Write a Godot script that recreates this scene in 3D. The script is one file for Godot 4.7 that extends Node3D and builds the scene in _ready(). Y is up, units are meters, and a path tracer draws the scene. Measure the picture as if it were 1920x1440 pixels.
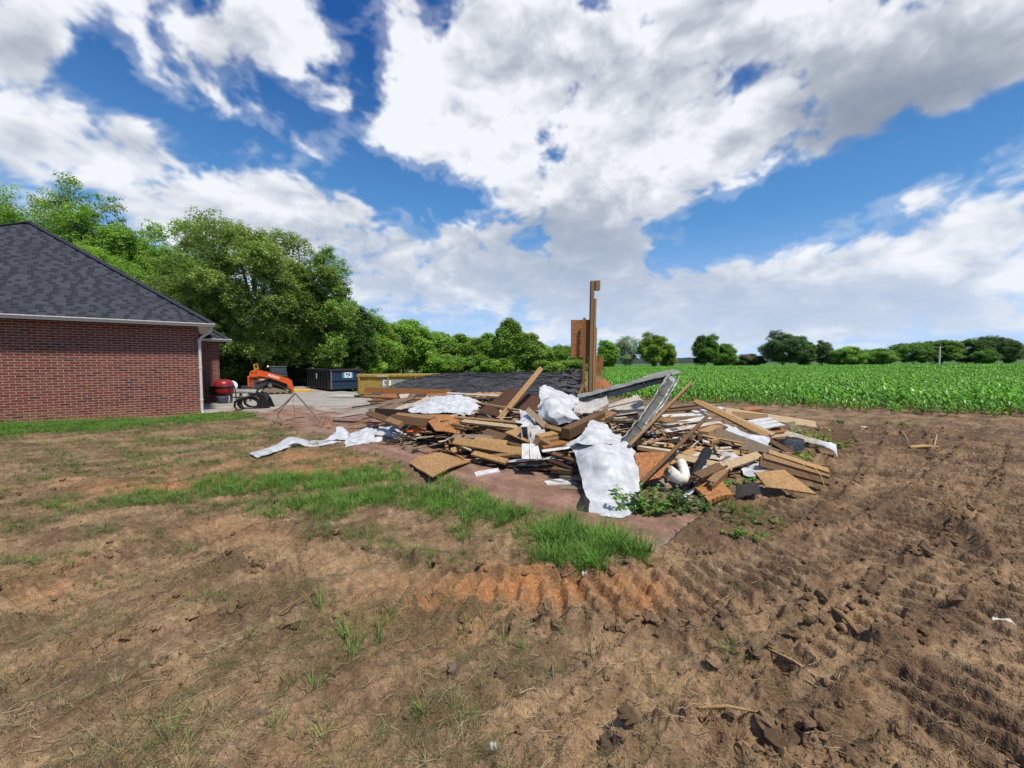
extends Node3D

# ---------- the lens: a wide phone camera, used to find where things stand ----------
const F := 760.0
const EYE := 1.55
const PITCH := 0.0489
var cam_basis := Basis(Vector3.RIGHT, -PITCH)
var rng := RandomNumberGenerator.new()
var used := {}
var M := {}
var T := {}

func at(x: float, y: float, depth: float) -> Vector3:
	var d := cam_basis * Vector3((x - 960.0) / F, (720.0 - y) / F, -1.0)
	return Vector3(0, EYE, 0) + d * (depth / -d.z)

func gnd(x: float, y: float) -> Vector3:
	var d := cam_basis * Vector3((x - 960.0) / F, (720.0 - y) / F, -1.0)
	var h := 0.0
	var p := Vector3.ZERO
	for k in 6:
		p = Vector3(0, EYE, 0) + d * clampf((h - EYE) / minf(d.y, -0.004), 0.0, 300.0)
		h = lerpf(h, base_h(p.x, -p.z), 0.7)
	return p

func w3(x: float, h: float, depth: float) -> Vector3:
	return Vector3(x, h, -depth)

func sstep(a: float, b: float, x: float) -> float:
	var t := clampf((x - a) / (b - a), 0.0, 1.0)
	return t * t * (3.0 - 2.0 * t)

func lin(r: float, g: float, b: float) -> Color:
	return Color(r, g, b).linear_to_srgb()

func noise(freq: float, oct: int, sd: int, type := FastNoiseLite.TYPE_SIMPLEX) -> FastNoiseLite:
	var n := FastNoiseLite.new()
	n.noise_type = type
	n.frequency = freq
	n.seed = sd
	n.fractal_type = FastNoiseLite.FRACTAL_FBM if oct > 1 else FastNoiseLite.FRACTAL_NONE
	n.fractal_octaves = oct
	return n

# ---------- mesh builder ----------
class MB:
	var v := PackedVector3Array()
	var n := PackedVector3Array()
	var c := PackedColorArray()
	var uv := PackedVector2Array()
	var i := PackedInt32Array()
	var col := Color.WHITE
	var coloured := false

	func tri(a: Vector3, b: Vector3, d: Vector3) -> void:
		var m := (b - a).cross(d - a)
		if m.length_squared() < 1e-16:
			return
		m = m.normalized()
		var k := v.size()
		v.push_back(a); v.push_back(b); v.push_back(d)
		for q in 3:
			n.push_back(m)
			c.push_back(col)
		i.push_back(k); i.push_back(k + 2); i.push_back(k + 1)

	func quad(a: Vector3, b: Vector3, d: Vector3, e: Vector3) -> void:
		tri(a, b, d)
		tri(a, d, e)

	func out_tri(a: Vector3, b: Vector3, d: Vector3, from: Vector3) -> void:
		if (b - a).cross(d - a).dot((a + b + d) / 3.0 - from) < 0.0:
			tri(a, d, b)
		else:
			tri(a, b, d)

	func out_quad(a: Vector3, b: Vector3, d: Vector3, e: Vector3, from: Vector3) -> void:
		if (b - a).cross(d - a).dot((a + b + d + e) / 4.0 - from) < 0.0:
			quad(a, e, d, b)
		else:
			quad(a, b, d, e)

	# six faces, with the edges taken off when ch > 0
	func box(t: Transform3D, s: Vector3, ch := 0.0) -> void:
		var h := s * 0.5
		var k := h - Vector3.ONE * ch
		var o := t.origin
		for ax in 3:
			var b := (ax + 1) % 3
			var d := (ax + 2) % 3
			for sg in [-1.0, 1.0]:
				var p := []
				for q in [[-1, -1], [1, -1], [1, 1], [-1, 1]]:
					var x := Vector3.ZERO
					x[ax] = h[ax] * sg
					x[b] = k[b] * q[0]
					x[d] = k[d] * q[1]
					p.append(t * x)
				out_quad(p[0], p[1], p[2], p[3], o)
		if ch <= 0.0:
			return
		for ax in 3:
			var b := (ax + 1) % 3
			var d := (ax + 2) % 3
			for sb in [-1.0, 1.0]:
				for sd in [-1.0, 1.0]:
					var p := []
					for q in [[-1, 0], [1, 0], [1, 1], [-1, 1]]:
						var x := Vector3.ZERO
						x[ax] = k[ax] * q[0]
						x[b] = (h[b] if q[1] == 0 else k[b]) * sb
						x[d] = (k[d] if q[1] == 0 else h[d]) * sd
						p.append(t * x)
					out_quad(p[0], p[1], p[2], p[3], o)
		for sx in [-1.0, 1.0]:
			for sy in [-1.0, 1.0]:
				for sz in [-1.0, 1.0]:
					out_tri(t * Vector3(h.x * sx, k.y * sy, k.z * sz), t * Vector3(k.x * sx, h.y * sy, k.z * sz), t * Vector3(k.x * sx, k.y * sy, h.z * sz), o)

	# smooth tube along points; one radius each
	func tube(p: Array, r: Array, sides := 8, cap := true, squash := 1.0) -> void:
		var start := v.size()
		var up := Vector3.UP
		if absf((p[1] - p[0]).normalized().dot(up)) > 0.9:
			up = Vector3.RIGHT
		for k in p.size():
			var dir: Vector3 = (p[mini(k + 1, p.size() - 1)] - p[maxi(k - 1, 0)]).normalized()
			var side := dir.cross(up).normalized()
			up = side.cross(dir).normalized()
			for q in sides + 1:
				var ang := TAU * q / sides
				var m := side * cos(ang) + up * sin(ang) * squash
				v.push_back(p[k] + m * r[k])
				n.push_back(m.normalized())
				c.push_back(col)
		for k in p.size() - 1:
			for q in sides:
				var a := start + k * (sides + 1) + q
				var b := a + sides + 1
				for x in [a, a + 1, b, a + 1, b + 1, b]:
					i.push_back(x)
		if cap:
			for e in [0, p.size() - 1]:
				for q in sides:
					var a := v[start + e * (sides + 1) + q]
					var b := v[start + e * (sides + 1) + q + 1]
					out_tri(p[e], a, b, p[e] - (p[e] - p[1 if e == 0 else e - 1]) * 0.5)

	# profile turned about the y axis: [radius, height] pairs
	func lathe(t: Transform3D, prof: Array, sides := 20) -> void:
		var start := v.size()
		for k in prof.size():
			var a: Vector2 = prof[maxi(k - 1, 0)]
			var b: Vector2 = prof[mini(k + 1, prof.size() - 1)]
			var tn := (b - a).normalized()
			for q in sides + 1:
				var ang := TAU * q / sides
				v.push_back(t * Vector3(cos(ang) * prof[k].x, prof[k].y, sin(ang) * prof[k].x))
				n.push_back((t.basis * Vector3(cos(ang) * tn.y, -tn.x, sin(ang) * tn.y)).normalized())
				c.push_back(col)
		for k in prof.size() - 1:
			for q in sides:
				var a := start + k * (sides + 1) + q
				var b := a + sides + 1
				for x in [a, a + 1, b, a + 1, b + 1, b]:
					i.push_back(x)

	# outline (CCW seen from +z) pushed out along z from z0 to z1
	func prism(t: Transform3D, o: PackedVector2Array, z0: float, z1: float) -> void:
		var idx := Geometry2D.triangulate_polygon(o)
		for k in range(0, idx.size(), 3):
			var p := []
			for q in 3:
				p.append(o[idx[k + q]])
			if (p[1] - p[0]).cross(p[2] - p[0]) < 0.0:
				p = [p[0], p[2], p[1]]
			tri(t * Vector3(p[0].x, p[0].y, z1), t * Vector3(p[1].x, p[1].y, z1), t * Vector3(p[2].x, p[2].y, z1))
			tri(t * Vector3(p[0].x, p[0].y, z0), t * Vector3(p[2].x, p[2].y, z0), t * Vector3(p[1].x, p[1].y, z0))
		var ccw := not Geometry2D.is_polygon_clockwise(o)
		for k in o.size():
			var a := o[k]
			var b := o[(k + 1) % o.size()]
			if not ccw:
				var s := a
				a = b
				b = s
			quad(t * Vector3(a.x, a.y, z0), t * Vector3(b.x, b.y, z0), t * Vector3(b.x, b.y, z1), t * Vector3(a.x, a.y, z1))

	# a grid of points (rows of columns) as a smooth sheet; thick > 0 gives it a back and edges
	func sheet(g: Array, thick := 0.0, cols := []) -> void:
		var nr: int = g.size()
		var nc: int = g[0].size()
		var nm := []
		for r in nr:
			var row := PackedVector3Array()
			for q in nc:
				var a: Vector3 = g[r][mini(q + 1, nc - 1)] - g[r][maxi(q - 1, 0)]
				var b: Vector3 = g[mini(r + 1, nr - 1)][q] - g[maxi(r - 1, 0)][q]
				row.push_back(b.cross(a).normalized())
			nm.append(row)
		for face in (2 if thick > 0.0 else 1):
			var start := v.size()
			var s := 1.0 if face == 0 else -1.0
			for r in nr:
				for q in nc:
					v.push_back(g[r][q] + nm[r][q] * (thick * 0.5 * s))
					n.push_back(nm[r][q] * s)
					c.push_back(cols[r][q] if cols.size() else col)
			for r in nr - 1:
				for q in nc - 1:
					var a := start + r * nc + q
					var b := a + nc
					for x in ([a, a + 1, b, a + 1, b + 1, b] if face == 0 else [a, b, a + 1, a + 1, b, b + 1]):
						i.push_back(x)
		if thick > 0.0:
			var ring := []
			for q in nc: ring.append([0, q])
			for r in range(1, nr): ring.append([r, nc - 1])
			for q in range(nc - 2, -1, -1): ring.append([nr - 1, q])
			for r in range(nr - 2, 0, -1): ring.append([r, 0])
			for k in ring.size():
				var a: Array = ring[k]
				var b: Array = ring[(k + 1) % ring.size()]
				var na: Vector3 = nm[a[0]][a[1]] * thick * 0.5
				var nb: Vector3 = nm[b[0]][b[1]] * thick * 0.5
				quad(g[a[0]][a[1]] + na, g[b[0]][b[1]] + nb, g[b[0]][b[1]] - nb, g[a[0]][a[1]] - na)

	func commit() -> ArrayMesh:
		var arr := []
		arr.resize(Mesh.ARRAY_MAX)
		arr[Mesh.ARRAY_VERTEX] = v
		arr[Mesh.ARRAY_NORMAL] = n
		if coloured:
			arr[Mesh.ARRAY_COLOR] = c
		arr[Mesh.ARRAY_INDEX] = i
		var m := ArrayMesh.new()
		m.add_surface_from_arrays(Mesh.PRIMITIVE_TRIANGLES, arr)
		return m

# ---------- objects ----------
func numbered(called: String, parent: Node) -> String:
	var key := str(parent.get_instance_id()) + called
	var k: int = used.get(key, 0)
	used[key] = k + 1
	return called if k == 0 else "%s_%03d" % [called, k]

func put(called: String, mesh: Mesh, m: Material, parent: Node = self) -> MeshInstance3D:
	var o := MeshInstance3D.new()
	o.name = numbered(called, parent)
	o.mesh = mesh
	o.material_override = m
	parent.add_child(o, true)
	return o

func obj(called: String, mb: MB, m: Material, parent: Node = self) -> MeshInstance3D:
	return put(called, mb.commit(), m, parent)

func tag(o: Node, label: String, category := "", group := "", kind := "") -> Node:
	if label: o.set_meta("label", label)
	if category: o.set_meta("category", category)
	if group: o.set_meta("group", group)
	if kind: o.set_meta("kind", kind)
	return o

func base(called: String, p: Vector3, turn := 0.0) -> Node3D:
	var o := Node3D.new()
	o.name = numbered(called, self)
	o.position = p
	o.rotation.y = turn
	add_child(o, true)
	return o

func bar(a: Vector3, b: Vector3, up: Vector3 = Vector3.UP) -> Transform3D:
	var z := (b - a).normalized()
	var x := up.cross(z)
	if x.length() < 0.01: x = Vector3.RIGHT.cross(z)
	x = x.normalized()
	return Transform3D(Basis(x, z.cross(x), z), (a + b) * 0.5)

func multi(called: String, mesh: Mesh, m: Material, buf: PackedFloat32Array, parent: Node = self) -> MultiMeshInstance3D:
	var mm := MultiMesh.new()
	mm.transform_format = MultiMesh.TRANSFORM_3D
	mm.use_colors = true
	mm.mesh = mesh
	var count := buf.size() / 16
	mm.instance_count = count
	var b := buf
	for k in count:
		var q := k * 16
		mm.set_instance_transform(k, Transform3D(Vector3(b[q], b[q + 4], b[q + 8]), Vector3(b[q + 1], b[q + 5], b[q + 9]), Vector3(b[q + 2], b[q + 6], b[q + 10]), Vector3(b[q + 3], b[q + 7], b[q + 11])))
		mm.set_instance_color(k, Color(b[q + 12], b[q + 13], b[q + 14], 1.0))
	var o := MultiMeshInstance3D.new()
	o.name = numbered(called, parent)
	o.multimesh = mm
	o.material_override = m
	parent.add_child(o, true)
	return o

func add_copy(buf: PackedFloat32Array, b: Basis, p: Vector3, c: Color) -> void:
	buf.append_array(PackedFloat32Array([b.x.x, b.y.x, b.z.x, p.x, b.x.y, b.y.y, b.z.y, p.y, b.x.z, b.y.z, b.z.z, p.z, c.r, c.g, c.b, 1.0]))

# ---------- textures and materials ----------
# a seamless grey picture: base value plus weighted noises, each centred on 0
func grey_tex(called: String, size: int, start: float, parts: Array) -> void:
	var sum := PackedFloat32Array()
	sum.resize(size * size)
	sum.fill(start)
	for p in parts:
		var d: PackedByteArray = p[0].get_seamless_image(size, size, false, false, 0.12, true).get_data()
		var w: float = p[1] / 255.0
		for k in sum.size():
			sum[k] += (d[k] - 127.5) * w
	var out := PackedByteArray()
	out.resize(size * size)
	for k in sum.size():
		out[k] = int(clampf(sum[k], 0.0, 1.0) * 255.0)
	T[called] = ImageTexture.create_from_image(Image.create_from_data(size, size, false, Image.FORMAT_L8, out))

func make_textures() -> void:
	var n1 := noise(0.02, 4, 11)
	var n2 := noise(0.07, 3, 12)
	var n3 := noise(0.25, 2, 13)
	grey_tex("soil", 512, 0.79, [[n1, 0.22], [n2, 0.28], [n3, 0.34]])
	grey_tex("speck", 256, 0.84, [[n2, 0.2], [n3, 0.3]])
	grey_tex("bump", 512, 0.5, [[n2, 0.6], [n3, 0.6]])
	grey_tex("grain", 256, 0.76, [[noise(0.05, 4, 21), 0.4], [noise(0.2, 2, 22), 0.35]])
	var oc := noise(0.06, 1, 31, FastNoiseLite.TYPE_CELLULAR)
	oc.cellular_return_type = FastNoiseLite.RETURN_CELL_VALUE
	grey_tex("flakes", 256, 0.80, [[oc, 0.4], [n3, 0.2]])
	var cr := noise(0.02, 3, 41)
	cr.fractal_type = FastNoiseLite.FRACTAL_RIDGED
	grey_tex("crumple", 256, 0.5, [[cr, 1.0]])
	var dn := noise(0.025, 4, 51)
	grey_tex("dirty", 256, 0.88, [[dn, 0.25], [n3, 0.1]])

func mat(called: String, c: Color, rough := 0.8, tex := "", scale := Vector3.ONE, world := false, bump := "", bump_cm := 0.0, metal := 0.0, vcol := false) -> StandardMaterial3D:
	var m := StandardMaterial3D.new()
	m.resource_name = called
	m.albedo_color = c
	m.roughness = rough
	m.metallic = metal
	m.metallic_specular = 0.4
	m.vertex_color_use_as_albedo = vcol
	if tex or bump:
		m.uv1_triplanar = true
		m.uv1_world_triplanar = world
		m.uv1_scale = scale
	if tex:
		m.albedo_texture = T[tex]
	if bump:
		m.heightmap_enabled = true
		m.heightmap_texture = T[bump]
		m.heightmap_scale = bump_cm
	M[called] = m
	return m

func make_materials() -> void:
	mat("soil", Color.WHITE, 0.95, "soil", Vector3(0.9, 0.9, 0.9), true, "bump", 1.5, 0.0, true)
	mat("concrete", Color.WHITE, 0.85, "speck", Vector3(0.7, 0.7, 0.7), true, "bump", 0.25, 0.0, true)
	var lumber := Vector3(9, 9, 0.8)
	mat("pine", lin(0.55, 0.335, 0.14), 0.7, "grain", lumber, false, "grain", 0.1)
	mat("pine_pale", lin(0.62, 0.46, 0.28), 0.7, "grain", lumber, false, "grain", 0.1)
	mat("pine_aged", lin(0.37, 0.225, 0.11), 0.75, "grain", lumber, false, "grain", 0.12)
	mat("wood_grey", lin(0.32, 0.255, 0.185), 0.8, "grain", lumber, false, "grain", 0.15)
	mat("wood_brown", lin(0.20, 0.112, 0.055), 0.8, "grain", lumber, false, "grain", 0.15)
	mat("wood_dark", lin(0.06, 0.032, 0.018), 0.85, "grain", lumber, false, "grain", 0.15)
	mat("wood_red", lin(0.42, 0.19, 0.07), 0.75, "grain", lumber, false, "grain", 0.1)
	mat("splinter", lin(0.62, 0.42, 0.2), 0.8, "grain", Vector3(14, 14, 3))
	mat("osb", lin(0.44, 0.205, 0.075), 0.75, "flakes", Vector3(4.5, 4.5, 4.5), false, "flakes", 0.08)
	mat("osb_red", lin(0.40, 0.17, 0.065), 0.8, "flakes", Vector3(4.5, 4.5, 4.5), false, "flakes", 0.08)
	mat("plywood", lin(0.52, 0.31, 0.135), 0.7, "grain", Vector3(2.5, 2.5, 0.5), false, "grain", 0.05)
	mat("ply_dark", lin(0.105, 0.045, 0.022), 0.7, "grain", Vector3(2.5, 2.5, 0.5))
	var wrap := mat("wrap", lin(0.56, 0.60, 0.66), 0.42, "dirty", Vector3(0.8, 0.8, 0.8), false, "crumple", 0.12)
	wrap.backlight_enabled = true
	wrap.backlight = Color(0.25, 0.25, 0.25)
	mat("wrap_dirty", lin(0.50, 0.485, 0.49), 0.5, "dirty", Vector3(2.2, 2.2, 2.2), false, "crumple", 0.4)
	mat("siding", lin(0.62, 0.635, 0.65), 0.4, "dirty", Vector3(1.5, 1.5, 1.5))
	mat("siding_cream", lin(0.52, 0.47, 0.39), 0.5, "dirty", Vector3(1.5, 1.5, 1.5))
	mat("gutter_alu", lin(0.36, 0.375, 0.37), 0.45, "dirty", Vector3(1.7, 1.7, 1.7), false, "", 0.0, 0.35)
	mat("gutter_in", lin(0.09, 0.10, 0.10), 0.6, "dirty", Vector3(1.7, 1.7, 1.7))
	mat("screen", lin(0.30, 0.33, 0.31), 0.5, "dirty", Vector3(3, 3, 3), false, "", 0.0, 0.4)
	mat("pvc", lin(0.80, 0.80, 0.76), 0.3, "dirty", Vector3(2, 2, 2))
	mat("black_plastic", lin(0.018, 0.019, 0.022), 0.4, "dirty", Vector3(2, 2, 2))
	mat("tar_felt", lin(0.03, 0.028, 0.028), 0.8, "speck", Vector3(3, 3, 3))
	mat("orange_plastic", lin(0.75, 0.13, 0.025), 0.4, "dirty", Vector3(2, 2, 2))
	mat("brown_sheet", lin(0.24, 0.16, 0.11), 0.8, "speck", Vector3(3, 3, 3))
	mat("white_paint", lin(0.78, 0.78, 0.76), 0.4, "speck", Vector3(1, 1, 1), true)
	mat("soffit", lin(0.70, 0.68, 0.64), 0.6)
	mat("mortar", lin(0.50, 0.37, 0.31), 0.95, "soil", Vector3(1.4, 1.4, 1.4), true, "bump", 0.3)
	var reds := [[0.25, 0.056, 0.042], [0.29, 0.068, 0.048], [0.215, 0.048, 0.038], [0.31, 0.085, 0.058], [0.135, 0.04, 0.036]]
	for k in 5:
		var r: Array = reds[k]
		mat("brick%d" % k, lin(r[0], r[1], r[2]), 0.9, "soil", Vector3(3, 3, 3), true, "bump", 0.25)
	mat("brick_dusty", lin(0.30, 0.125, 0.058), 0.95, "soil", Vector3(3, 3, 3), true, "bump", 0.25)
	mat("shingle0", lin(0.046, 0.055, 0.078), 0.9, "speck", Vector3(9, 9, 9), true, "bump", 0.2)
	mat("shingle1", lin(0.036, 0.043, 0.062), 0.9, "speck", Vector3(9, 9, 9), true, "bump", 0.2)
	mat("shingle2", lin(0.056, 0.066, 0.090), 0.9, "speck", Vector3(9, 9, 9), true, "bump", 0.2)
	mat("shingle_under", lin(0.024, 0.027, 0.042), 0.92, "speck", Vector3(9, 9, 9), true)
	mat("leaf", Color.WHITE, 0.5, "", Vector3.ONE, false, "", 0.0, 0.0, true)
	M.leaf.backlight_enabled = true
	M.leaf.backlight = Color(0.9, 0.9, 0.9)
	M.leaf.metallic_specular = 0.35
	mat("blade", Color.WHITE, 0.6, "", Vector3.ONE, false, "", 0.0, 0.0, true)
	M.blade.backlight_enabled = true
	M.blade.backlight = Color(0.6, 0.6, 0.6)
	M.blade.metallic_specular = 0.3
	mat("corn", Color.WHITE, 0.38, "", Vector3.ONE, false, "", 0.0, 0.0, true)
	M.corn.backlight_enabled = true
	M.corn.backlight = Color(0.6, 0.6, 0.6)
	mat("bark", lin(0.16, 0.125, 0.095), 0.95, "soil", Vector3(2, 0.7, 2), false, "bump", 2.0)
	mat("bark_pale", lin(0.36, 0.32, 0.27), 0.95, "soil", Vector3(2, 0.7, 2), false, "bump", 2.0)
	mat("clod", Color.WHITE, 0.95, "soil", Vector3(2, 2, 2), true, "bump", 0.6, 0.0, true)
	mat("loader_orange", lin(0.78, 0.12, 0.022), 0.35, "dirty", Vector3(0.7, 0.7, 0.7), true)
	mat("loader_grey", lin(0.055, 0.062, 0.072), 0.5, "dirty", Vector3(0.7, 0.7, 0.7), true)
	mat("steel_dark", lin(0.022, 0.022, 0.024), 0.45, "dirty", Vector3(1, 1, 1), true, "", 0.0, 0.3)
	mat("steel_worn", lin(0.30, 0.29, 0.27), 0.4, "dirty", Vector3(2, 2, 2), true, "", 0.0, 0.6)
	mat("steel_mud", lin(0.27, 0.22, 0.16), 0.8, "dirty", Vector3(1.5, 1.5, 1.5), true)
	mat("rubber", lin(0.035, 0.033, 0.030), 0.8, "dirty", Vector3(2, 2, 2), true)
	mat("glass_dark", Color(lin(0.06, 0.09, 0.10), 0.45), 0.06)
	M.glass_dark.transparency = BaseMaterial3D.TRANSPARENCY_ALPHA
	mat("bin_blue", lin(0.018, 0.042, 0.085), 0.5, "dirty", Vector3(0.9, 0.9, 0.9), true)
	mat("bin_black", lin(0.035, 0.030, 0.032), 0.6, "dirty", Vector3(0.9, 0.9, 0.9), true)
	mat("bin_yellow", lin(0.36, 0.25, 0.055), 0.5, "dirty", Vector3(0.6, 0.6, 0.6), true)
	mat("bin_patch", lin(0.30, 0.33, 0.31), 0.6, "dirty", Vector3(0.9, 0.9, 0.9), true)
	mat("sticker", lin(0.80, 0.82, 0.84), 0.5)
	mat("print", lin(0.03, 0.03, 0.035), 0.6)
	mat("drum_red", lin(0.28, 0.022, 0.026), 0.35, "dirty", Vector3(1, 1, 1), true)
	mat("pail_grey", lin(0.075, 0.10, 0.14), 0.5)
	mat("tool_yellow", lin(0.70, 0.38, 0.02), 0.5)
	mat("chair_grey", lin(0.10, 0.115, 0.125), 0.6)
	mat("lid_pale", lin(0.56, 0.64, 0.68), 0.45)
	mat("cable", lin(0.11, 0.11, 0.105), 0.5)
	mat("conduit", lin(0.25, 0.23, 0.20), 0.45, "dirty", Vector3(3, 3, 3), false, "", 0.0, 0.4)
	mat("twine", lin(0.75, 0.62, 0.18), 0.6)

# ---------- sky ----------
# centre of a cloud bank or a gap as seen when looking across the site, its half sizes, turn and weight
var banks := [
	[1040, 150, 400, 190, -8, 0.95], [1080, 490, 270, 100, 4, 0.95], [1690, 170, 280, 120, -20, 1.3], [1400, 50, 420, 120, 0, 0.8],
	[450, 70, 230, 110, 8, 0.85], [60, 50, 130, 100, 0, 0.9], [140, 290, 250, 120, 14, 1.0], [500, 430, 250, 120, 20, 0.75], [690, 540, 210, 80, 0, 0.55],
	[1720, 480, 330, 105, -14, 1.25], [1180, 610, 420, 50, 0, 0.5], [1500, 575, 420, 70, 0, 0.9], [1230, 330, 200, 120, -20, 0.7], [820, 250, 180, 110, 0, 0.75],
	[190, 125, 55, 75, -10, -1.45], [315, 215, 120, 34, 28, -1.3], [690, 120, 42, 85, -10, -1.45], [610, 225, 120, 36, 22, -1.0], [775, 350, 110, 42, 14, -1.45], [700, 300, 60, 40, 20, -0.8],
	[1215, 45, 36, 26, -20, -1.0], [1420, 400, 160, 56, -12, -1.5], [1640, 325, 180, 34, -17, -1.4], [1850, 225, 110, 32, -28, -1.3], [1310, 480, 80, 26, -5, -0.8],
	[850, 610, 110, 34, 0, -0.6], [640, 20, 30, 40, 0, -0.8], [420, 250, 90, 24, 10, -0.7], [1110, 8, 40, 16, 0, -0.8], [1480, 450, 120, 20, -8, -0.4], [735, 420, 60, 30, 0, -0.5],
]
# darker undersides (weight > 0) and sunlit heads (weight < 0)
var greys := [
	[1060, 520, 290, 90, 0, 1.05], [940, 440, 150, 80, 0, 0.45], [1150, 430, 150, 60, 10, 0.3], [1740, 165, 240, 85, -24, 1.6], [1600, 235, 130, 58, -10, 1.3], [1250, 190, 170, 90, -15, 0.15], [850, 110, 170, 80, 0, 0.2],
	[1480, 90, 220, 70, 0, 0.3], [320, 250, 120, 30, 15, 0.3], [40, 250, 60, 50, 0, 0.4], [560, 470, 120, 50, 20, 0.3], [1250, 600, 250, 40, 0, 0.55], [1550, 600, 300, 50, 0, 0.6], [1780, 590, 200, 40, 0, 0.5],
	[1660, 560, 160, 40, -5, 0.5], [380, 120, 100, 50, 0, 0.25], [60, 100, 110, 40, 0, 0.3],
	[750, 240, 90, 70, 0, -0.3], [1200, 370, 160, 40, -10, -0.25], [200, 320, 150, 60, 10, -0.25], [1480, 170, 70, 70, 0, -0.3], [1650, 410, 200, 40, -12, -0.35], [830, 430, 30, 60, 0, -0.4],
]
var sky_w := 3072
var sky_h := 1536
var sky_rows := []
var sky_n := []
var cov_grid := PackedFloat32Array()
var grey_grid := PackedFloat32Array()
var cg_w := 512
var cg_h := 128

func lobes(list: Array, px: float, py: float) -> float:
	var s := 0.0
	for b in list:
		var dx: float = px - b[0]
		var dy: float = py - b[1]
		if absf(dx) > b[2] * 3.0 + b[3] or absf(dy) > b[2] * 1.5 + b[3] * 3.0:
			continue
		var r := deg_to_rad(b[4])
		var u: float = (dx * cos(r) + dy * sin(r)) / b[2]
		var v: float = (-dx * sin(r) + dy * cos(r)) / b[3]
		s += b[5] * exp(-(u * u + v * v) * 0.9)
	return s

func grid_at(g: PackedFloat32Array, u: float, v: float) -> float:
	var x := u * cg_w
	var y := clampf(v * cg_h, 0.0, cg_h - 1.001)
	var x0 := int(floorf(x))
	var y0 := int(y)
	var fx := x - x0
	var fy := y - y0
	x0 = posmod(x0, cg_w)
	var x1 := (x0 + 1) % cg_w
	return lerpf(lerpf(g[y0 * cg_w + x0], g[y0 * cg_w + x1], fx), lerpf(g[(y0 + 1) * cg_w + x0], g[(y0 + 1) * cg_w + x1], fx), fy)

func sky_row(j: int) -> void:
	var row := PackedFloat32Array()
	row.resize(sky_w * 3)
	var nb: FastNoiseLite = sky_n[0]
	var nf: FastNoiseLite = sky_n[1]
	var nw: FastNoiseLite = sky_n[2]
	var ns: FastNoiseLite = sky_n[3]
	var np: FastNoiseLite = sky_n[4]
	var theta := (j + 0.5) / sky_h * PI
	var dy := cos(theta)
	var sy := sin(theta)
	var up := clampf(dy, 0.0, 1.0)
	var el := asin(clampf(dy, -1.0, 1.0))
	var blue := Color(0.46, 0.64, 0.92).lerp(Color(0.11, 0.31, 0.64), sstep(0.0, 0.32, up)).lerp(Color(0.018, 0.095, 0.33), sstep(0.22, 0.62, up))
	for k in sky_w:
		var az := (k + 0.5) / sky_w * TAU
		var dx := sin(az) * sy
		var dz := -cos(az) * sy
		# low clouds are seen edge on: flatten them towards the horizon
		var qs := 1.0 / (up + 0.22)
		var qx := dx * qs
		var qz := dz * qs
		var wx := nw.get_noise_3d(qx * 2.0, qz * 2.0, 4.0) * 0.16
		var wy := nw.get_noise_3d(qx * 2.0, qz * 2.0, 9.0) * 0.16
		var b1 := 0.5 * nb.get_noise_3d(qx + wx, qz + wy, el * 2.0) + 0.75 * nb.get_noise_3d(dx * 1.7 + wx + 40.0, dy * 2.6, dz * 1.7 + wy)
		var f1 := nf.get_noise_3d(dx + wx * 0.25, dy * 1.5, dz + wy * 0.25)
		var f2 := np.get_noise_3d(dx + wx * 0.25, dy * 1.4, dz + wy * 0.25)
		var st := ns.get_noise_3d(qx * 0.8, qz * 0.8, 3.0)
		var v := el / (PI / 2.0)
		var cov := grid_at(cov_grid, (k + 0.5) / sky_w, v)
		var gr := grid_at(grey_grid, (k + 0.5) / sky_w, v)
		var dens := cov * 0.85 + b1 * 0.66 + f1 * 0.62 + f2 * 0.36 + st * 0.12 - 0.29
		var low := ns.get_noise_3d(dx * 0.62 + wx * 0.3, dy * 0.9, dz * 0.62 + wy * 0.3)
		# puffs are lit from above; thin rims shine, thick bellies are grey
		var up2 := nf.get_noise_3d(dx + wx * 0.25, dy * 1.5 + 0.05, dz + wy * 0.25)
		var relief := f1 - up2
		var edge_soft := 0.40 + 0.25 * sstep(0.35, 0.0, up)
		var a := sstep(-0.08, edge_soft, dens)
		a = maxf(a, 0.22 * sstep(-0.35, 0.15, dens + st * 0.3 + f2 * 0.3))
		var rim := 1.0 - sstep(0.1, 0.75, dens)
		var dark := gr * 0.66 + 0.21 + low * 0.55 - relief * 0.62 - rim * 0.22 - b1 * 0.2 - f1 * 0.12 - f2 * 0.12
		dark = clampf(dark, 0.0, 0.62) + 0.38 * (1.0 - exp(-maxf(0.0, dark - 0.62) * 1.6))
		var lit := Color(0.82, 0.845, 0.895)
		var shade := Color(0.165, 0.215, 0.30).lerp(Color(0.33, 0.44, 0.62), sstep(0.45, 0.05, up))
		var cl := lit.lerp(shade, dark * 0.92)
		cl = cl.lerp(Color(0.60, 0.70, 0.86), sstep(0.22, 0.0, up) * 0.4)
		var out := blue.lerp(cl, clampf(a, 0.0, 1.0))
		out = out * 0.80
		row[k * 3] = out.r
		row[k * 3 + 1] = out.g
		row[k * 3 + 2] = out.b
	sky_rows[j] = row

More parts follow.
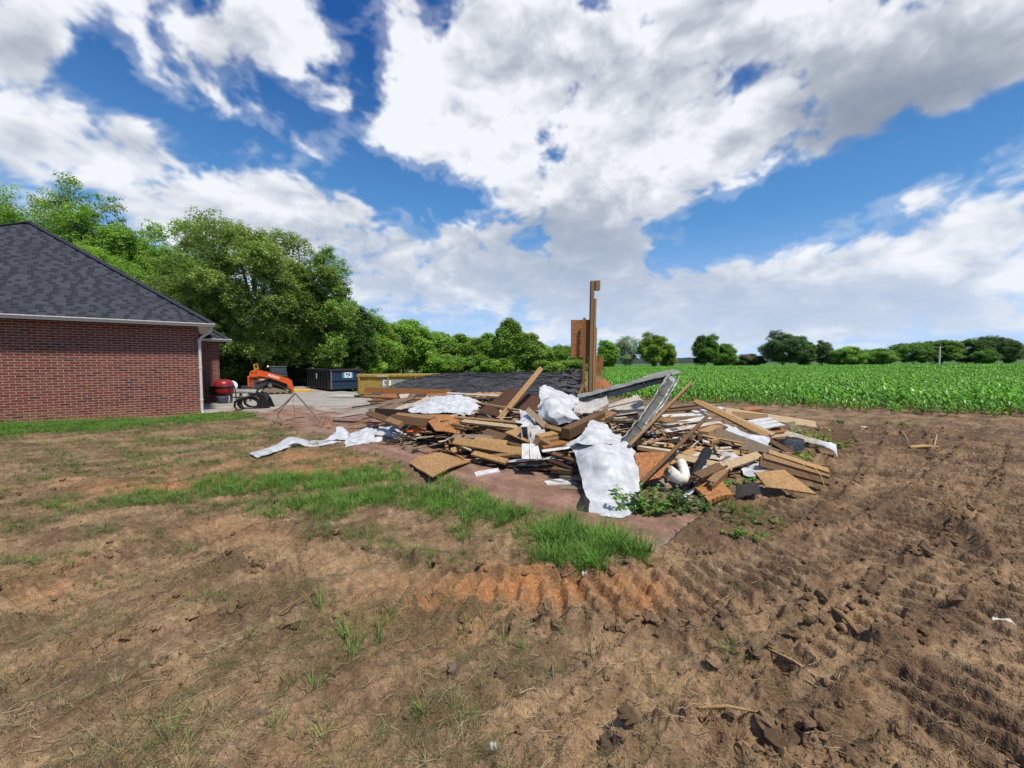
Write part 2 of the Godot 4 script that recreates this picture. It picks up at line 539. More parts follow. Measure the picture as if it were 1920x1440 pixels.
func make_sky() -> Sky:
	sky_n = [noise(1.5, 5, 3), noise(5.0, 5, 7), noise(1.0, 3, 19), noise(3.2, 3, 23), noise(11.0, 4, 29)]
	sky_n[4].fractal_gain = 0.6
	sky_n[0].fractal_gain = 0.55
	sky_n[1].fractal_gain = 0.6
	cov_grid.resize(cg_w * cg_h)
	grey_grid.resize(cg_w * cg_h)
	for y in cg_h:
		var el := float(y) / cg_h * PI / 2.0
		for x in cg_w:
			var az := float(x) / cg_w * TAU
			var d := Vector3(sin(az) * cos(el), sin(el), -cos(az) * cos(el))
			var l := cam_basis.inverse() * d
			var c := 0.22
			var g := 0.12
			if l.z < -0.12:
				var px := 960.0 + F * l.x / -l.z
				var py := 720.0 - F * l.y / -l.z
				var inside := sstep(2600.0, 1900.0, absf(px - 960.0) + 900.0) * sstep(-900.0, -100.0, py)
				c = lerpf(c, lobes(banks, px, py) - 0.02, inside)
				g = lerpf(g, lobes(greys, px, py), inside)
			cov_grid[y * cg_w + x] = c
			grey_grid[y * cg_w + x] = g
	sky_rows.resize(sky_h)
	var rows := sky_h / 2 + 24
	var id := WorkerThreadPool.add_group_task(sky_row, rows, -1, true)
	WorkerThreadPool.wait_for_group_task_completion(id)
	var all := PackedFloat32Array()
	for j in sky_h:
		all.append_array(sky_rows[mini(j, rows - 1)])
	var pan := PanoramaSkyMaterial.new()
	pan.panorama = ImageTexture.create_from_image(Image.create_from_data(sky_w, sky_h, false, Image.FORMAT_RGBF, all.to_byte_array()))
	var s := Sky.new()
	s.sky_material = pan
	return s

# ---------- lie of the land ----------
const SLAB := Vector2(1.12, 3.23)   # front corner of the slab (x, depth)

func base_h(x: float, d: float) -> float:
	var h := -0.6 * sstep(14.0, 28.0, d) * (1.0 - sstep(36.0, 60.0, d)) * sstep(3.0, -3.0, x)
	h += 0.012 * maxf(0.0, x - 14.0) * sstep(10.0, 50.0, d)
	h += 0.05 * sstep(1.2, 3.0, x) * sstep(4.0, 6.0, d) * sstep(22.0, 12.0, d)
	return h

func slab_ab(x: float, d: float) -> Vector2:
	var p := Vector2(x, d) - SLAB
	return Vector2(p.dot(Vector2(-0.7071, 0.7071)), p.dot(Vector2(0.72, 0.694)))

func on_slab(x: float, d: float, grow := 0.0) -> bool:
	var q := slab_ab(x, d)
	if q.x < -grow or q.x > 46.0 or (q.x < 3.0 and q.y > 1.55 + q.x * 0.6): return false
	var b0 := 0.0
	var b1 := 6.5
	if q.x > 14.3: b0 = -1.15; b1 = 10.0
	if q.x > 24.0: b0 = lerpf(-3.0, 2.5, (q.x - 24.0) / 22.0)
	return q.y > b0 - grow and q.y < b1 + grow

func in_corn(x: float, d: float) -> bool:
	return d > 15.3 - 0.662 * (x - 6.8) and x > 0.225 * d + 0.25 and d > 3.0

var hm := PackedFloat32Array()     # fine relief: ruts, cleat marks, clods
var tone := PackedFloat32Array()   # loose dark earth (-) or packed dry crust (+)
const HX := -8.5
const HD := 0.5
const HC := 0.016
const HNX := 1125
const HND := 900

func hm_at(a: PackedFloat32Array, x: float, d: float) -> float:
	var u := (x - HX) / HC
	var v := (d - HD) / HC
	if u < 0.0 or v < 0.0 or u >= HNX - 1.0 or v >= HND - 1.0:
		return 0.0
	var i := int(u)
	var j := int(v)
	var fu := u - i
	var fv := v - j
	var k := j * HNX + i
	return lerpf(lerpf(a[k], a[k + 1], fu), lerpf(a[k + HNX], a[k + HNX + 1], fu), fv)

# one track of a crawler: cleat bars pressed across the path, earth pushed up at both sides
func press_track(px: Array, width: float, deep: float, cleat: float, pitch: float, berm: float, sd: int) -> void:
	var cv := Curve2D.new()
	var pts := []
	for p in px:
		var g := gnd(p[0], p[1])
		pts.append(Vector2(g.x, -g.z))
	for k in pts.size():
		var t: Vector2 = (pts[mini(k + 1, pts.size() - 1)] - pts[maxi(k - 1, 0)]) * 0.17
		cv.add_point(pts[k], -t, t)
	cv.bake_interval = 0.05
	var wn := noise(1.3, 3, sd)
	var fn := noise(9.0, 2, sd + 1)
	var s := 0.0
	var total := cv.get_baked_length()
	while s < total:
		var p := cv.sample_baked(s)
		var q := cv.sample_baked(minf(s + 0.06, total)) - cv.sample_baked(maxf(s - 0.06, 0.0))
		var nrm := Vector2(-q.y, q.x).normalized()
		var fade := sstep(0.0, 0.5, s) * sstep(total, total - 0.5, s)
		var d := -width * 0.5 - 0.16
		while d < width * 0.5 + 0.16:
			var g := p + nrm * d
			var i := int((g.x - HX) / HC)
			var j := int((g.y - HD) / HC)
			d += 0.012
			if i < 0 or j < 0 or i >= HNX or j >= HND:
				continue
			var e := absf(d) / (width * 0.5)
			var wear := clampf(1.0 + 0.9 * wn.get_noise_2d(g.x, g.y), 0.0, 1.0) * fade
			var k := j * HNX + i
			var ph := fposmod((s + 0.02 * fn.get_noise_2d(g.x * 0.4, g.y * 0.4)) / pitch, 1.0)
			var barr := sstep(0.0, 0.14, ph) * sstep(0.60, 0.46, ph)
			if e < 1.0:
				var inner := sstep(1.0, 0.86, e)
				hm[k] = lerpf(hm[k], -deep + barr * cleat * (0.9 + 0.3 * fn.get_noise_2d(g.x, g.y)), inner * wear)
				tone[k] = lerpf(tone[k], 0.35, inner * wear)
			else:
				var o := (e - 1.0) * width * 0.5 / 0.16
				var lump := clampf(0.5 + 1.3 * fn.get_noise_2d(g.x * 0.6, g.y * 0.6 + 7.0), 0.0, 1.4)
				hm[k] = maxf(hm[k], berm * exp(-o * o * 5.0) * lump * fade * sstep(0.0, 0.25, o + 0.1))
				tone[k] = lerpf(tone[k], -0.7, exp(-o * o * 4.0) * fade * 0.5)
		s += 0.012

# a long low heap of loose clods along a line
func heap(px: Array, width: float, high: float, sd: int) -> void:
	var fn := noise(5.0, 4, sd)
	for k in px.size() - 1:
		var a := gnd(px[k][0], px[k][1])
		var b := gnd(px[k + 1][0], px[k + 1][1])
		var n := int(a.distance_to(b) / 0.014) + 1
		for m in n:
			var p := a.lerp(b, float(m) / n)
			var side := (b - a).cross(Vector3.UP).normalized()
			var d := -width
			while d < width:
				var g := p + side * d
				d += 0.012
				var i := int((g.x - HX) / HC)
				var j := int((-g.z - HD) / HC)
				if i < 0 or j < 0 or i >= HNX or j >= HND:
					continue
				var w := exp(-pow(d / (width * 0.5), 2.0) * 1.5)
				var q := j * HNX + i
				hm[q] = maxf(hm[q], high * w * clampf(0.55 + 1.2 * fn.get_noise_2d(g.x, -g.z), 0.0, 1.5))
				tone[q] = lerpf(tone[q], -0.8, w * 0.4)

func clod_bumps(count: int) -> void:
	for k in count:
		var x := rng.randf_range(-5.0, 8.0)
		var d := 0.9 + pow(rng.randf(), 1.5) * 10.0
		if x < 0.0 and rng.randf() < 0.55:
			continue
		if on_slab(x, d, 0.05):
			continue
		var i := int((x - HX) / HC)
		var j := int((d - HD) / HC)
		if i < 4 or j < 4 or i >= HNX - 4 or j >= HND - 4:
			continue
		if tone[j * HNX + i] > 0.06 and rng.randf() < 0.8:
			continue
		var r := rng.randf_range(0.012, 0.03) if rng.randf() < 0.85 else rng.randf_range(0.03, 0.055)
		var m := int(r / HC) + 1
		var hh := r * rng.randf_range(0.5, 1.1)
		for jj in range(-m, m + 1):
			for ii in range(-m, m + 1):
				var e := (ii * ii + jj * jj) * HC * HC / (r * r)
				if e < 1.0:
					var q := (j + jj) * HNX + i + ii
					hm[q] += hh * sqrt(1.0 - e) * 0.8

var soil_macro: FastNoiseLite
var soil_mid: FastNoiseLite
var soil_fine: FastNoiseLite
var soil_ridge: FastNoiseLite
var clay_spots := []
var dark_spots := []
var grass_spots := []

# [x, y, half width, half height, weight] in the photograph, turned into ellipses on the ground
func spot(p: Array) -> Array:
	var c := gnd(p[0], p[1])
	var l := gnd(p[0] - p[2], p[1])
	var lo := gnd(p[0], p[1] + p[3])
	var hi := gnd(p[0], p[1] - p[3])
	return [c.x, -c.z, absf(c.x - l.x), absf(hi.z - lo.z) * 0.5, p[4]]

func spot_sum(list: Array, x: float, d: float) -> float:
	var s := 0.0
	for b in list:
		var u: float = (x - b[0]) / b[2]
		var v: float = (d - b[1]) / b[3]
		var e := u * u + v * v
		if e < 6.0:
			s += b[4] * exp(-e)
	return s

func ground_h(x: float, d: float) -> float:
	var h := base_h(x, d)
	var sl := slab_ab(x, d)
	h += 0.034 * sstep(-0.5, -0.04, sl.y) * sstep(-0.5, -0.1, sl.x) * sstep(14.6, 14.0, sl.x)
	h += 0.07 * sstep(1.2, 1.9, sl.y - sl.x * 0.5) * sstep(-0.4, 0.2, sl.x) * sstep(7.5, 6.0, sl.y)
	if on_slab(x, d, 0.02):
		return h - 0.05
	var near := sstep(22.0, 9.0, d)
	var m := soil_macro.get_noise_2d(x, d)
	h += m * 0.05 * sstep(0.0, 0.6, absf(slab_ab(x, d).y)) * near
	if near > 0.0 and d > 0.3:
		var q := hm_at(hm, x, d)
		h += q
		var rough := near * (1.0 - 0.45 * sstep(-0.5, 2.0, x - 0.12 * d)) * (1.0 - 0.85 * clampf(hm_at(tone, x, d) * 4.0, 0.0, 1.0))
		# furrows that the bucket and the wheels drew along the house
		var u := x * 0.8 + d * 0.6
		var v := -x * 0.6 + d * 0.8
		h += soil_mid.get_noise_2d(u * 0.3, v * 2.0) * 0.045 * rough
		h += absf(soil_ridge.get_noise_2d(u * 0.35, v * 1.7)) * 0.034 * rough
		h += soil_fine.get_noise_2d(x, d) * 0.018 * (0.35 * near + 0.65 * rough)
	return h

func soil_color(x: float, d: float) -> Color:
	var right := sstep(-0.8, 2.6, x - 0.12 * d)
	var a := soil_macro.get_noise_2d(x * 1.7 + 40.0, d * 1.7)
	var b := soil_mid.get_noise_2d((x * 0.8 + d * 0.6) * 0.45 + 9.0, (d * 0.8 - x * 0.6) * 1.3)
	var f := soil_fine.get_noise_2d(x * 0.6 + 5.0, d * 0.6)
	var tan_ := Color(0.435, 0.305, 0.185).lerp(Color(0.40, 0.28, 0.17), right)
	var umber := Color(0.19, 0.122, 0.072).lerp(Color(0.175, 0.112, 0.068), right)
	var t := 0.5 + 0.55 * a + 0.55 * b + 0.45 * f - 0.06 * right
	t -= spot_sum(dark_spots, x, d) * 0.6
	t += hm_at(tone, x, d) * 0.3
	var c := umber.lerp(tan_, clampf(t, 0.0, 1.0))
	var clay := clampf(spot_sum(clay_spots, x, d) * (0.75 + 0.8 * b) + 0.18 * a, 0.0, 1.0)
	c = c.lerp(Color(0.52, 0.25, 0.105), clay)
	var olive := clampf(0.25 + 0.9 * soil_mid.get_noise_2d(x * 0.5 + 77.0, d * 0.7), 0.0, 1.0) * sstep(1.2, -1.0, x - 0.05 * d) * 0.42
	c = c.lerp(Color(0.15, 0.125, 0.065), olive)
	# farther off: lawn under the trees, young corn hiding the soil, meadow beyond
	var lawn := sstep(17.0, 24.0, d + x * 0.2) * sstep(6.0, 2.0, x - 0.15 * d)
	c = c.lerp(Color(0.15, 0.25, 0.045).lerp(Color(0.27, 0.34, 0.09), 0.5 + 0.5 * a), lawn)
	if in_corn(x, d):
		c = c.lerp(Color(0.085, 0.20, 0.03), sstep(24.0, 60.0, d))
	elif x > 0.0 and d > 30.0:
		c = c.lerp(Color(0.14, 0.23, 0.05), sstep(30.0, 50.0, d))
	return c

func build_ground() -> void:
	hm.resize(HNX * HND)
	tone.resize(HNX * HND)
	soil_macro = noise(0.55, 3, 61)
	soil_mid = noise(1.9, 4, 62)
	soil_fine = noise(13.0, 3, 63)
	soil_ridge = noise(2.6, 3, 64)
	for p in [[1000, 1105, 200, 40, 1.0], [820, 1130, 130, 35, 0.6], [1180, 1120, 90, 40, 0.6], [330, 912, 190, 12, 0.9], [610, 880, 130, 22, 0.7], [60, 1090, 90, 40, 0.6], [330, 880, 150, 10, 0.3], [560, 850, 100, 18, 0.5], [780, 1200, 120, 30, 0.35], [200, 790, 300, 8, 0.25], [420, 1000, 120, 30, 0.3]]:
		clay_spots.append(spot(p))
	for p in [[1560, 830, 170, 20, 1.0], [1420, 985, 150, 40, 0.8], [1780, 990, 120, 60, 0.8], [1350, 1150, 220, 30, 0.4], [1700, 1200, 220, 40, 0.5], [1650, 1330, 300, 60, 0.5], [1300, 1400, 260, 40, 0.3], [880, 1140, 90, 14, 0.9], [300, 935, 160, 14, 0.6], [240, 800, 120, 8, 0.6], [300, 1120, 160, 30, 0.35], [1750, 815, 200, 14, 0.9], [650, 1150, 200, 30, 0.3]]:
		dark_spots.append(spot(p))
	# the machine came round the front corner of the slab, several times
	press_track([[1690, 770], [1700, 830], [1690, 900], [1600, 990], [1450, 1060], [1260, 1110], [1050, 1130], [820, 1110], [600, 1050], [380, 1000]], 0.55, 0.045, 0.08, 0.155, 0.075, 101)
	press_track([[1830, 772], [1890, 850], [1900, 950], [1820, 1080], [1650, 1190], [1400, 1260], [1180, 1285]], 0.55, 0.045, 0.08, 0.155, 0.075, 111)
	press_track([[1930, 1020], [1880, 1150], [1780, 1280], [1620, 1400], [1480, 1480]], 0.6, 0.045, 0.08, 0.155, 0.06, 131)
	press_track([[2150, 1000], [2100, 1150], [1960, 1300], [1800, 1440]], 0.6, 0.045, 0.08, 0.155, 0.06, 136)
	press_track([[-150, 1180], [150, 1080], [420, 990], [620, 930]], 0.42, 0.03, 0.045, 0.14, 0.02, 141)
	press_track([[-200, 1420], [150, 1270], [500, 1160], [760, 1090]], 0.42, 0.022, 0.036, 0.12, 0.02, 151)
	press_track([[-100, 960], [200, 900], [420, 860]], 0.42, 0.022, 0.036, 0.12, 0.02, 161)
	press_track([[1560, 800], [1580, 850], [1545, 905], [1470, 955], [1380, 1005]], 0.5, 0.04, 0.075, 0.16, 0.06, 181)
	press_track([[1820, 778], [1850, 830], [1800, 905], [1700, 985], [1560, 1050]], 0.5, 0.04, 0.075, 0.16, 0.06, 191)
	press_track([[1960, 900], [1930, 985], [1850, 1080], [1720, 1190], [1560, 1290], [1380, 1350]], 0.5, 0.042, 0.075, 0.16, 0.06, 196)
	press_track([[2120, 900], [2080, 1000], [2000, 1110], [1900, 1230], [1760, 1360], [1640, 1450]], 0.5, 0.042, 0.075, 0.16, 0.06, 198)
	heap([[1150, 1400], [1230, 1385], [1330, 1360], [1450, 1380], [1560, 1395]], 0.17, 0.10, 171)
	heap([[1380, 1420], [1520, 1350], [1640, 1300]], 0.12, 0.06, 172)
	heap([[1240, 1250], [1340, 1262], [1450, 1275]], 0.10, 0.055, 173)
	heap([[1640, 1215], [1760, 1200], [1920, 1220]], 0.14, 0.08, 174)
	heap([[1760, 960], [1830, 1010], [1860, 1060]], 0.2, 0.10, 175)
	heap([[800, 1130], [900, 1150], [1010, 1160]], 0.10, 0.05, 176)
	heap([[1420, 830], [1500, 850], [1560, 870]], 0.25, 0.10, 177)
	heap([[1560, 800], [1700, 812], [1850, 815]], 0.35, 0.09, 178)
	clod_bumps(14000)
	var ds := PackedFloat32Array()
	for k in 9: ds.push_back(-30.0 + k * 3.4)
	ds.push_back(-1.2); ds.push_back(-0.2); ds.push_back(0.3)
	var d := 0.7
	while d < 16.0:
		ds.push_back(d)
		d += clampf(d * 0.0056, 0.0068, 0.09)
	while d < 1100.0:
		ds.push_back(d)
		d *= 1.03
	var us := PackedFloat32Array([-14.0, -8.0, -5.0, -3.4, -2.6, -2.1, -1.9])
	var u := -1.75
	while u < 1.75:
		us.push_back(u)
		u += 0.0058
	us.append_array([1.9, 2.1, 2.6, 3.4, 5.0, 8.0, 14.0])
	var nr := ds.size()
	var nc := us.size()
	var v := PackedVector3Array()
	var c := PackedColorArray()
	var n := PackedVector3Array()
	var ix := PackedInt32Array()
	v.resize(nr * nc); c.resize(nr * nc); n.resize(nr * nc)
	for r in nr:
		var dd := ds[r]
		var sc := maxf(dd, 0.7) if dd >= 0.7 else 0.7 + (0.7 - dd)
		for q in nc:
			var x := us[q] * sc
			v[r * nc + q] = Vector3(x, ground_h(x, dd), -dd)
			c[r * nc + q] = soil_color(x, dd)
	for r in nr:
		for q in nc:
			var a := v[r * nc + mini(q + 1, nc - 1)] - v[r * nc + maxi(q - 1, 0)]
			var b := v[mini(r + 1, nr - 1) * nc + q] - v[maxi(r - 1, 0) * nc + q]
			n[r * nc + q] = a.cross(b).normalized()
	ix.resize((nr - 1) * (nc - 1) * 6)
	var w := 0
	for r in nr - 1:
		for q in nc - 1:
			var a := r * nc + q
			ix[w] = a; ix[w + 1] = a + nc; ix[w + 2] = a + 1
			ix[w + 3] = a + 1; ix[w + 4] = a + nc; ix[w + 5] = a + nc + 1
			w += 6
	var arr := []
	arr.resize(Mesh.ARRAY_MAX)
	arr[Mesh.ARRAY_VERTEX] = v
	arr[Mesh.ARRAY_NORMAL] = n
	arr[Mesh.ARRAY_COLOR] = c
	arr[Mesh.ARRAY_INDEX] = ix
	var mesh := ArrayMesh.new()
	mesh.add_surface_from_arrays(Mesh.PRIMITIVE_TRIANGLES, arr)
	tag(put("ground", mesh, M.soil), "bare churned brown soil with crawler tracks and patches of clay", "", "", "structure")

# concrete: a strip stained red by clay along its front edge, grey behind; falls with the land
func build_slab() -> void:
	var stain := noise(0.5, 4, 71)
	var fine := noise(3.0, 3, 72)
	var wear := noise(1.1, 3, 73)
	var pieces := [["concrete_slab", -0.0, 14.3, 0.0, 6.5, 0.09, "clay stained concrete slab under and in front of the debris"], ["driveway", 14.3, 24.0, -1.15, 10.0, 0.2, "pale grey concrete driveway and patio behind the brick house"], ["driveway", 24.0, 46.0, -3.0, 10.0, 0.35, "far end of the pale concrete driveway under the trees"]]
	for p in pieces:
		var mb := MB.new()
		mb.coloured = true
		var na := int((p[2] - p[1]) / p[5]) + 1
		var nb := int((p[4] - p[3]) / p[5]) + 1
		var g := []
		var cols := []
		for i in na + 1:
			var row := []
			var crow := []
			for jj in nb + 1:
				var j := nb - jj
				var a: float = lerpf(p[1], p[2], float(i) / na)
				var b: float = lerpf(p[3], p[4], float(j) / nb)
				if p[1] > 20.0:
					b = lerpf(lerpf(-3.0, 2.5, (a - 24.0) / 22.0), p[4], float(j) / nb)
				var xd := SLAB + Vector2(-0.7071, 0.7071) * a + Vector2(0.72, 0.694) * b
				if j == 0: xd += Vector2(0.72, 0.694) * fine.get_noise_1d(a * 2.0) * 0.02
				var h := base_h(xd.x, xd.y) + 0.035 + fine.get_noise_2d(a, b) * 0.004
				if p[1] > 10.0: h += 0.004
				row.append(Vector3(xd.x, h - 0.03 * float(i == 0 or j == 0), -xd.y))
				var s := stain.get_noise_2d(a, b)
				var f := fine.get_noise_2d(a, b)
				var red: float = clampf(sstep(2.5, 1.5, b + s * 1.2) + s * 0.3, 0.0, 1.0) * sstep(15.5, 12.5, a + s * 2.0)
				var grey := Color(0.43, 0.415, 0.385) * (0.92 + 0.25 * s + 0.18 * f)
				var clay := Color(0.235, 0.125, 0.092).lerp(Color(0.35, 0.215, 0.165), clampf(0.5 + 1.2 * wear.get_noise_2d(a * 0.5, b * 2.0), 0.0, 1.0)) * (0.95 + 0.3 * f)
				var c := grey.lerp(clay, red)
				var silt: float = clampf(1.4 * wear.get_noise_2d(a * 0.7 + 30.0, b * 1.4) - 0.15, 0.0, 1.0)
				c = c.lerp(Color(0.30, 0.19, 0.11), silt * 0.6 * sstep(18.0, 9.0, a))
				c = c.lerp(Color(0.12, 0.085, 0.06), clampf(sstep(0.9, -0.1, a + f) * 0.6, 0.0, 1.0) * clampf(0.5 + wear.get_noise_2d(a * 3.0, b * 3.0), 0.0, 1.0))
				crow.append(c)
			g.append(row)
			cols.append(crow)
		mb.sheet(g, 0.07 if p[1] < 1.0 else 0.0, cols)
		tag(obj(p[0], mb, M.concrete), p[6], "", "", "structure")

# ---------- the brick house ----------
func to_world(o: Node3D, p: Vector3) -> Vector3:
	return o.transform * p

func pixel_of(p: Vector3) -> Vector3:
	var l := cam_basis.inverse() * (p - Vector3(0, EYE, 0))
	if l.z > -0.1: return Vector3(-1e5, -1e5, 1.0)
	return Vector3(960.0 + F * l.x / -l.z, 720.0 - F * l.y / -l.z, -l.z)

func in_frame(p: Vector3) -> bool:
	var q := pixel_of(p)
	return q.x > 0.0 and q.x < 1920.0 and q.y > 0.0 and q.y < 1440.0

# the nearest pieces in view become parts of their own; the rest is one mesh
func lay(kind: String, list: Array, meshes: Array, mats: Array, parent: Node3D, whole: Transform3D, most: int) -> void:
	for e in list:
		e.append(whole * (e[0] as Transform3D).origin)
	list.sort_custom(func(a, b): return a[-1].length_squared() < b[-1].length_squared())
	var n := 0
	var rest := {}
	for e in list:
		if n < most and in_frame(e[-1]):
			n += 1
			var o := put(kind, meshes[e[1]], mats[e[2]], parent)
			o.transform = e[0]
		else:
			if not rest.has(e[2]): rest[e[2]] = SurfaceTool.new()
			rest[e[2]].append_from(meshes[e[1]], 0, e[0])
	for k in rest:
		tag(put(kind + "work", rest[k].commit(), mats[k], parent), "", "", "", "stuff")

func brick_mesh(s: Vector3, sd: int) -> ArrayMesh:
	var r := RandomNumberGenerator.new()
	r.seed = sd
	var mb := MB.new()
	var k := s * 0.5
	# five faces, a little out of true
	var f := []
	for q in [[-1, -1], [1, -1], [1, 1], [-1, 1]]:
		f.append([Vector3(k.x * q[0], k.y * q[1], -k.z), Vector3((k.x - 0.004) * q[0] + r.randf_range(-0.002, 0.002), (k.y - 0.004) * q[1] + r.randf_range(-0.002, 0.002), k.z + r.randf_range(-0.002, 0.002))])
	mb.quad(f[0][1], f[1][1], f[2][1], f[3][1])
	for q in 4:
		var a: Array = f[q]
		var b: Array = f[(q + 1) % 4]
		mb.quad(a[0], b[0], b[1], a[1])
	return mb.commit()

var brick_kinds := []

func brick_wall(t: Transform3D, length: float, high: float, skip_dark: bool) -> Array:
	var list := []
	var course := 0.0705
	var rows := int(high / course)
	for r in rows:
		var x := -0.107 if r % 2 else 0.0
		while x < length:
			var a := maxf(x, 0.0)
			var b := minf(x + 0.203, length)
			x += 0.2135
			if b - a < 0.04: continue
			var half := 5 if b - a < 0.15 else rng.randi_range(0, 4)
			var m: int = [0, 0, 1, 1, 1, 2, 2, 3, 3, 4][rng.randi_range(0, 9)]
			if r < 6 and rng.randf() < 0.85 - r * 0.14: m = 5
			list.append([t * Transform3D(Basis(), Vector3((a + b) * 0.5, (r + 0.5) * course, -0.005 + rng.randf_range(0.0, 0.002))), half, m])
	return list

func shingle_tabs(t: Transform3D, rows: int, inside: Callable, x0: float, x1: float, slope_len: float) -> Array:
	var list := []
	var e := slope_len / rows
	for r in rows:
		var x := x0 + rng.randf() * 0.2
		while x < x1:
			var k := rng.randi_range(0, 3)
			var w: float = [0.13, 0.18, 0.23, 0.29][k]
			if inside.call(x + w * 0.5, (r + 0.5) * e):
				list.append([t * Transform3D(Basis(Vector3.RIGHT, 0.05), Vector3(x + w * 0.5, (r + 0.42) * e, 0.012)), k, [0, 0, 1, 2][rng.randi_range(0, 3)]])
			x += w + rng.randf_range(0.09, 0.17)
	return list

func build_house() -> void:
	for k in 5:
		brick_kinds.append(brick_mesh(Vector3(0.200, 0.0535, 0.018), 200 + k))
	brick_kinds.append(brick_mesh(Vector3(0.093, 0.0535, 0.018), 206))
	var bricks := [M.brick0, M.brick1, M.brick2, M.brick3, M.brick4, M.brick_dusty]
	var house := base("brick_house", w3(-9.8, -0.07, 12.67))
	house.basis = Basis(Vector3(0.8, 0, -0.6), Vector3.UP, Vector3(0.6, 0, 0.8))
	tag(house, "low red brick house with a dark grey hipped shingle roof and white gutters", "house")
	var ht := house.transform
	var W := 8.64
	var H := 2.82
	var mb := MB.new()
	mb.box(Transform3D(Basis(), Vector3(-W / 2, H / 2 - 0.2, -0.1)), Vector3(W, H + 0.4, 0.2))
	mb.box(Transform3D(Basis(), Vector3(-0.1, H / 2 - 0.2, -7.101)), Vector3(0.2, H + 0.4, 13.8))
	mb.box(Transform3D(Basis(), Vector3(-W + 0.1, H / 2 - 0.2, -7.101)), Vector3(0.2, H + 0.4, 13.8))
	mb.box(Transform3D(Basis(), Vector3(-W / 2, H / 2 - 0.2, -14.1)), Vector3(W, H + 0.4, 0.2))
	var wall := obj("wall", mb, M.mortar, house)
	lay("brick", brick_wall(Transform3D(Basis(), Vector3(-W, 0, 0)), W, H, false), brick_kinds, bricks, wall, ht, 210)
	var side := SurfaceTool.new()
	for b in brick_wall(Transform3D(Basis(Vector3.UP, PI / 2), Vector3(0, 0, 0)), 4.2, H, false):
		side.append_from(brick_kinds[b[1]], 0, b[0])
	tag(put("brickwork", side.commit(), M.brick1, wall), "", "", "", "stuff")
	# the wing that steps out behind the corner
	mb = MB.new()
	mb.box(Transform3D(Basis(), Vector3(0.31, 1.12, -7.1)), Vector3(0.62, 2.9, 5.6))
	var wing := obj("wing_wall", mb, M.mortar, house)
	lay("brick", brick_wall(Transform3D(Basis(), Vector3(0.0, -0.3, -4.3)), 0.62, 2.86, false), brick_kinds, bricks, wing, ht, 90)
	# roof: the hipped end that faces the yard, long slopes behind it
	var pitch := 0.725
	var ov := 0.4
	var ey := 2.86
	var run := W / 2 + ov
	var apex := Vector3(-W / 2, ey + run * pitch, -W / 2)
	var back := Vector3(-W / 2, ey + run * pitch, -14.2 + W / 2)
	var c0 := Vector3(-W - ov, ey, ov)
	var c1 := Vector3(ov, ey, ov)
	var c2 := Vector3(ov, ey, -14.2 - ov)
	var c3 := Vector3(-W - ov, ey, -14.2 - ov)
	mb = MB.new()
	var mid := Vector3(-W / 2, 2.0, -7.0)
	mb.out_tri(c0, c1, apex, mid)
	mb.out_quad(c1, c2, back, apex, mid)
	mb.out_quad(c0, c3, back, apex, mid)
	mb.out_tri(c2, c3, back, mid)
	mb.quad(c0 - Vector3(0, 0.03, 0), c3 - Vector3(0, 0.03, 0), c2 - Vector3(0, 0.03, 0), c1 - Vector3(0, 0.03, 0))
	var roof := obj("roof", mb, M.shingle_under, house)
	var up := Vector3(0, pitch, -1).normalized()
	var face := Transform3D(Basis(Vector3.RIGHT, up, Vector3.RIGHT.cross(up)), Vector3(-W / 2, ey, ov))
	var slope := run * sqrt(1.0 + pitch * pitch)
	var rows := 41
	var tabs := []
	var ex := slope / rows
	for k in 4:
		var tm := MB.new()
		var w: float = [0.13, 0.18, 0.23, 0.29][k]
		tm.box(Transform3D.IDENTITY, Vector3(w, ex * 0.98, 0.011))
		tabs.append(tm.commit())
	var shingles := [M.shingle0, M.shingle1, M.shingle2]
	lay("shingle", shingle_tabs(face, rows, func(x, s): return absf(x) < run * (1.0 - s / slope) - 0.05, -run, run, slope), tabs, shingles, roof, ht, 300)
	# the under layer of each course shows between the tabs
	var lay_m := MB.new()
	for k in rows:
		var half := run * (1.0 - (k + 0.5) / rows) - 0.02
		if half > 0.1:
			lay_m.box(face * Transform3D(Basis(Vector3.RIGHT, 0.045), Vector3(0, (k + 0.74) * ex, 0.004)), Vector3(half * 2.0, ex * 0.42, 0.008))
	obj("under_courses", lay_m, M.shingle1, roof)
	for s in [c1, c0]:
		var cap := MB.new()
		var n := 34
		for k in n:
			var a: Vector3 = s.lerp(apex, float(k) / n)
			var b: Vector3 = s.lerp(apex, (k + 1.25) / n)
			cap.box(bar(a + Vector3(0, 0.012 + 0.012, 0), b + Vector3(0, 0.012, 0)), Vector3(0.24, 0.014, (b - a).length()))
		obj("hip_cap", cap, M.shingle1, roof)
	# wing roof
	mb = MB.new()
	var wy := 2.60
	var w0 := Vector3(-1.5, wy, -4.3 + 0.35)
	var w1 := Vector3(0.62 + 0.35, wy, -4.3 + 0.35)
	var wa := Vector3(-1.5, wy + 2.47 * pitch, -4.3 + 0.35 - 2.47)
	mb.out_tri(w0, w1, wa, Vector3(-1, 0, -8))
	mb.out_quad(w1, Vector3(0.97, wy, -9.9), Vector3(-1.5, wy + 2.47 * pitch, -9.9), wa, Vector3(-1, 0, -8))
	var wr := obj("wing_roof", mb, M.shingle_under, house)
	var wf := Transform3D(face.basis, Vector3(0, wy, -4.3 + 0.35))
	lay("shingle", shingle_tabs(wf, 12, func(x, s): return x < 0.93 - s * 0.81 and x > -0.2, -0.3, 1.0, ex * 12.0), tabs, shingles, wr, ht, 0)
	var wcap := MB.new()
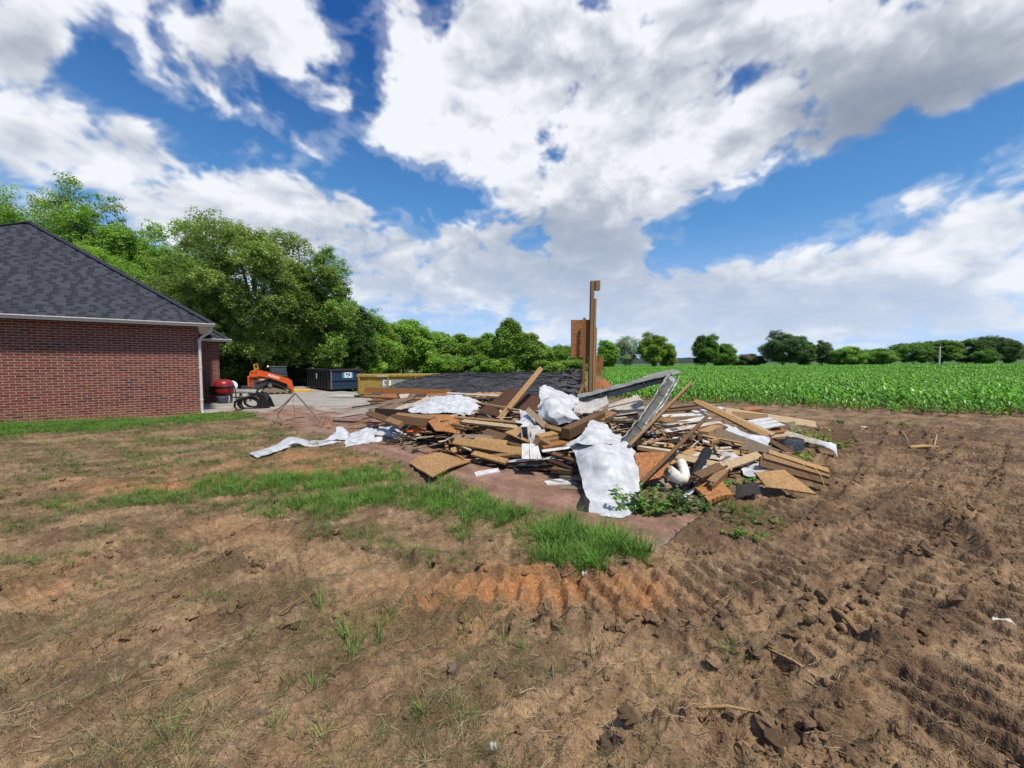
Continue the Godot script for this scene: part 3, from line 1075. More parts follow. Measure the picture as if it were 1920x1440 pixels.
	for k in 14:
		wcap.box(bar(w1.lerp(wa, k / 14.0) + Vector3(0, 0.02, 0), w1.lerp(wa, (k + 1.2) / 14.0) + Vector3(0, 0.012, 0)), Vector3(0.22, 0.014, 0.28))
	obj("hip_cap", wcap, M.shingle1, wr)
	# eaves
	var sof := MB.new()
	sof.box(Transform3D(Basis(), Vector3(-W / 2, 2.80, ov / 2 + 0.005)), Vector3(W + 2 * ov - 0.06, 0.02, ov - 0.02))
	sof.box(Transform3D(Basis(), Vector3(ov / 2 + 0.005, 2.80, -7.2)), Vector3(ov - 0.03, 0.02, 14.0))
	obj("soffit", sof, M.soffit, house)
	var gut := MB.new()
	var prof := PackedVector2Array([Vector2(0, 0), Vector2(0.075, 0), Vector2(0.085, 0.03), Vector2(0.115, 0.075), Vector2(0.115, 0.10), Vector2(0.105, 0.10), Vector2(0.10, 0.08), Vector2(0.012, 0.07), Vector2(0.0, 0.10)])
	gut.prism(Transform3D(Basis(Vector3(0, 0, 1), Vector3.UP, Vector3(-1, 0, 0)), Vector3(ov + 0.06, 2.765, ov - 0.015)), prof, 0.0, W + 2 * ov + 0.12)
	obj("gutter", gut, M.white_paint, house)
	var fas := MB.new()
	fas.box(Transform3D(Basis(), Vector3(ov - 0.012, 2.80, -7.0)), Vector3(0.02, 0.12, 14.7))
	obj("fascia", fas, M.white_paint, house)
	var g2 := MB.new()
	g2.prism(Transform3D(Basis(Vector3(0, 0, 1), Vector3.UP, Vector3(-1, 0, 0)), Vector3(1.05, wy - 0.075, -4.3 + 0.34)), prof, 0.0, 2.2)
	g2.box(Transform3D(Basis(), Vector3(0.5, wy - 0.04, -4.13)), Vector3(0.9, 0.02, 0.32))
	obj("gutter", g2, M.white_paint, house)
	# downspout: out from the gutter, back to the corner, down, kicked out at the foot
	var ds := MB.new()
	var dp := [Vector3(0.34, 2.76, 0.36), Vector3(0.34, 2.66, 0.33), Vector3(0.28, 2.58, 0.22), Vector3(0.13, 2.48, 0.07), Vector3(0.055, 2.38, 0.05), Vector3(0.055, 1.2, 0.05), Vector3(0.055, 0.17, 0.05), Vector3(0.08, 0.07, 0.10), Vector3(0.14, 0.03, 0.24)]
	ds.tube(dp, [0.04, 0.04, 0.04, 0.04, 0.04, 0.04, 0.04, 0.042, 0.045], 10)
	for y in [0.5, 1.5, 2.3]:
		ds.box(Transform3D(Basis(), Vector3(0.055, y, 0.045)), Vector3(0.10, 0.03, 0.1))
	obj("downspout", ds, M.white_paint, house)

# ---------- leaves, trees ----------
func leaf_shape(mb: MB, p: Vector3, dir: Vector3, nrm: Vector3, l: float, w: float) -> void:
	var side := dir.cross(nrm).normalized() * w * 0.5
	var m := p + dir * l * 0.45 - nrm * l * 0.06
	var e := p + dir * l - nrm * l * 0.22
	for q in [[p, m + side, m], [p, m, m - side], [m + side, e, m], [m, e, m - side]]:
		mb.tri(q[0], q[1], q[2])

func clump_mesh(sd: int, leaves: int, size: float, droop: float) -> ArrayMesh:
	var r := RandomNumberGenerator.new()
	r.seed = sd
	var mb := MB.new()
	mb.coloured = true
	for k in leaves:
		var d := Vector3(r.randfn(), r.randfn() * 0.75 + 0.1, r.randfn()).normalized()
		var p := d * (0.15 + 0.75 * pow(r.randf(), 0.6))
		var n := (Vector3(r.randfn() * 0.5, 1.0, r.randfn() * 0.5) + d * 0.7).normalized()
		var t := (d + Vector3(r.randfn(), r.randfn() - droop, r.randfn()) * 0.7)
		t = (t - n * t.dot(n)).normalized()
		var s := size * r.randf_range(0.7, 1.25)
		var g := r.randf_range(0.8, 1.2)
		mb.col = Color(g * r.randf_range(0.9, 1.12), g, g * r.randf_range(0.8, 1.1))
		leaf_shape(mb, p, t, n, s, s * 0.62)
	return mb.commit()

var clumps := []

# crown: lobes of leaf clumps on an uneven ellipsoid; trunk: tapered, with limbs into the lobes
func tree(called: String, label: String, group: String, foot: Vector3, high: float, rx: float, ry: float, o := {}) -> Node3D:
	var r := RandomNumberGenerator.new()
	r.seed = o.get("seed", 1)
	var root := base(called, foot)
	tag(root, label, "tree", group)
	var cy: float = high - ry
	var rz: float = o.get("rz", rx * 0.9)
	var lean: Vector3 = o.get("lean", Vector3.ZERO)
	var nl: int = o.get("lobes", 26)
	var size: float = o.get("clump", 0.5)
	var tint: Color = o.get("tint", Color(0.075, 0.15, 0.03))
	var sun_tint: Color = o.get("young", tint * 1.25)
	var lobe_r: float = o.get("lobe", 0.34)
	var centre := Vector3(0, cy, 0) + lean
	var lob := []
	for k in nl:
		var y := 1.0 - 2.0 * (k + 0.5) / nl
		var a := k * 2.39996 + r.randf() * 0.9
		var hr := sqrt(maxf(0.0, 1.0 - y * y))
		var d := Vector3(cos(a) * hr, y, sin(a) * hr)
		var reach := r.randf_range(0.5, 0.98)
		if o.get("cone", 0.0) > 0.0:
			reach *= 1.0 - o.cone * maxf(0.0, y) * 0.6
			d.x *= 1.0 - o.cone * maxf(y, 0.0); d.z *= 1.0 - o.cone * maxf(y, 0.0)
		lob.append([centre + Vector3(d.x * rx, d.y * ry, d.z * rz) * reach, lobe_r * r.randf_range(0.5, 1.25), r.randf_range(0.72, 1.3), r.randf()])
	var buf := PackedFloat32Array()
	var per: int = o.get("per", 60)
	for l in lob:
		var lc: Vector3 = l[0]
		for k in per:
			var d := Vector3(r.randfn(), r.randfn(), r.randfn()).normalized()
			if d.y < -0.25 and r.randf() < 0.6: d.y = -d.y
			var e: float = l[1] * (0.45 + 0.8 * pow(r.randf(), 0.8)) if r.randf() < 0.85 else l[1] * r.randf_range(1.1, 1.55)
			var p: Vector3 = lc + Vector3(d.x * rx, d.y * ry * 0.8, d.z * rz) * e
			if p.y < o.get("low", 0.3): continue
			var s := size * r.randf_range(0.65, 1.3)
			var b := Basis.from_euler(Vector3(r.randfn() * 0.3, r.randf() * TAU, r.randfn() * 0.3)).scaled(Vector3(s, s * 0.8, s))
			var f: float = l[2] * r.randf_range(0.78, 1.22)
			var c := tint.lerp(sun_tint, clampf(l[3] * 0.7 + r.randf() * 0.3, 0.0, 1.0)) * f
			add_copy(buf, b, p, c)
	tag(multi("crown", clumps[r.randi() % clumps.size()], M.leaf, buf, root), "", "", "", "stuff")
	var mb := MB.new()
	var tr: float = o.get("trunk", high * 0.018)
	var pts := []
	var rad := []
	var tip := centre + Vector3(0, ry * 0.45, 0)
	for k in 8:
		var t := k / 7.0
		pts.append(Vector3(0, -0.3, 0).lerp(tip, t) + Vector3(r.randfn(), 0, r.randfn()) * tr * 0.7 * float(k > 0))
		rad.append(tr * (1.5 - 0.5 * minf(1.0, t * 6.0)) * (1.0 - 0.8 * t))
	mb.tube(pts, rad, 9)
	for k in mini(o.get("limbs", 9), nl):
		var l: Array = lob[(k * 7 + 1) % nl]
		var e: Vector3 = l[0]
		var t0 := clampf(0.25 + 0.5 * r.randf(), 0.2, 0.8)
		var s: Vector3 = Vector3.ZERO.lerp(tip, t0)
		if e.y < s.y: s = Vector3.ZERO.lerp(tip, clampf((e.y - 1.0) / tip.y, 0.12, 0.8))
		var m := s.lerp(e, 0.5) + Vector3(0, 0.1 * high * 0.3, 0)
		var q := tr * (0.5 - 0.3 * t0)
		mb.tube([s, s.lerp(m, 0.5) + Vector3(0, 0.1, 0), m, m.lerp(e, 0.5), e], [q, q * 0.8, q * 0.62, q * 0.4, q * 0.15], 6)
	obj("trunk", mb, M[o.get("bark", "bark")], root)
	if o.get("snag", false):
		var sg := MB.new()
		for k in 26:
			var s := centre + Vector3(r.randf_range(-0.75, -0.25) * rx, ry * r.randf_range(0.5, 0.75), r.randf_range(-0.2, 0.4) * rz)
			var p := [s]
			for q in 4:
				p.append(p[-1] + Vector3(r.randfn() * 0.35, r.randf_range(0.2, 0.7), r.randfn() * 0.3))
			sg.tube(p, [0.05, 0.04, 0.03, 0.02, 0.008], 5, false)
		obj("bare_twigs", sg, M.bark_pale, root)
	return root

# where a tree's foot stands so that its crown shows at x and reaches up to y_top
func stand(x: float, y_top: float, depth: float) -> Array:
	var p := at(x, 683.0, depth)
	var h := base_h(p.x, depth)
	var top := at(x, y_top, depth)
	return [Vector3(p.x, h, -depth), top.y - h]

func build_trees() -> void:
	for k in 4:
		clumps.append(clump_mesh(300 + k, 20, 0.52, 0.3))
	var lime := Color(0.205, 0.36, 0.055)
	var mid := Color(0.175, 0.315, 0.05)
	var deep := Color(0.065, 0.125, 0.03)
	var oak := Color(0.19, 0.31, 0.065)
	var wood := "trees of the wood behind the house and the drive"
	# x, y of the top, depth, half width in pixels, tint, crown depth share, label
	var list := [
		[-60, 335, 40, 110, mid, 0.48, "tall green tree rising over the far left slope of the house roof", {}],
		[40, 340, 44, 115, lime, 0.46, "tallest bright green tree of the wood, directly above the peak of the house roof", {}],
		[150, 358, 41, 72, mid, 0.42, "slim feathery green tree standing out just right of the roof peak", {"lobe": 0.28}],
		[245, 388, 42, 95, lime, 0.46, "broad light green tree above the middle of the sloping roof hip", {}],
		[335, 428, 47, 95, lime, 0.47, "shaded green tree half hidden between the roof hip and the big oak", {}],
		[190, 470, 36, 90, lime, 0.46, "low bright green tree just behind the house roof", {}],
		[315, 520, 37, 75, mid, 0.46, "low dark tree behind the lower end of the roof hip", {}],
		[605, 478, 39, 62, oak, 0.47, "olive green tree joined to the right flank of the big oak", {}],
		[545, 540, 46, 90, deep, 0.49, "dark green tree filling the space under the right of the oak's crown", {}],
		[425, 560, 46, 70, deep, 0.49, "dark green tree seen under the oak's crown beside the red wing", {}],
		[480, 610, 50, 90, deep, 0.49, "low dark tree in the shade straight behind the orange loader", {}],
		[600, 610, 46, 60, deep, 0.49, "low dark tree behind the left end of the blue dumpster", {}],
		[650, 560, 42, 48, deep, 0.48, "dark green tree rising behind the blue dumpster", {}],
		[696, 584, 48, 52, lime, 0.49, "bright green tree beside the yellow dumpster, left of a notch in the tree line", {"cone": 0.3}],
		[757, 595, 58, 50, lime.lerp(mid, 0.35), 0.49, "rounded bright green tree right of the notch in the tree line", {}],
		[722, 618, 56, 34, mid, 0.49, "lower green tree filling the notch between two bright trees", {}],
		[812, 620, 72, 46, mid, 0.49, "mid green tree with darker tufts on top, first after the tall bright trees", {}],
		[862, 628, 76, 46, mid.lerp(lime, 0.3), 0.49, "even topped green tree in the middle of the low tree line", {}],
		[910, 627, 74, 42, mid, 0.49, "green tree directly left of the tall lone tree", {}],
		[957, 592, 60, 29, mid.lerp(oak, 0.4), 0.47, "tall narrow tree standing up above the low tree line", {"cone": 0.25, "limbs": 6}],
		[992, 634, 62, 26, oak, 0.48, "yellowish green tree leaning on the right side of the tall narrow tree", {}],
		[1025, 648, 74, 34, mid, 0.48, "low green tree left of the wooden post's plywood square", {}],
		[1062, 652, 80, 32, deep.lerp(mid, 0.5), 0.48, "low dark green tree behind the plywood square", {}],
	]
	var sd := 400
	for e in list:
		var s := stand(e[0], e[1], e[2])
		var rx: float = e[3] / F * e[2]
		var high: float = s[1]
		var o: Dictionary = e[7].duplicate()
		sd += 1
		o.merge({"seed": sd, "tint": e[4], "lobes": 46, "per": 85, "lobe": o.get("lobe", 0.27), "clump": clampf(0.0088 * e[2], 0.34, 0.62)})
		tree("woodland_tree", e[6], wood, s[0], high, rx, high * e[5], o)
	var s := stand(485, 412, 37)
	tree("oak_tree", "big spreading olive green oak with bare grey twigs on top, tallest tree beside the driveway", wood, s[0], s[1], 7.6, 7.3, {"seed": 77, "tint": oak, "young": Color(0.27, 0.37, 0.095), "lobes": 84, "per": 95, "clump": 0.42, "lobe": 0.19, "trunk": 0.42, "limbs": 22, "snag": true, "low": 2.0})
	# bushes along the wood's foot
	var bushes := [
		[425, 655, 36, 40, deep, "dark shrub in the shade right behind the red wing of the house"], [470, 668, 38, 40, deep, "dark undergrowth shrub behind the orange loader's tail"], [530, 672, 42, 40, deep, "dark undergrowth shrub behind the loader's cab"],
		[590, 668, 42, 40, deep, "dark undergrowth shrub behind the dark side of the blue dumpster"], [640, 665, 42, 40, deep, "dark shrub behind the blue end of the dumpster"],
		[690, 668, 44, 26, lime, "bright yellow green bush between the two dumpsters"], [815, 668, 58, 34, lime, "light green bush beyond the yellow dumpster's far end"], [850, 666, 60, 26, mid, "rounded light green bush above the left end of the fallen roof"],
		[895, 664, 60, 30, mid, "olive bush in front of the low tree line above the fallen roof"], [935, 674, 57, 26, lime, "small bright bush left of the tall narrow tree's trunk"], [1030, 678, 58, 30, mid, "low bright bush behind the right end of the fallen roof"], [1075, 676, 62, 28, mid, "low green bush left of the wooden post"],
	]
	for e in bushes:
		var b := stand(e[0], e[1], e[2])
		sd += 1
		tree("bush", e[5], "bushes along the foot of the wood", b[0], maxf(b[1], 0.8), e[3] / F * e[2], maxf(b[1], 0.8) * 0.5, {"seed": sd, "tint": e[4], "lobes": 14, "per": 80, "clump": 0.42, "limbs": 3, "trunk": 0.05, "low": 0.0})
	# trees standing free along the far side of the field
	var far := "trees along the far side of the field"
	var fl := [
		[1138, 642, 110, 20, Color(0.10, 0.19, 0.03), 0.46, "small bright tree close to the right of the wooden post", {"lobe": 0.3}],
		[1172, 630, 118, 27, Color(0.15, 0.20, 0.11), 0.46, "thin pale grey green tree with see-through crown", {"per": 26, "lobe": 0.3, "bark": "bark_pale"}],
		[1224, 627, 112, 31, Color(0.13, 0.20, 0.03), 0.42, "round bright yellow green tree on a thick short trunk", {"trunk": 0.8}],
		[1252, 642, 114, 14, Color(0.12, 0.18, 0.035), 0.46, "small side tree at the right of the round bright tree", {}],
		[1322, 627, 112, 24, Color(0.060, 0.12, 0.024), 0.47, "dark dome shaped tree alone at the field's edge, left of its smaller twin", {}],
		[1352, 645, 116, 26, Color(0.07, 0.14, 0.026), 0.47, "smaller dark tree touching the dome shaped tree", {}],
		[1402, 666, 124, 28, Color(0.085, 0.10, 0.05), 0.49, "low brownish hedge tree between the dome tree and the feathery one", {}],
		[1468, 625, 118, 38, Color(0.052, 0.095, 0.035), 0.48, "large feathery blue green tree with several pointed tops", {"lobe": 0.26}],
		[1505, 640, 120, 22, Color(0.05, 0.10, 0.03), 0.48, "dark shoulder tree of the large feathery one", {}],
		[1542, 638, 126, 18, Color(0.065, 0.105, 0.05), 0.47, "thin wispy grey green tree right of the feathery group", {"per": 34, "lobe": 0.26}],
		[1590, 651, 118, 26, Color(0.10, 0.19, 0.03), 0.48, "round bright green low tree, left of two in the gap", {}],
		[1643, 656, 120, 28, Color(0.095, 0.175, 0.03), 0.48, "round bright green low tree, right of two in the gap", {}],
		[1565, 660, 150, 24, Color(0.04, 0.075, 0.035), 0.48, "dark distant tree behind the round bright ones", {}],
		[1618, 656, 150, 22, Color(0.04, 0.075, 0.035), 0.48, "dark distant tree between the two round bright ones", {}],
		[1712, 641, 130, 34, Color(0.06, 0.12, 0.026), 0.48, "green tree at the left end of the long dark grove", {}],
		[1765, 637, 132, 34, Color(0.075, 0.13, 0.028), 0.48, "green tree behind the white utility pole", {}],
		[1812, 634, 132, 30, Color(0.05, 0.10, 0.026), 0.48, "dark tree right of the white utility pole", {}],
		[1862, 629, 134, 32, Color(0.055, 0.095, 0.035), 0.47, "tallest tree of the grove with a pale see-through crown", {"per": 60, "lobe": 0.28}],
		[1893, 640, 136, 16, Color(0.05, 0.09, 0.03), 0.47, "last dark tree at the right end of the grove", {}],
		[1845, 657, 126, 18, Color(0.06, 0.125, 0.03), 0.48, "low green bushy tree in front of the tallest grove tree", {}],
		[1960, 640, 140, 40, Color(0.05, 0.095, 0.03), 0.48, "dark tree beyond the right end of the grove", {}],
	]
	for e in fl:
		var b := stand(e[0], e[1], e[2])
		var high: float = b[1]
		var o: Dictionary = e[7].duplicate()
		sd += 1
		o.merge({"seed": sd, "tint": e[4] * 1.9, "lobes": 44, "per": 80, "clump": 0.55, "lobe": o.get("lobe", 0.25), "limbs": 6})
		tree("field_tree", e[6], far, b[0], high, e[3] / F * e[2], high * e[5], o)
	# the far wooded rise on the horizon
	var mb := MB.new()
	var n := noise(0.02, 3, 88)
	for layer in 2:
		var g := []
		for row in 4:
			var line := []
			for k in 121:
				var a := lerpf(-1.3, 1.3, k / 120.0)
				var dist := 620.0 + layer * 260.0 + row * 14.0
				var hh := (6.5 + layer * 8.0 + 5.0 * n.get_noise_2d(a * 300.0, layer * 90.0) + 3.0 * n.get_noise_2d(a * 2400.0, layer * 90.0)) * sin(minf(row / 2.0, 1.0) * PI / 2.0) - (0.0 if row else 4.0)
				line.append(Vector3(sin(a) * dist, hh + 3.0 * sstep(0.0, 1.0, a), -cos(a) * dist))
			g.append(line)
		g.reverse()
		mb.sheet(g)
	mat("far_wood", lin(0.05, 0.085, 0.075), 1.0, "soil", Vector3(0.05, 0.05, 0.05), true, "bump", 60.0)
	tag(obj("far_hills", mb, M.far_wood), "dark blue green wooded rise along the horizon", "", "", "structure")

# ---------- grass, straw, clods ----------
func blade_tuft(sd: int, blades: int, high: float, spread: float, width: float, flat := 0.0) -> ArrayMesh:
	var r := RandomNumberGenerator.new()
	r.seed = sd
	var mb := MB.new()
	mb.coloured = true
	for k in blades:
		var a := r.randf() * TAU
		var out := Vector3(cos(a), 0, sin(a))
		var p := out * r.randf() * spread * 0.5
		var h := high * r.randf_range(0.5, 1.15)
		var bend := r.randf_range(0.25, 0.95) + flat
		var side := Vector3(-out.z, 0, out.x) * width * r.randf_range(0.7, 1.2)
		var g := r.randf_range(0.75, 1.25)
		mb.col = Color(g * r.randf_range(0.85, 1.25), g, g * 0.9)
		var prev := p
		var ps := side
		for q in 3:
			var t := (q + 1) / 3.0
			var nx := p + out * bend * h * t * t + Vector3(0, h * (t - 0.45 * bend * t * t) * (1.0 - flat * 0.8) + 0.004, 0)
			var ns := side * (1.0 - t * 0.95)
			mb.tri(prev - ps, prev + ps, nx + ns)
			if q < 2: mb.tri(prev - ps, nx + ns, nx - ns)
			prev = nx
			ps = ns
	return mb.commit()

func strew(buf: PackedFloat32Array, x: float, d: float, s: float, c: Color, tilt := 0.15, sink := 0.0) -> void:
	var b := Basis.from_euler(Vector3(rng.randfn() * tilt, rng.randf() * TAU, rng.randfn() * tilt)).scaled(Vector3.ONE * s)
	add_copy(buf, b, Vector3(x, ground_h(x, d) - sink, -d), c)

func build_grass() -> void:
	var lush := [PackedFloat32Array(), PackedFloat32Array()]
	var dry := PackedFloat32Array()
	# x, y, half width, half height (photograph), tufts per square metre, height scale, greenness
	var spots := [
		[60, 803, 200, 9, 420, 0.8, 1.0], [230, 794, 160, 7, 420, 0.7, 1.0], [400, 785, 70, 9, 380, 0.7, 1.0], [330, 790, 60, 6, 300, 0.6, 0.9], [-60, 815, 120, 12, 400, 0.9, 1.0],
		[300, 833, 80, 7, 150, 0.6, 0.7], [430, 822, 55, 9, 200, 0.6, 0.85], [340, 872, 70, 7, 180, 0.6, 0.75], [300, 855, 60, 6, 120, 0.6, 0.6], [150, 880, 110, 10, 70, 0.7, 0.45],
		[260, 925, 80, 8, 120, 0.7, 0.6], [520, 820, 30, 8, 90, 0.6, 0.8],
		[200, 950, 130, 13, 150, 0.8, 0.7], [330, 935, 130, 14, 200, 0.9, 0.85], [470, 917, 120, 16, 260, 0.9, 1.0], [600, 905, 110, 18, 330, 1.0, 1.0], [700, 897, 60, 14, 260, 0.9, 1.0], [660, 945, 110, 22, 300, 1.0, 1.0], [560, 955, 100, 18, 160, 0.9, 0.7], [760, 935, 80, 16, 260, 1.0, 1.0],
		[860, 950, 90, 20, 280, 1.0, 1.0], [830, 925, 40, 20, 160, 1.3, 1.0], [930, 975, 70, 18, 330, 1.05, 1.0], [905, 1000, 60, 14, 180, 0.9, 0.8], [1030, 1010, 60, 22, 330, 1.15, 1.0], [1100, 1040, 105, 36, 430, 1.3, 1.0], [1160, 1055, 50, 20, 260, 1.1, 1.0], [1000, 1045, 40, 16, 130, 0.9, 0.7], [1080, 985, 40, 14, 40, 1.6, 1.0],
		[720, 1005, 70, 14, 90, 0.7, 0.5], [640, 1010, 80, 14, 110, 0.7, 0.5], [530, 1200, 70, 30, 90, 0.9, 0.5], [590, 1170, 40, 30, 80, 1.2, 0.7], [690, 1200, 50, 34, 70, 1.4, 0.75], [550, 1300, 50, 30, 130, 1.0, 0.7], [560, 1360, 90, 40, 70, 0.9, 0.4], [790, 1355, 110, 26, 110, 0.8, 0.75], [700, 1375, 120, 30, 60, 0.8, 0.5], [380, 1130, 60, 14, 70, 0.7, 0.4],
		[200, 1110, 80, 12, 60, 0.6, 0.5], [120, 1060, 60, 9, 70, 0.6, 0.5], [1380, 1215, 30, 20, 60, 1.2, 0.6], [1250, 1420, 60, 20, 30, 0.8, 0.7], [940, 1180, 90, 20, 50, 0.7, 0.45], [1000, 1250, 120, 30, 50, 0.8, 0.45], [360, 1400, 90, 24, 40, 0.8, 0.45], [1390, 970, 40, 14, 160, 0.8, 0.9], [1410, 1010, 26, 12, 90, 0.6, 0.9],
		[1680, 795, 60, 6, 30, 0.8, 0.9], [600, 745, 60, 4, 60, 0.8, 0.9],
	]
	for e in spots:
		var s := spot(e)
		var count := int(PI * s[2] * s[3] * e[4] * (1.35 if e[1] < 1060 else 1.6))
		for k in mini(count, 5000):
			var a := rng.randf() * TAU
			var q := sqrt(rng.randf()) * (0.8 + 0.35 * rng.randf())
			var x: float = s[0] + cos(a) * q * s[2]
			var d: float = s[1] + sin(a) * q * s[3]
			if d < 0.8 or on_slab(x, d, -0.03): continue
			if soil_mid.get_noise_2d(x * 1.3 + 50.0, d * 1.3) < -0.12 - 0.25 * e[6] + q * 0.12: continue
			var g: float = e[6] * rng.randf_range(0.75, 1.15)
			var c := Color(0.19, 0.18, 0.085).lerp(Color(0.12, 0.26, 0.045), clampf(g, 0.0, 1.0)) * rng.randf_range(0.7, 1.25)
			strew(lush[k % 2], x, d, e[5] * rng.randf_range(0.6, 1.25), c, 0.2, 0.006)
	# thin green growth coming through the left of the yard
	for k in 24000:
		var d := 3.0 + 9.5 * pow(rng.randf(), 0.9)
		var x := -rng.randf_range(-0.12, 1.55) * d
		if on_slab(x, d, 0.02) or d > 12.2 + 0.75 * (x + 9.8): continue
		var nz := soil_mid.get_noise_2d(x * 0.5 + 77.0, d * 0.7) + 0.6 * soil_macro.get_noise_2d(x * 0.9 + 13.0, d * 1.8)
		if nz < 0.0 + 0.2 * rng.randf() or hm_at(tone, x, d) > 0.15: continue
		strew(lush[k % 2], x, d, rng.randf_range(0.3, 0.7), Color(0.20, 0.20, 0.09).lerp(Color(0.13, 0.23, 0.05), rng.randf()) * rng.randf_range(0.7, 1.2), 0.35, 0.004)
	# cut and trampled dry grass over the whole yard, thickest on the left
	for k in 44000:
		var d := 0.9 + 12.0 * pow(rng.randf(), 1.7)
		var x := rng.randf_range(-1.7, 1.5) * (d + 0.4)
		var keep := sstep(2.2, -1.2, x - 0.1 * d) * 0.9 + 0.07
		if rng.randf() > keep or on_slab(x, d, 0.0) or d > 12.6 + 0.75 * (x + 9.8) and x < -3.0: continue
		var th := soil_mid.get_noise_2d(x * 0.5 + 77.0, d * 0.7)
		if th < -0.05 and rng.randf() < 0.85: continue
		if hm_at(tone, x, d) > 0.1 and rng.randf() < 0.7: continue
		var c := [Color(0.25, 0.205, 0.115), Color(0.15, 0.155, 0.07), Color(0.10, 0.145, 0.05), Color(0.36, 0.30, 0.18)][rng.randi() % 4] as Color
		strew(dry, x, d, rng.randf_range(0.5, 1.0) * (0.75 + 0.08 * d), c * rng.randf_range(0.6, 1.05), 0.25, 0.004)
	tag(multi("grass", blade_tuft(501, 16, 0.13, 0.10, 0.0032), M.blade, lush[0]), "fresh green grass in patches beside the slab and along the brick wall", "grass", "", "stuff")
	tag(multi("grass", blade_tuft(502, 13, 0.17, 0.09, 0.0030), M.blade, lush[1]), "longer green grass blades mixed through the patches beside the slab", "grass", "", "stuff")
	tag(multi("dry_grass", blade_tuft(503, 11, 0.10, 0.15, 0.0015, 0.5), M.blade, dry), "trampled dry olive grass strewn over the churned soil", "grass", "", "stuff")

func clod_mesh(sd: int) -> ArrayMesh:
	var r := RandomNumberGenerator.new()
	r.seed = sd
	var s := SphereMesh.new()
	s.radial_segments = 9
	s.rings = 5
	s.radius = 1.0
	s.height = 2.0
	var a := s.get_mesh_arrays()
	var n := noise(0.9, 3, sd)
	var v: PackedVector3Array = a[Mesh.ARRAY_VERTEX]
	for k in v.size():
		var p := v[k]
		v[k] = p * (1.0 + 0.55 * n.get_noise_3dv(p)) * Vector3(1, 0.68, 0.85)
	var mb := MB.new()
	var ix: PackedInt32Array = a[Mesh.ARRAY_INDEX]
	for k in range(0, ix.size(), 3):
		mb.out_tri(v[ix[k]], v[ix[k + 1]], v[ix[k + 2]], Vector3.ZERO)
	return mb.commit()

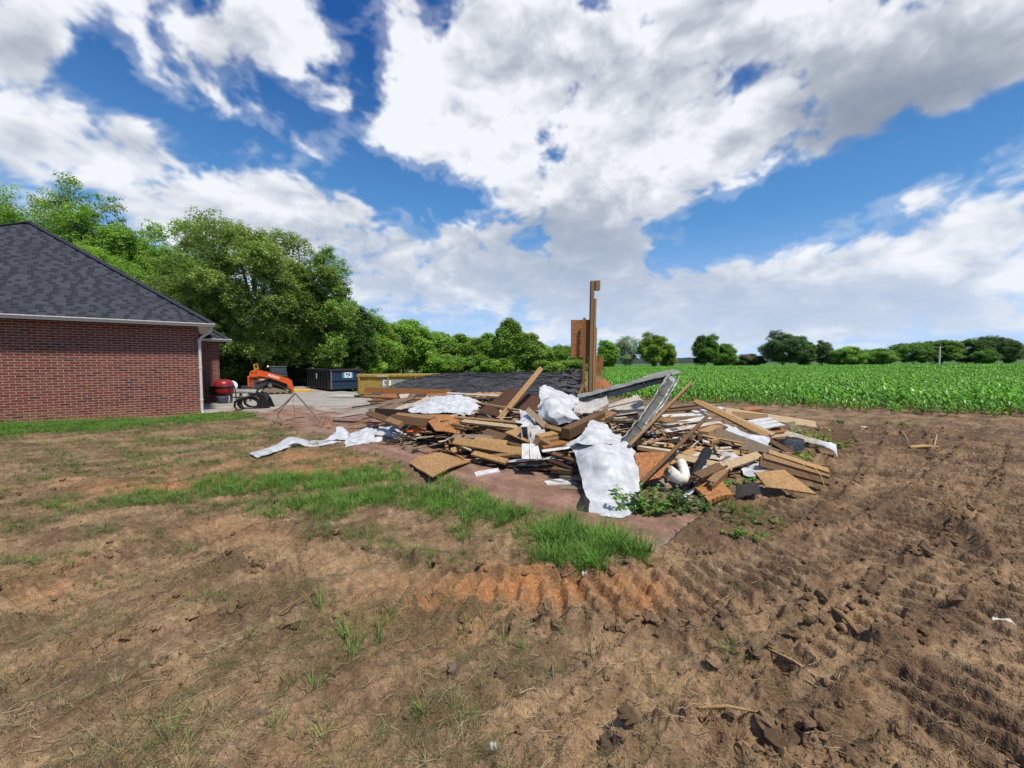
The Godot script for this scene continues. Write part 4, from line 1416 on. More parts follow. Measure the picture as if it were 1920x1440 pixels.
func build_litter() -> void:
	for m in 3:
		var buf := PackedFloat32Array()
		for k in 17000:
			var d := 0.95 + 9.5 * pow(rng.randf(), 1.6)
			var x := rng.randf_range(-1.6, 1.9) * (d + 0.3)
			if on_slab(x, d, 0.02): continue
			var right := sstep(-1.2, 1.8, x - 0.12 * d)
			var tn := hm_at(tone, x, d)
			if rng.randf() > 0.25 + 0.6 * right - tn * 2.2: continue
			if soil_mid.get_noise_2d(x * 1.1 + 3.0, d * 1.1) < -0.05 and rng.randf() < 0.75: continue
			var s := rng.randf_range(0.0025, 0.009) * (1.0 + 0.06 * d)
			if rng.randf() < 0.07: s = rng.randf_range(0.012, 0.028)
			if tn < -0.2 and rng.randf() < 0.25: s = rng.randf_range(0.015, 0.045)
			var c := soil_color(x, d).lerp(Color(0.24, 0.155, 0.09), 0.5) * rng.randf_range(0.75, 1.25)
			strew(buf, x, d, s, c, 0.6, -s * 0.25)
		tag(multi("dirt_clods", clod_mesh(600 + m), M.clod, buf), ["small brown clods of loose earth over the ruts", "crumbs of dry earth scattered on the yard", "lumpy earth clods thrown up by the crawler tracks"][m], "dirt", "", "stuff")
	# lumps of earth and stone that one can pick out
	var lumps := [
		[848, 1268, 0.030, 0.05, "red brown lump of clay lying alone on the trampled grass"], [478, 1340, 0.026, 0.09, "grey brown stone sunk in grass near the bottom left tuft"], [493, 1348, 0.022, 0.09, "smaller stone touching the grey brown stone"],
		[1140, 1408, 0.045, 0.0, "pale square clod at the near end of the dirt ridge"], [1175, 1400, 0.04, 0.0, "round clod second along the dirt ridge"], [1450, 1400, 0.045, 0.0, "largest dark clod on the dirt ridge"], [1480, 1392, 0.038, 0.0, "flat topped clod beside the largest one"],
		[1020, 1050, 0.035, 0.0, "angular stone left of the lush grass clump"], [1005, 1062, 0.03, 0.0, "stone lying under the left edge of the lush clump"], [1135, 1078, 0.03, 0.0, "stone at the lower edge of the lush grass clump"],
	]
	for e in lumps:
		var p := gnd(e[0], e[1])
		var o := put("clod", clod_mesh(620 + int(e[0])), M.clod if e[3] == 0.0 else mat("stone", lin(0.20, 0.15, 0.125), 0.9, "soil", Vector3(3, 3, 3)))
		if e[3] == 0.0:
			o.material_override = mat("lump", lin(0.25, 0.165, 0.095), 0.95, "soil", Vector3(3, 3, 3), false, "bump", 0.5)
		o.scale = Vector3.ONE * e[2]
		o.position = Vector3(p.x, ground_h(p.x, -p.z) + e[2] * 0.35, p.z)
		o.rotation = Vector3(e[0], e[1], 0)
		tag(o, e[4], "stone" if e[3] > 0.06 else "clod")
	# straw and root fibres
	var straw := MB.new()
	straw.coloured = true
	var r := RandomNumberGenerator.new()
	r.seed = 9
	var p := Vector3(-0.5, 0.01, 0)
	var q := []
	var rr := []
	for k in 6:
		q.append(Vector3(-0.5 + k * 0.2, 0.012 + r.randf() * 0.02, r.randfn() * 0.05))
		rr.append(0.012 * (1.0 - 0.1 * k))
	straw.tube(q, rr, 4, false)
	var buf := PackedFloat32Array()
	for k in 26000:
		var d := 0.9 + 11.0 * pow(rng.randf(), 1.6)
		var x := rng.randf_range(-1.7, 1.8) * (d + 0.3)
		if on_slab(x, d, 0.0) and rng.randf() < 0.9: continue
		if d > 12.6 + 0.75 * (x + 9.8) and x < -3.0: continue
		if rng.randf() > 0.25 + 0.75 * sstep(3.0, -0.5, x - 0.1 * d): continue
		var l := rng.randf_range(0.03, 0.13)
		var b := Basis.from_euler(Vector3(0, rng.randf() * TAU, rng.randfn() * 0.12)).scaled(Vector3(l, 0.05 + l * 0.5, l))
		var c := Color(0.46, 0.385, 0.24) if rng.randf() < 0.55 else Color(0.21, 0.17, 0.11)
		add_copy(buf, b, Vector3(x, ground_h(x, d) + 0.004, -d), c * rng.randf_range(0.6, 1.2))
	tag(multi("straw", straw.commit(), M.blade, buf), "dry straw and root fibres strewn over the soil", "straw", "", "stuff")
	# longer stalks and sticks that can be picked out
	var sticks := [
		[[520, 1165], [600, 1110], 0.006, "pale dry stalk slanting over the soil at the left, near the long grass tuft", "blade"], [[1035, 1250], [1038, 1290], 0.005, "grey bent root on pale soil, right of the centre", "wood_grey"], [[1440, 1220], [1540, 1290], 0.006, "long straight yellow stalk across the right hand soil", "splinter"],
		[[1535, 1280], [1650, 1345], 0.006, "second long stalk continuing towards the dirt ridge", "splinter"], [[1310, 1330], [1420, 1370], 0.007, "stalk lying just above the dirt ridge", "splinter"], [[1470, 1250], [1532, 1300], 0.006, "short stalk crossing below the long straight one", "splinter"],
		[[1690, 812], [1710, 838], 0.02, "grey stick poking from the muddy bank near the corn", "wood_grey"], [[1705, 842], [1760, 840], 0.035, "torn pale piece of wood lying on the muddy bank", "splinter"], [[1752, 838], [1757, 818], 0.014, "upright splinter at the end of the torn wood on the muddy bank", "splinter"],
		[[1572, 1175], [1585, 1200], 0.022, "broken stick standing in the ruts at the right", "pine_aged"], [[1560, 1155], [1610, 1195], 0.016, "flat broken stick lying beside the standing one in the ruts", "pine_aged"],
	]
	for e in sticks:
		var a := gnd(e[0][0], e[0][1])
		var b := gnd(e[1][0], e[1][1])
		a.y = ground_h(a.x, -a.z) + e[2]
		b.y = ground_h(b.x, -b.z) + e[2] * 1.2
		var m := a.lerp(b, 0.5) + Vector3(0, 0.015, 0)
		var sm := MB.new()
		sm.tube([a, a.lerp(m, 0.6), m, m.lerp(b, 0.5), b], [e[2] * 0.8, e[2], e[2], e[2] * 0.8, e[2] * 0.4], 6)
		tag(obj("stick", sm, M.pine_aged if e[4] == "blade" else M[e[4]]), e[3], "stick")

# ---------- corn ----------
func corn_mesh(sd: int, high: float, leaves: int) -> ArrayMesh:
	var r := RandomNumberGenerator.new()
	r.seed = sd
	var mb := MB.new()
	mb.coloured = true
	mb.col = Color(1.1, 1.0, 0.8)
	mb.tube([Vector3.ZERO, Vector3(0, high * 0.6, 0)], [0.014, 0.008], 5, false)
	for k in leaves:
		var a := k * PI + r.randfn() * 0.45
		var out := Vector3(cos(a), 0, sin(a))
		var side := Vector3(-out.z, 0, out.x)
		var y := high * (0.08 + 0.5 * k / leaves)
		var l := high * r.randf_range(0.55, 0.85)
		var w := 0.036 * r.randf_range(0.8, 1.2)
		var g := r.randf_range(0.8, 1.2)
		mb.col = Color(g * r.randf_range(0.85, 1.2), g, g)
		var prev := Vector3(0, y, 0)
		var pw := w * 0.5
		for q in 5:
			var t := (q + 1) / 5.0
			var nx := Vector3(0, y, 0) + out * l * (0.75 * t) + Vector3(0, l * (0.95 * t - 0.95 * t * t * t), 0)
			var nw := w * sin(PI * (0.22 + 0.78 * t)) if q < 4 else 0.001
			mb.quad(prev - side * pw, prev + side * pw, nx + side * nw - Vector3(0, 0.008, 0), nx - side * nw + Vector3(0, 0.008, 0))
			prev = nx
			pw = nw
	return mb.commit()

func build_corn() -> void:
	var kinds := [corn_mesh(701, 0.72, 8), corn_mesh(702, 0.62, 7), corn_mesh(703, 0.80, 9)]
	# rows run across the view, along the field's near edge
	var e1 := Vector2(0.834, -0.552)
	var e2 := Vector2(0.552, 0.834)
	var o := Vector2(4.05, 17.15)
	var all := []
	for row in 130:
		var off := row * 0.76
		var step := 0.19 if off < 30.0 else (0.34 if off < 60.0 else 0.8)
		var s := -60.0
		while s < 130.0:
			s += step * rng.randf_range(0.8, 1.2)
			var p := o + e2 * (off + 0.15 + rng.randfn() * 0.035) + e1 * s
			if p.y < 4.0 or not in_corn(p.x, p.y - 0.1) or absf(p.x) > p.y * 1.55 + 2.0: continue
			if row == 0 and rng.randf() < 0.35: continue
			all.append([p, off, s])
		if off > 96.0: break
	all.sort_custom(func(a, b): return a[0].length_squared() < b[0].length_squared())
	var bufs := [PackedFloat32Array(), PackedFloat32Array(), PackedFloat32Array()]
	var n := 0
	var mats := [mat("corn_a", lin(0.13, 0.33, 0.028), 0.36), mat("corn_b", lin(0.105, 0.285, 0.032), 0.36), mat("corn_c", lin(0.16, 0.30, 0.025), 0.4)]
	for m in mats:
		m.vertex_color_use_as_albedo = true
		m.backlight_enabled = true
		m.backlight = Color(0.6, 0.6, 0.6)
	for e in all:
		var p: Vector2 = e[0]
		var k := rng.randi() % 3
		var young := 0.62 + 0.38 * sstep(0.0, 3.0, e[1])
		var s: float = young * rng.randf_range(0.75, 1.12) * (1.0 if e[1] < 60.0 else 1.35)
		var pos := Vector3(p.x, base_h(p.x, p.y) - 0.01, -p.y)
		var b := Basis.from_euler(Vector3(rng.randfn() * 0.06, rng.randf() * TAU, rng.randfn() * 0.06)).scaled(Vector3(s, s, s))
		if n < 290 and in_frame(pos):
			n += 1
			var c := put("corn_plant", kinds[k], mats[2 if young < 0.7 and rng.randf() < 0.6 else rng.randi() % 2])
			c.transform = Transform3D(b, pos)
			tag(c, "young green corn plant in the first rows along the field's bare edge", "corn plant", "corn plants in the first rows of the field")
		else:
			add_copy(bufs[k], b, pos, Color(0.13, 0.325, 0.03) * rng.randf_range(0.75, 1.3))
	for k in 3:
		tag(multi("corn_crop", kinds[k], M.corn, bufs[k]), ["rows of young corn filling the field behind the debris", "shorter corn plants through the rows of the field", "taller corn plants through the rows of the field"][k], "corn", "", "stuff")
	print("corn ", all.size())

# a leafy weed: stems with paired leaves
func weed(label: String, x: float, y: float, wide: float, high: float, stems: int, sd: int, tint: Color, leaf := 0.055) -> void:
	var r := RandomNumberGenerator.new()
	r.seed = sd
	var g := gnd(x, y)
	g.y = ground_h(g.x, -g.z) if g.y < 0.2 else g.y
	var root := base("weed", g)
	tag(root, label, "weed")
	var st := MB.new()
	var lf := MB.new()
	lf.coloured = true
	for k in stems:
		var f := Vector3(r.randf_range(-wide, wide), 0, r.randf_range(-wide, wide) * 0.5)
		var tip := f + Vector3(r.randfn() * 0.12, high * r.randf_range(0.55, 1.1), r.randfn() * 0.12)
		var m := f.lerp(tip, 0.55) + Vector3(r.randfn() * 0.03, 0.02, r.randfn() * 0.03)
		st.tube([f, m, tip], [0.005, 0.004, 0.002], 5, false)
		for q in 9:
			var t := 0.2 + 0.8 * q / 8.0
			var p := f.lerp(m, t / 0.55) if t < 0.55 else m.lerp(tip, (t - 0.55) / 0.45)
			for s in [-1.0, 1.0]:
				var a := r.randf() * TAU
				var d := Vector3(cos(a) * s, r.randf_range(-0.3, 0.4), sin(a) * s).normalized()
				var n := (Vector3.UP + Vector3(r.randfn(), r.randfn(), r.randfn()) * 0.35).normalized()
				d = (d - n * d.dot(n)).normalized()
				lf.col = tint * r.randf_range(0.65, 1.35)
				leaf_shape(lf, p, d, n, leaf * r.randf_range(0.6, 1.3), leaf * 0.6)
	obj("stem", st, M.pine_aged, root)
	tag(obj("leaves", lf, M.leaf, root), "", "", "", "stuff")

func build_weeds() -> void:
	var g := Color(0.12, 0.24, 0.04)
	var dk := Color(0.07, 0.15, 0.032)
	var yl := Color(0.23, 0.32, 0.05)
	weed("leafy bright green weed at the foot of the big white plastic sheet", 1196, 972, 0.13, 0.36, 15, 801, g, 0.07)
	weed("dark leafy weed clump below the white curved strip", 1262, 966, 0.15, 0.28, 18, 802, dk, 0.06)
	weed("dark low weed clump right of the curved strip, against the crumbling board", 1320, 968, 0.12, 0.15, 14, 803, dk, 0.055)
	weed("pale green sprigs growing between the crumbling board and the black felt", 1385, 925, 0.12, 0.10, 8, 804, g)
	weed("small spread of seedlings on bare soil right of the slab corner", 1420, 975, 0.14, 0.06, 14, 805, g, 0.04)
	weed("two small green sprouts on bare soil nearest the ruts", 1390, 1015, 0.08, 0.05, 8, 806, g, 0.04)
	weed("bright yellow green weed at the right end of the pile beside the grey fascia strip", 1510, 845, 0.20, 0.34, 12, 807, yl, 0.07)
	weed("bright low bush on the bank behind the hanging plastic scrap", 1556, 838, 0.18, 0.20, 14, 808, yl, 0.06)
	weed("scattered yellow green sprigs under the black plastic at the right", 1490, 872, 0.25, 0.16, 12, 809, yl, 0.06)
	weed("tiny green weed out on the bank in front of the corn", 1566, 797, 0.12, 0.08, 7, 810, g, 0.05)

# ---------- machines, bins and yard things ----------
func part(called: String, t: Transform3D, s: Vector3, m: Material, parent: Node, ch := 0.01) -> MeshInstance3D:
	var mb := MB.new()
	mb.box(t, s, ch)
	return obj(called, mb, m, parent)

func tp(x: float, y: float, z: float) -> Transform3D:
	return Transform3D(Basis(), Vector3(x, y, z))

func poly(list: Array) -> PackedVector2Array:
	var p := PackedVector2Array()
	for e in list: p.push_back(Vector2(e[0], e[1]))
	return p

func lettering(text: String, high: float, m: Material, parent: Node, t: Transform3D) -> void:
	var tm := TextMesh.new()
	tm.text = text
	var f := SystemFont.new()
	f.font_names = PackedStringArray(["Droid Sans"])
	f.font_weight = 700
	tm.font = f
	tm.font_size = 32
	tm.pixel_size = high / 24.0
	tm.depth = 0.006
	var o := put("lettering", tm, m, parent)
	o.transform = t

func build_loader() -> void:
	var p := at(506, 683, 29)
	var o := base("track_loader", w3(p.x, base_h(p.x, 29) , 29))
	o.basis = Basis(Vector3(0.86, 0, -0.51).normalized(), Vector3.UP, Vector3(0.51, 0, 0.86).normalized()).scaled(Vector3(1.03, 1.16, 1.03))
	tag(o, "orange compact track loader with lowered lift arms parked on the driveway before the oak", "loader")
	part("chassis", tp(0.0, 0.68, 0), Vector3(1.9, 0.66, 1.1), M.loader_grey, o, 0.04)
	var hood := part("engine_hood", tp(-1.12, 0.78, 0), Vector3(0.36, 0.72, 1.5), M.loader_orange, o, 0.04)
	for k in 5:
		part("vent_slat", tp(-1.1, 0.55 + k * 0.1, 0.755), Vector3(0.24, 0.03, 0.02), M.steel_dark, hood, 0.0)
	for s in [1.0, -1.0]:
		var z: float = 0.62 * s
		var side := MB.new()
		side.prism(tp(0, 0, z), poly([[-0.95, 0.42], [-0.42, 0.36], [-0.15, 0.86], [-0.2, 1.06], [-0.95, 1.06]]), -0.1, 0.14)
		obj("side_panel", side, M.loader_grey, o)
		var tri := MB.new()
		tri.prism(tp(0, 0, z + 0.15 * s), poly([[-0.62, 0.72], [-0.1, 0.92], [0.05, 1.0], [-0.35, 1.04], [-0.72, 1.02]]), -0.012, 0.012)
		obj("orange_panel", tri, M.loader_orange, o)
		var arm := MB.new()
		arm.prism(tp(0, 0, 0.78 * s), poly([[-1.2, 1.12], [-1.14, 1.43], [-0.98, 1.50], [-0.7, 1.50], [-0.2, 1.38], [0.5, 1.18], [1.05, 0.98], [1.28, 0.84], [1.36, 0.45], [1.30, 0.12], [1.16, 0.10], [1.10, 0.45], [0.95, 0.66], [0.5, 0.84], [-0.1, 1.04], [-0.6, 1.14], [-0.9, 1.10]]), -0.09, 0.09)
		var arm_o := obj("lift_arm", arm, M.loader_orange, o)
		for q in [[-1.02, 1.36], [-0.8, 1.38], [1.22, 0.28]]:
			var pin := MB.new()
			pin.tube([Vector3(q[0], q[1], 0.78 * s - 0.11), Vector3(q[0], q[1], 0.78 * s + 0.11)], [0.045, 0.045], 10)
			obj("pin", pin, M.steel_dark, arm_o)
		if s > 0.0:
			lettering("Kubota", 0.15, M.sticker, arm_o, Transform3D(Basis(Vector3.BACK, -0.30), Vector3(0.22, 1.12, 0.875)))
			lettering("SVL", 0.13, M.sticker, o, tp(-0.42, 0.90, 0.80))
		var cyl := MB.new()
		cyl.tube([Vector3(-0.8, 0.75, 0.78 * s), Vector3(0.1, 1.0, 0.78 * s)], [0.05, 0.05], 8)
		obj("hydraulic_ram", cyl, M.steel_dark, o)
		# track: belt with cleats round a raised sprocket
		var loop := poly([[-0.82, 0.13], [-0.70, 0.04], [1.05, 0.04], [1.20, 0.14], [1.16, 0.28], [0.15, 0.72], [-0.02, 0.76], [-0.18, 0.70], [-0.80, 0.26]])
		var belt := MB.new()
		for k in loop.size():
			var a := loop[k]
			var b := loop[(k + 1) % loop.size()]
			belt.box(bar(Vector3(a.x, a.y, 0.78 * s), Vector3(b.x, b.y, 0.78 * s), Vector3.BACK.cross(Vector3(b.x - a.x, b.y - a.y, 0)).normalized()), Vector3(0.36, 0.06, a.distance_to(b) + 0.03))
			var n := int(a.distance_to(b) / 0.11)
			for q in n:
				var c := a.lerp(b, (q + 0.5) / n)
				belt.box(Transform3D(bar(Vector3(a.x, a.y, 0), Vector3(b.x, b.y, 0), Vector3.BACK.cross(Vector3(b.x - a.x, b.y - a.y, 0)).normalized()).basis, Vector3(c.x, c.y, 0.78 * s)), Vector3(0.37, 0.10, 0.05))
		var tr := obj("track", belt, M.rubber, o)
		var fr := MB.new()
		fr.prism(tp(0, 0, 0.78 * s), poly([[-0.6, 0.14], [1.02, 0.14], [0.95, 0.26], [0.1, 0.45], [-0.3, 0.42]]), -0.10, 0.12)
		obj("track_frame", fr, M.steel_mud, tr)
		for k in 5:
			var rl := MB.new()
			rl.tube([Vector3(-0.5 + k * 0.36, 0.15, 0.78 * s - 0.14), Vector3(-0.5 + k * 0.36, 0.15, 0.78 * s + 0.15)], [0.09, 0.09], 12)
			obj("roller", rl, M.steel_mud, tr)
		var sp := MB.new()
		sp.tube([Vector3(-0.02, 0.58, 0.78 * s - 0.1), Vector3(-0.02, 0.58, 0.78 * s + 0.17)], [0.13, 0.13], 14)
		obj("sprocket", sp, M.steel_worn, tr)
	var cab := Node3D.new()
	cab.name = "cab"
	o.add_child(cab)
	for s in [1.0, -1.0]:
		part("pillar", tp(0.02, 1.38, 0.5 * s), Vector3(0.08, 0.66, 0.07), M.loader_grey, cab)
		part("pillar", Transform3D(Basis(Vector3.BACK, 0.10), Vector3(0.98, 1.32, 0.5 * s)), Vector3(0.07, 0.8, 0.07), M.loader_grey, cab)
		part("side_window", tp(0.5, 1.42, 0.5 * s), Vector3(0.86, 0.50, 0.012), M.glass_dark, cab, 0.0)
		part("sill", tp(0.5, 1.13, 0.5 * s), Vector3(0.92, 0.08, 0.06), M.loader_grey, cab)
	part("roof", tp(0.48, 1.70, 0), Vector3(1.1, 0.07, 1.1), M.loader_grey, cab, 0.03)
	part("rear_wall", tp(0.02, 1.35, 0), Vector3(0.04, 0.6, 0.9), M.steel_dark, cab)
	part("windscreen", tp(0.98, 1.36, 0), Vector3(0.012, 0.6, 0.9), M.glass_dark, cab, 0.0)
	part("seat", tp(0.3, 1.1, 0), Vector3(0.4, 0.5, 0.5), M.steel_dark, cab, 0.05)
	for z in [0.45, 0.3]:
		var hl := MB.new()
		hl.tube([Vector3(-0.08, 1.70, z), Vector3(-0.16, 1.70, z)], [0.06, 0.07], 12)
		obj("work_light", hl, M.sticker, cab)
	part("quick_coupler", tp(1.34, 0.36, 0), Vector3(0.08, 0.5, 1.3), M.steel_dark, o, 0.02)

func build_grapple() -> void:
	var p := gnd(482, 768)
	var o := base("grapple_bucket", p)
	o.basis = Basis(Vector3(0.93, 0, -0.36).normalized(), Vector3.UP, Vector3(0.36, 0, 0.93).normalized()).scaled(Vector3.ONE * 0.78)
	tag(o, "black steel grapple bucket attachment lying on the concrete in front of the loader", "grapple")
	for s in [1.0, -1.0]:
		var z: float = 0.52 * s
		var ring := MB.new()
		var n := 28
		for k in n:
			var q := []
			for e in [0, 1]:
				var a: float = TAU * (k + e) / n
				q.append([Vector3(-0.18 + cos(a) * 0.44, 0.33 + sin(a) * 0.30, 0), Vector3(-0.20 + cos(a) * 0.31, 0.31 + sin(a) * 0.195, 0)])
			for e in [-0.03, 0.03]:
				var f := Vector3(0, 0, z + e)
				ring.out_quad(q[0][0] + f, q[1][0] + f, q[1][1] + f, q[0][1] + f, Vector3(-0.18, 0.33, z))
			var w := Vector3(0, 0, 0.03)
			var zz := Vector3(0, 0, z)
			ring.out_quad(q[0][0] + zz - w, q[1][0] + zz - w, q[1][0] + zz + w, q[0][0] + zz + w, Vector3(-0.18, 0.33, z))
			ring.out_quad(q[0][1] + zz + w, q[1][1] + zz + w, q[1][1] + zz - w, q[0][1] + zz - w, (q[0][1] as Vector3) * 2.0)
		obj("side_plate", ring, M.steel_dark, o)
		var beam := MB.new()
		beam.box(bar(Vector3(-0.58, 0.48, z + 0.07 * s), Vector3(0.16, 0.72, z + 0.07 * s)), Vector3(0.09, 0.10, 0.8), 0.012)
		obj("clamp_arm", beam, M.steel_dark, o)
		var jaw := MB.new()
		jaw.tube([Vector3(-0.55, 0.50, z), Vector3(-0.68, 0.40, z), Vector3(-0.71, 0.22, z), Vector3(-0.62, 0.06, z)], [0.05, 0.05, 0.045, 0.02], 8)
		obj("tine", jaw, M.steel_dark, o)
		var wing := MB.new()
		wing.prism(tp(0, 0, z), poly([[0.14, 0.02], [0.62, 0.02], [0.46, 0.46], [0.30, 0.72], [0.12, 0.72], [0.22, 0.40]]), -0.02, 0.02)
		obj("back_plate", wing, M.steel_dark, o)
	part("back_beam", tp(0.36, 0.40, 0), Vector3(0.06, 0.6, 1.0), M.steel_dark, o, 0.01)
	for k in 6:
		var t := MB.new()
		t.box(bar(Vector3(0.4, 0.03, -0.45 + k * 0.18), Vector3(-0.66, 0.03, -0.45 + k * 0.18)), Vector3(0.03, 0.07, 1.1), 0.006)
		obj("floor_bar", t, M.steel_worn, o)
	var ram := MB.new()
	ram.tube([Vector3(0.2, 0.66, 0), Vector3(-0.3, 0.50, 0)], [0.045, 0.045], 10)
	obj("ram", ram, M.steel_worn, o)

func dumpster(label: String, corner: Vector3, ex: Vector3, width: float, length: float, high: float, m_side: Material, m_end: Material, ribs_end: int, ribs_side: int) -> Node3D:
	var o := base("dumpster", corner)
	o.basis = Basis(ex, Vector3.UP, ex.cross(Vector3.UP))
	tag(o, label, "dumpster")
	var th := 0.06
	part("end_wall", tp(width / 2, high / 2 + 0.12, -th / 2), Vector3(width, high - 0.24, th), m_end, o)
	part("end_wall", tp(width / 2, high / 2 + 0.12, -length + th / 2), Vector3(width, high - 0.24, th), m_side, o)
	part("side_wall", tp(th / 2, high / 2 + 0.12, -length / 2), Vector3(th, high - 0.24, length - 2 * th - 0.01), m_side, o)
	part("side_wall", tp(width - th / 2, high / 2 + 0.12, -length / 2), Vector3(th, high - 0.24, length - 2 * th - 0.01), m_side, o)
	part("floor", tp(width / 2, 0.2, -length / 2), Vector3(width - 0.14, 0.08, length - 0.14), m_side, o)
	var rim := MB.new()
	for q in [[-0.03, 0.03, -0.03 + 0.0], [width + 0.03, 0.03, 0.0]]:
		rim.box(tp(q[0], high - 0.02, -length / 2), Vector3(0.14, 0.14, length + 0.2), 0.015)
	for z in [0.04, -length - 0.04]:
		rim.box(tp(width / 2, high - 0.022, z), Vector3(width - 0.08, 0.135, 0.14), 0.015)
	obj("rim", rim, m_side, o)
	for k in ribs_side:
		var z := -length * (k + 0.5) / ribs_side
		for x in [-0.045, width + 0.045]:
			part("rib", tp(x, high / 2 + 0.08, z), Vector3(0.09, high - 0.3, 0.14), m_side, o, 0.02)
	for k in ribs_end:
		part("rib", tp(width * (k + 0.02) / (ribs_end - 0.96), high / 2 + 0.08, 0.045), Vector3(0.10, high - 0.3, 0.09), m_end, o, 0.015)
	var rail := MB.new()
	for x in [width * 0.28, width * 0.72]:
		rail.box(tp(x, 0.07, -length / 2), Vector3(0.10, 0.14, length - 0.2), 0.01)
	obj("skid_rail", rail, M.steel_dark, o)
	for x in [width * 0.12, width * 0.88]:
		for z in [-0.4, -length + 0.4]:
			var wh := MB.new()
			wh.tube([Vector3(x - 0.09, 0.12, z), Vector3(x + 0.09, 0.12, z)], [0.12, 0.12], 14)
			obj("wheel", wh, M.steel_dark, o)
	return o

func build_bins() -> void:
	var a := dumpster("open roll off dumpster with a black ribbed side and a scuffed blue end", w3(-13.9, base_h(-13.9, 31.0), 31.0), Vector3(0.76, 0, -0.65).normalized(), 2.3, 6.7, 1.72, M.bin_black, M.bin_blue, 0, 9)
	part("door_bar", tp(1.15, 0.92, 0.03), Vector3(2.2, 0.10, 0.08), M.bin_blue, a)
	part("door_bar", tp(1.15, 0.28, 0.03), Vector3(2.2, 0.10, 0.08), M.bin_blue, a)
	part("door_post", tp(0.05, 0.92, 0.03), Vector3(0.10, 1.4, 0.09), M.steel_worn, a)
	part("door_post", tp(2.25, 0.92, 0.03), Vector3(0.10, 1.4, 0.09), M.bin_blue, a)
	mat("bin_bright", lin(0.10, 0.26, 0.52), 0.5, "dirty", Vector3(3, 3, 3), true)
	part("bright_patch", tp(1.3, 1.30, 0.008), Vector3(0.85, 0.5, 0.016), M.bin_bright, a, 0.0)
	part("sticker", tp(1.32, 1.30, 0.020), Vector3(0.52, 0.40, 0.012), M.sticker, a, 0.0)
	for q in [[1.22, 1.36, 0.16, 0.14, 0.3], [1.42, 1.38, 0.14, 0.12, -0.4], [1.30, 1.22, 0.22, 0.06, 0.2], [1.45, 1.26, 0.08, 0.12, 0.6]]:
		part("torn_print", Transform3D(Basis(Vector3.BACK, q[4]), Vector3(q[0], q[1], 0.029)), Vector3(q[2], q[3], 0.006), M.print, a, 0.0)
	part("sticker", Transform3D(Basis(), Vector3(-0.098, 1.18, -3.35)), Vector3(0.012, 0.42, 0.3), M.sticker, a, 0.0)
	var ex := Vector3(0.955, 0, -0.297).normalized()
	var b := dumpster("long open yellow dumpster with a grey patched panel, left of the fallen roof", w3(-9.1, base_h(-9.1, 24.0), 24.0), ex, 6.6, 2.3, 1.36, M.bin_yellow, M.bin_yellow, 5, 2)
	part("grey_patch", tp(1.95, 0.80, 0.012), Vector3(1.28, 0.62, 0.024), M.bin_patch, b, 0.0)
	var sign := part("sign_plate", tp(1.62, 0.90, 0.032), Vector3(0.44, 0.30, 0.014), M.sticker, b, 0.0)
	for q in [[1.60, 0.97, 0.30, 0.075], [1.60, 0.885, 0.30, 0.04], [1.60, 0.83, 0.26, 0.02], [1.60, 0.795, 0.22, 0.018]]:
		part("print_line", tp(q[0], q[1], 0.042), Vector3(q[2], q[3], 0.005), M.print, sign, 0.0)
	part("white_strip", tp(1.35, 1.32, 0.116), Vector3(0.66, 0.09, 0.012), M.siding_cream, b, 0.0)

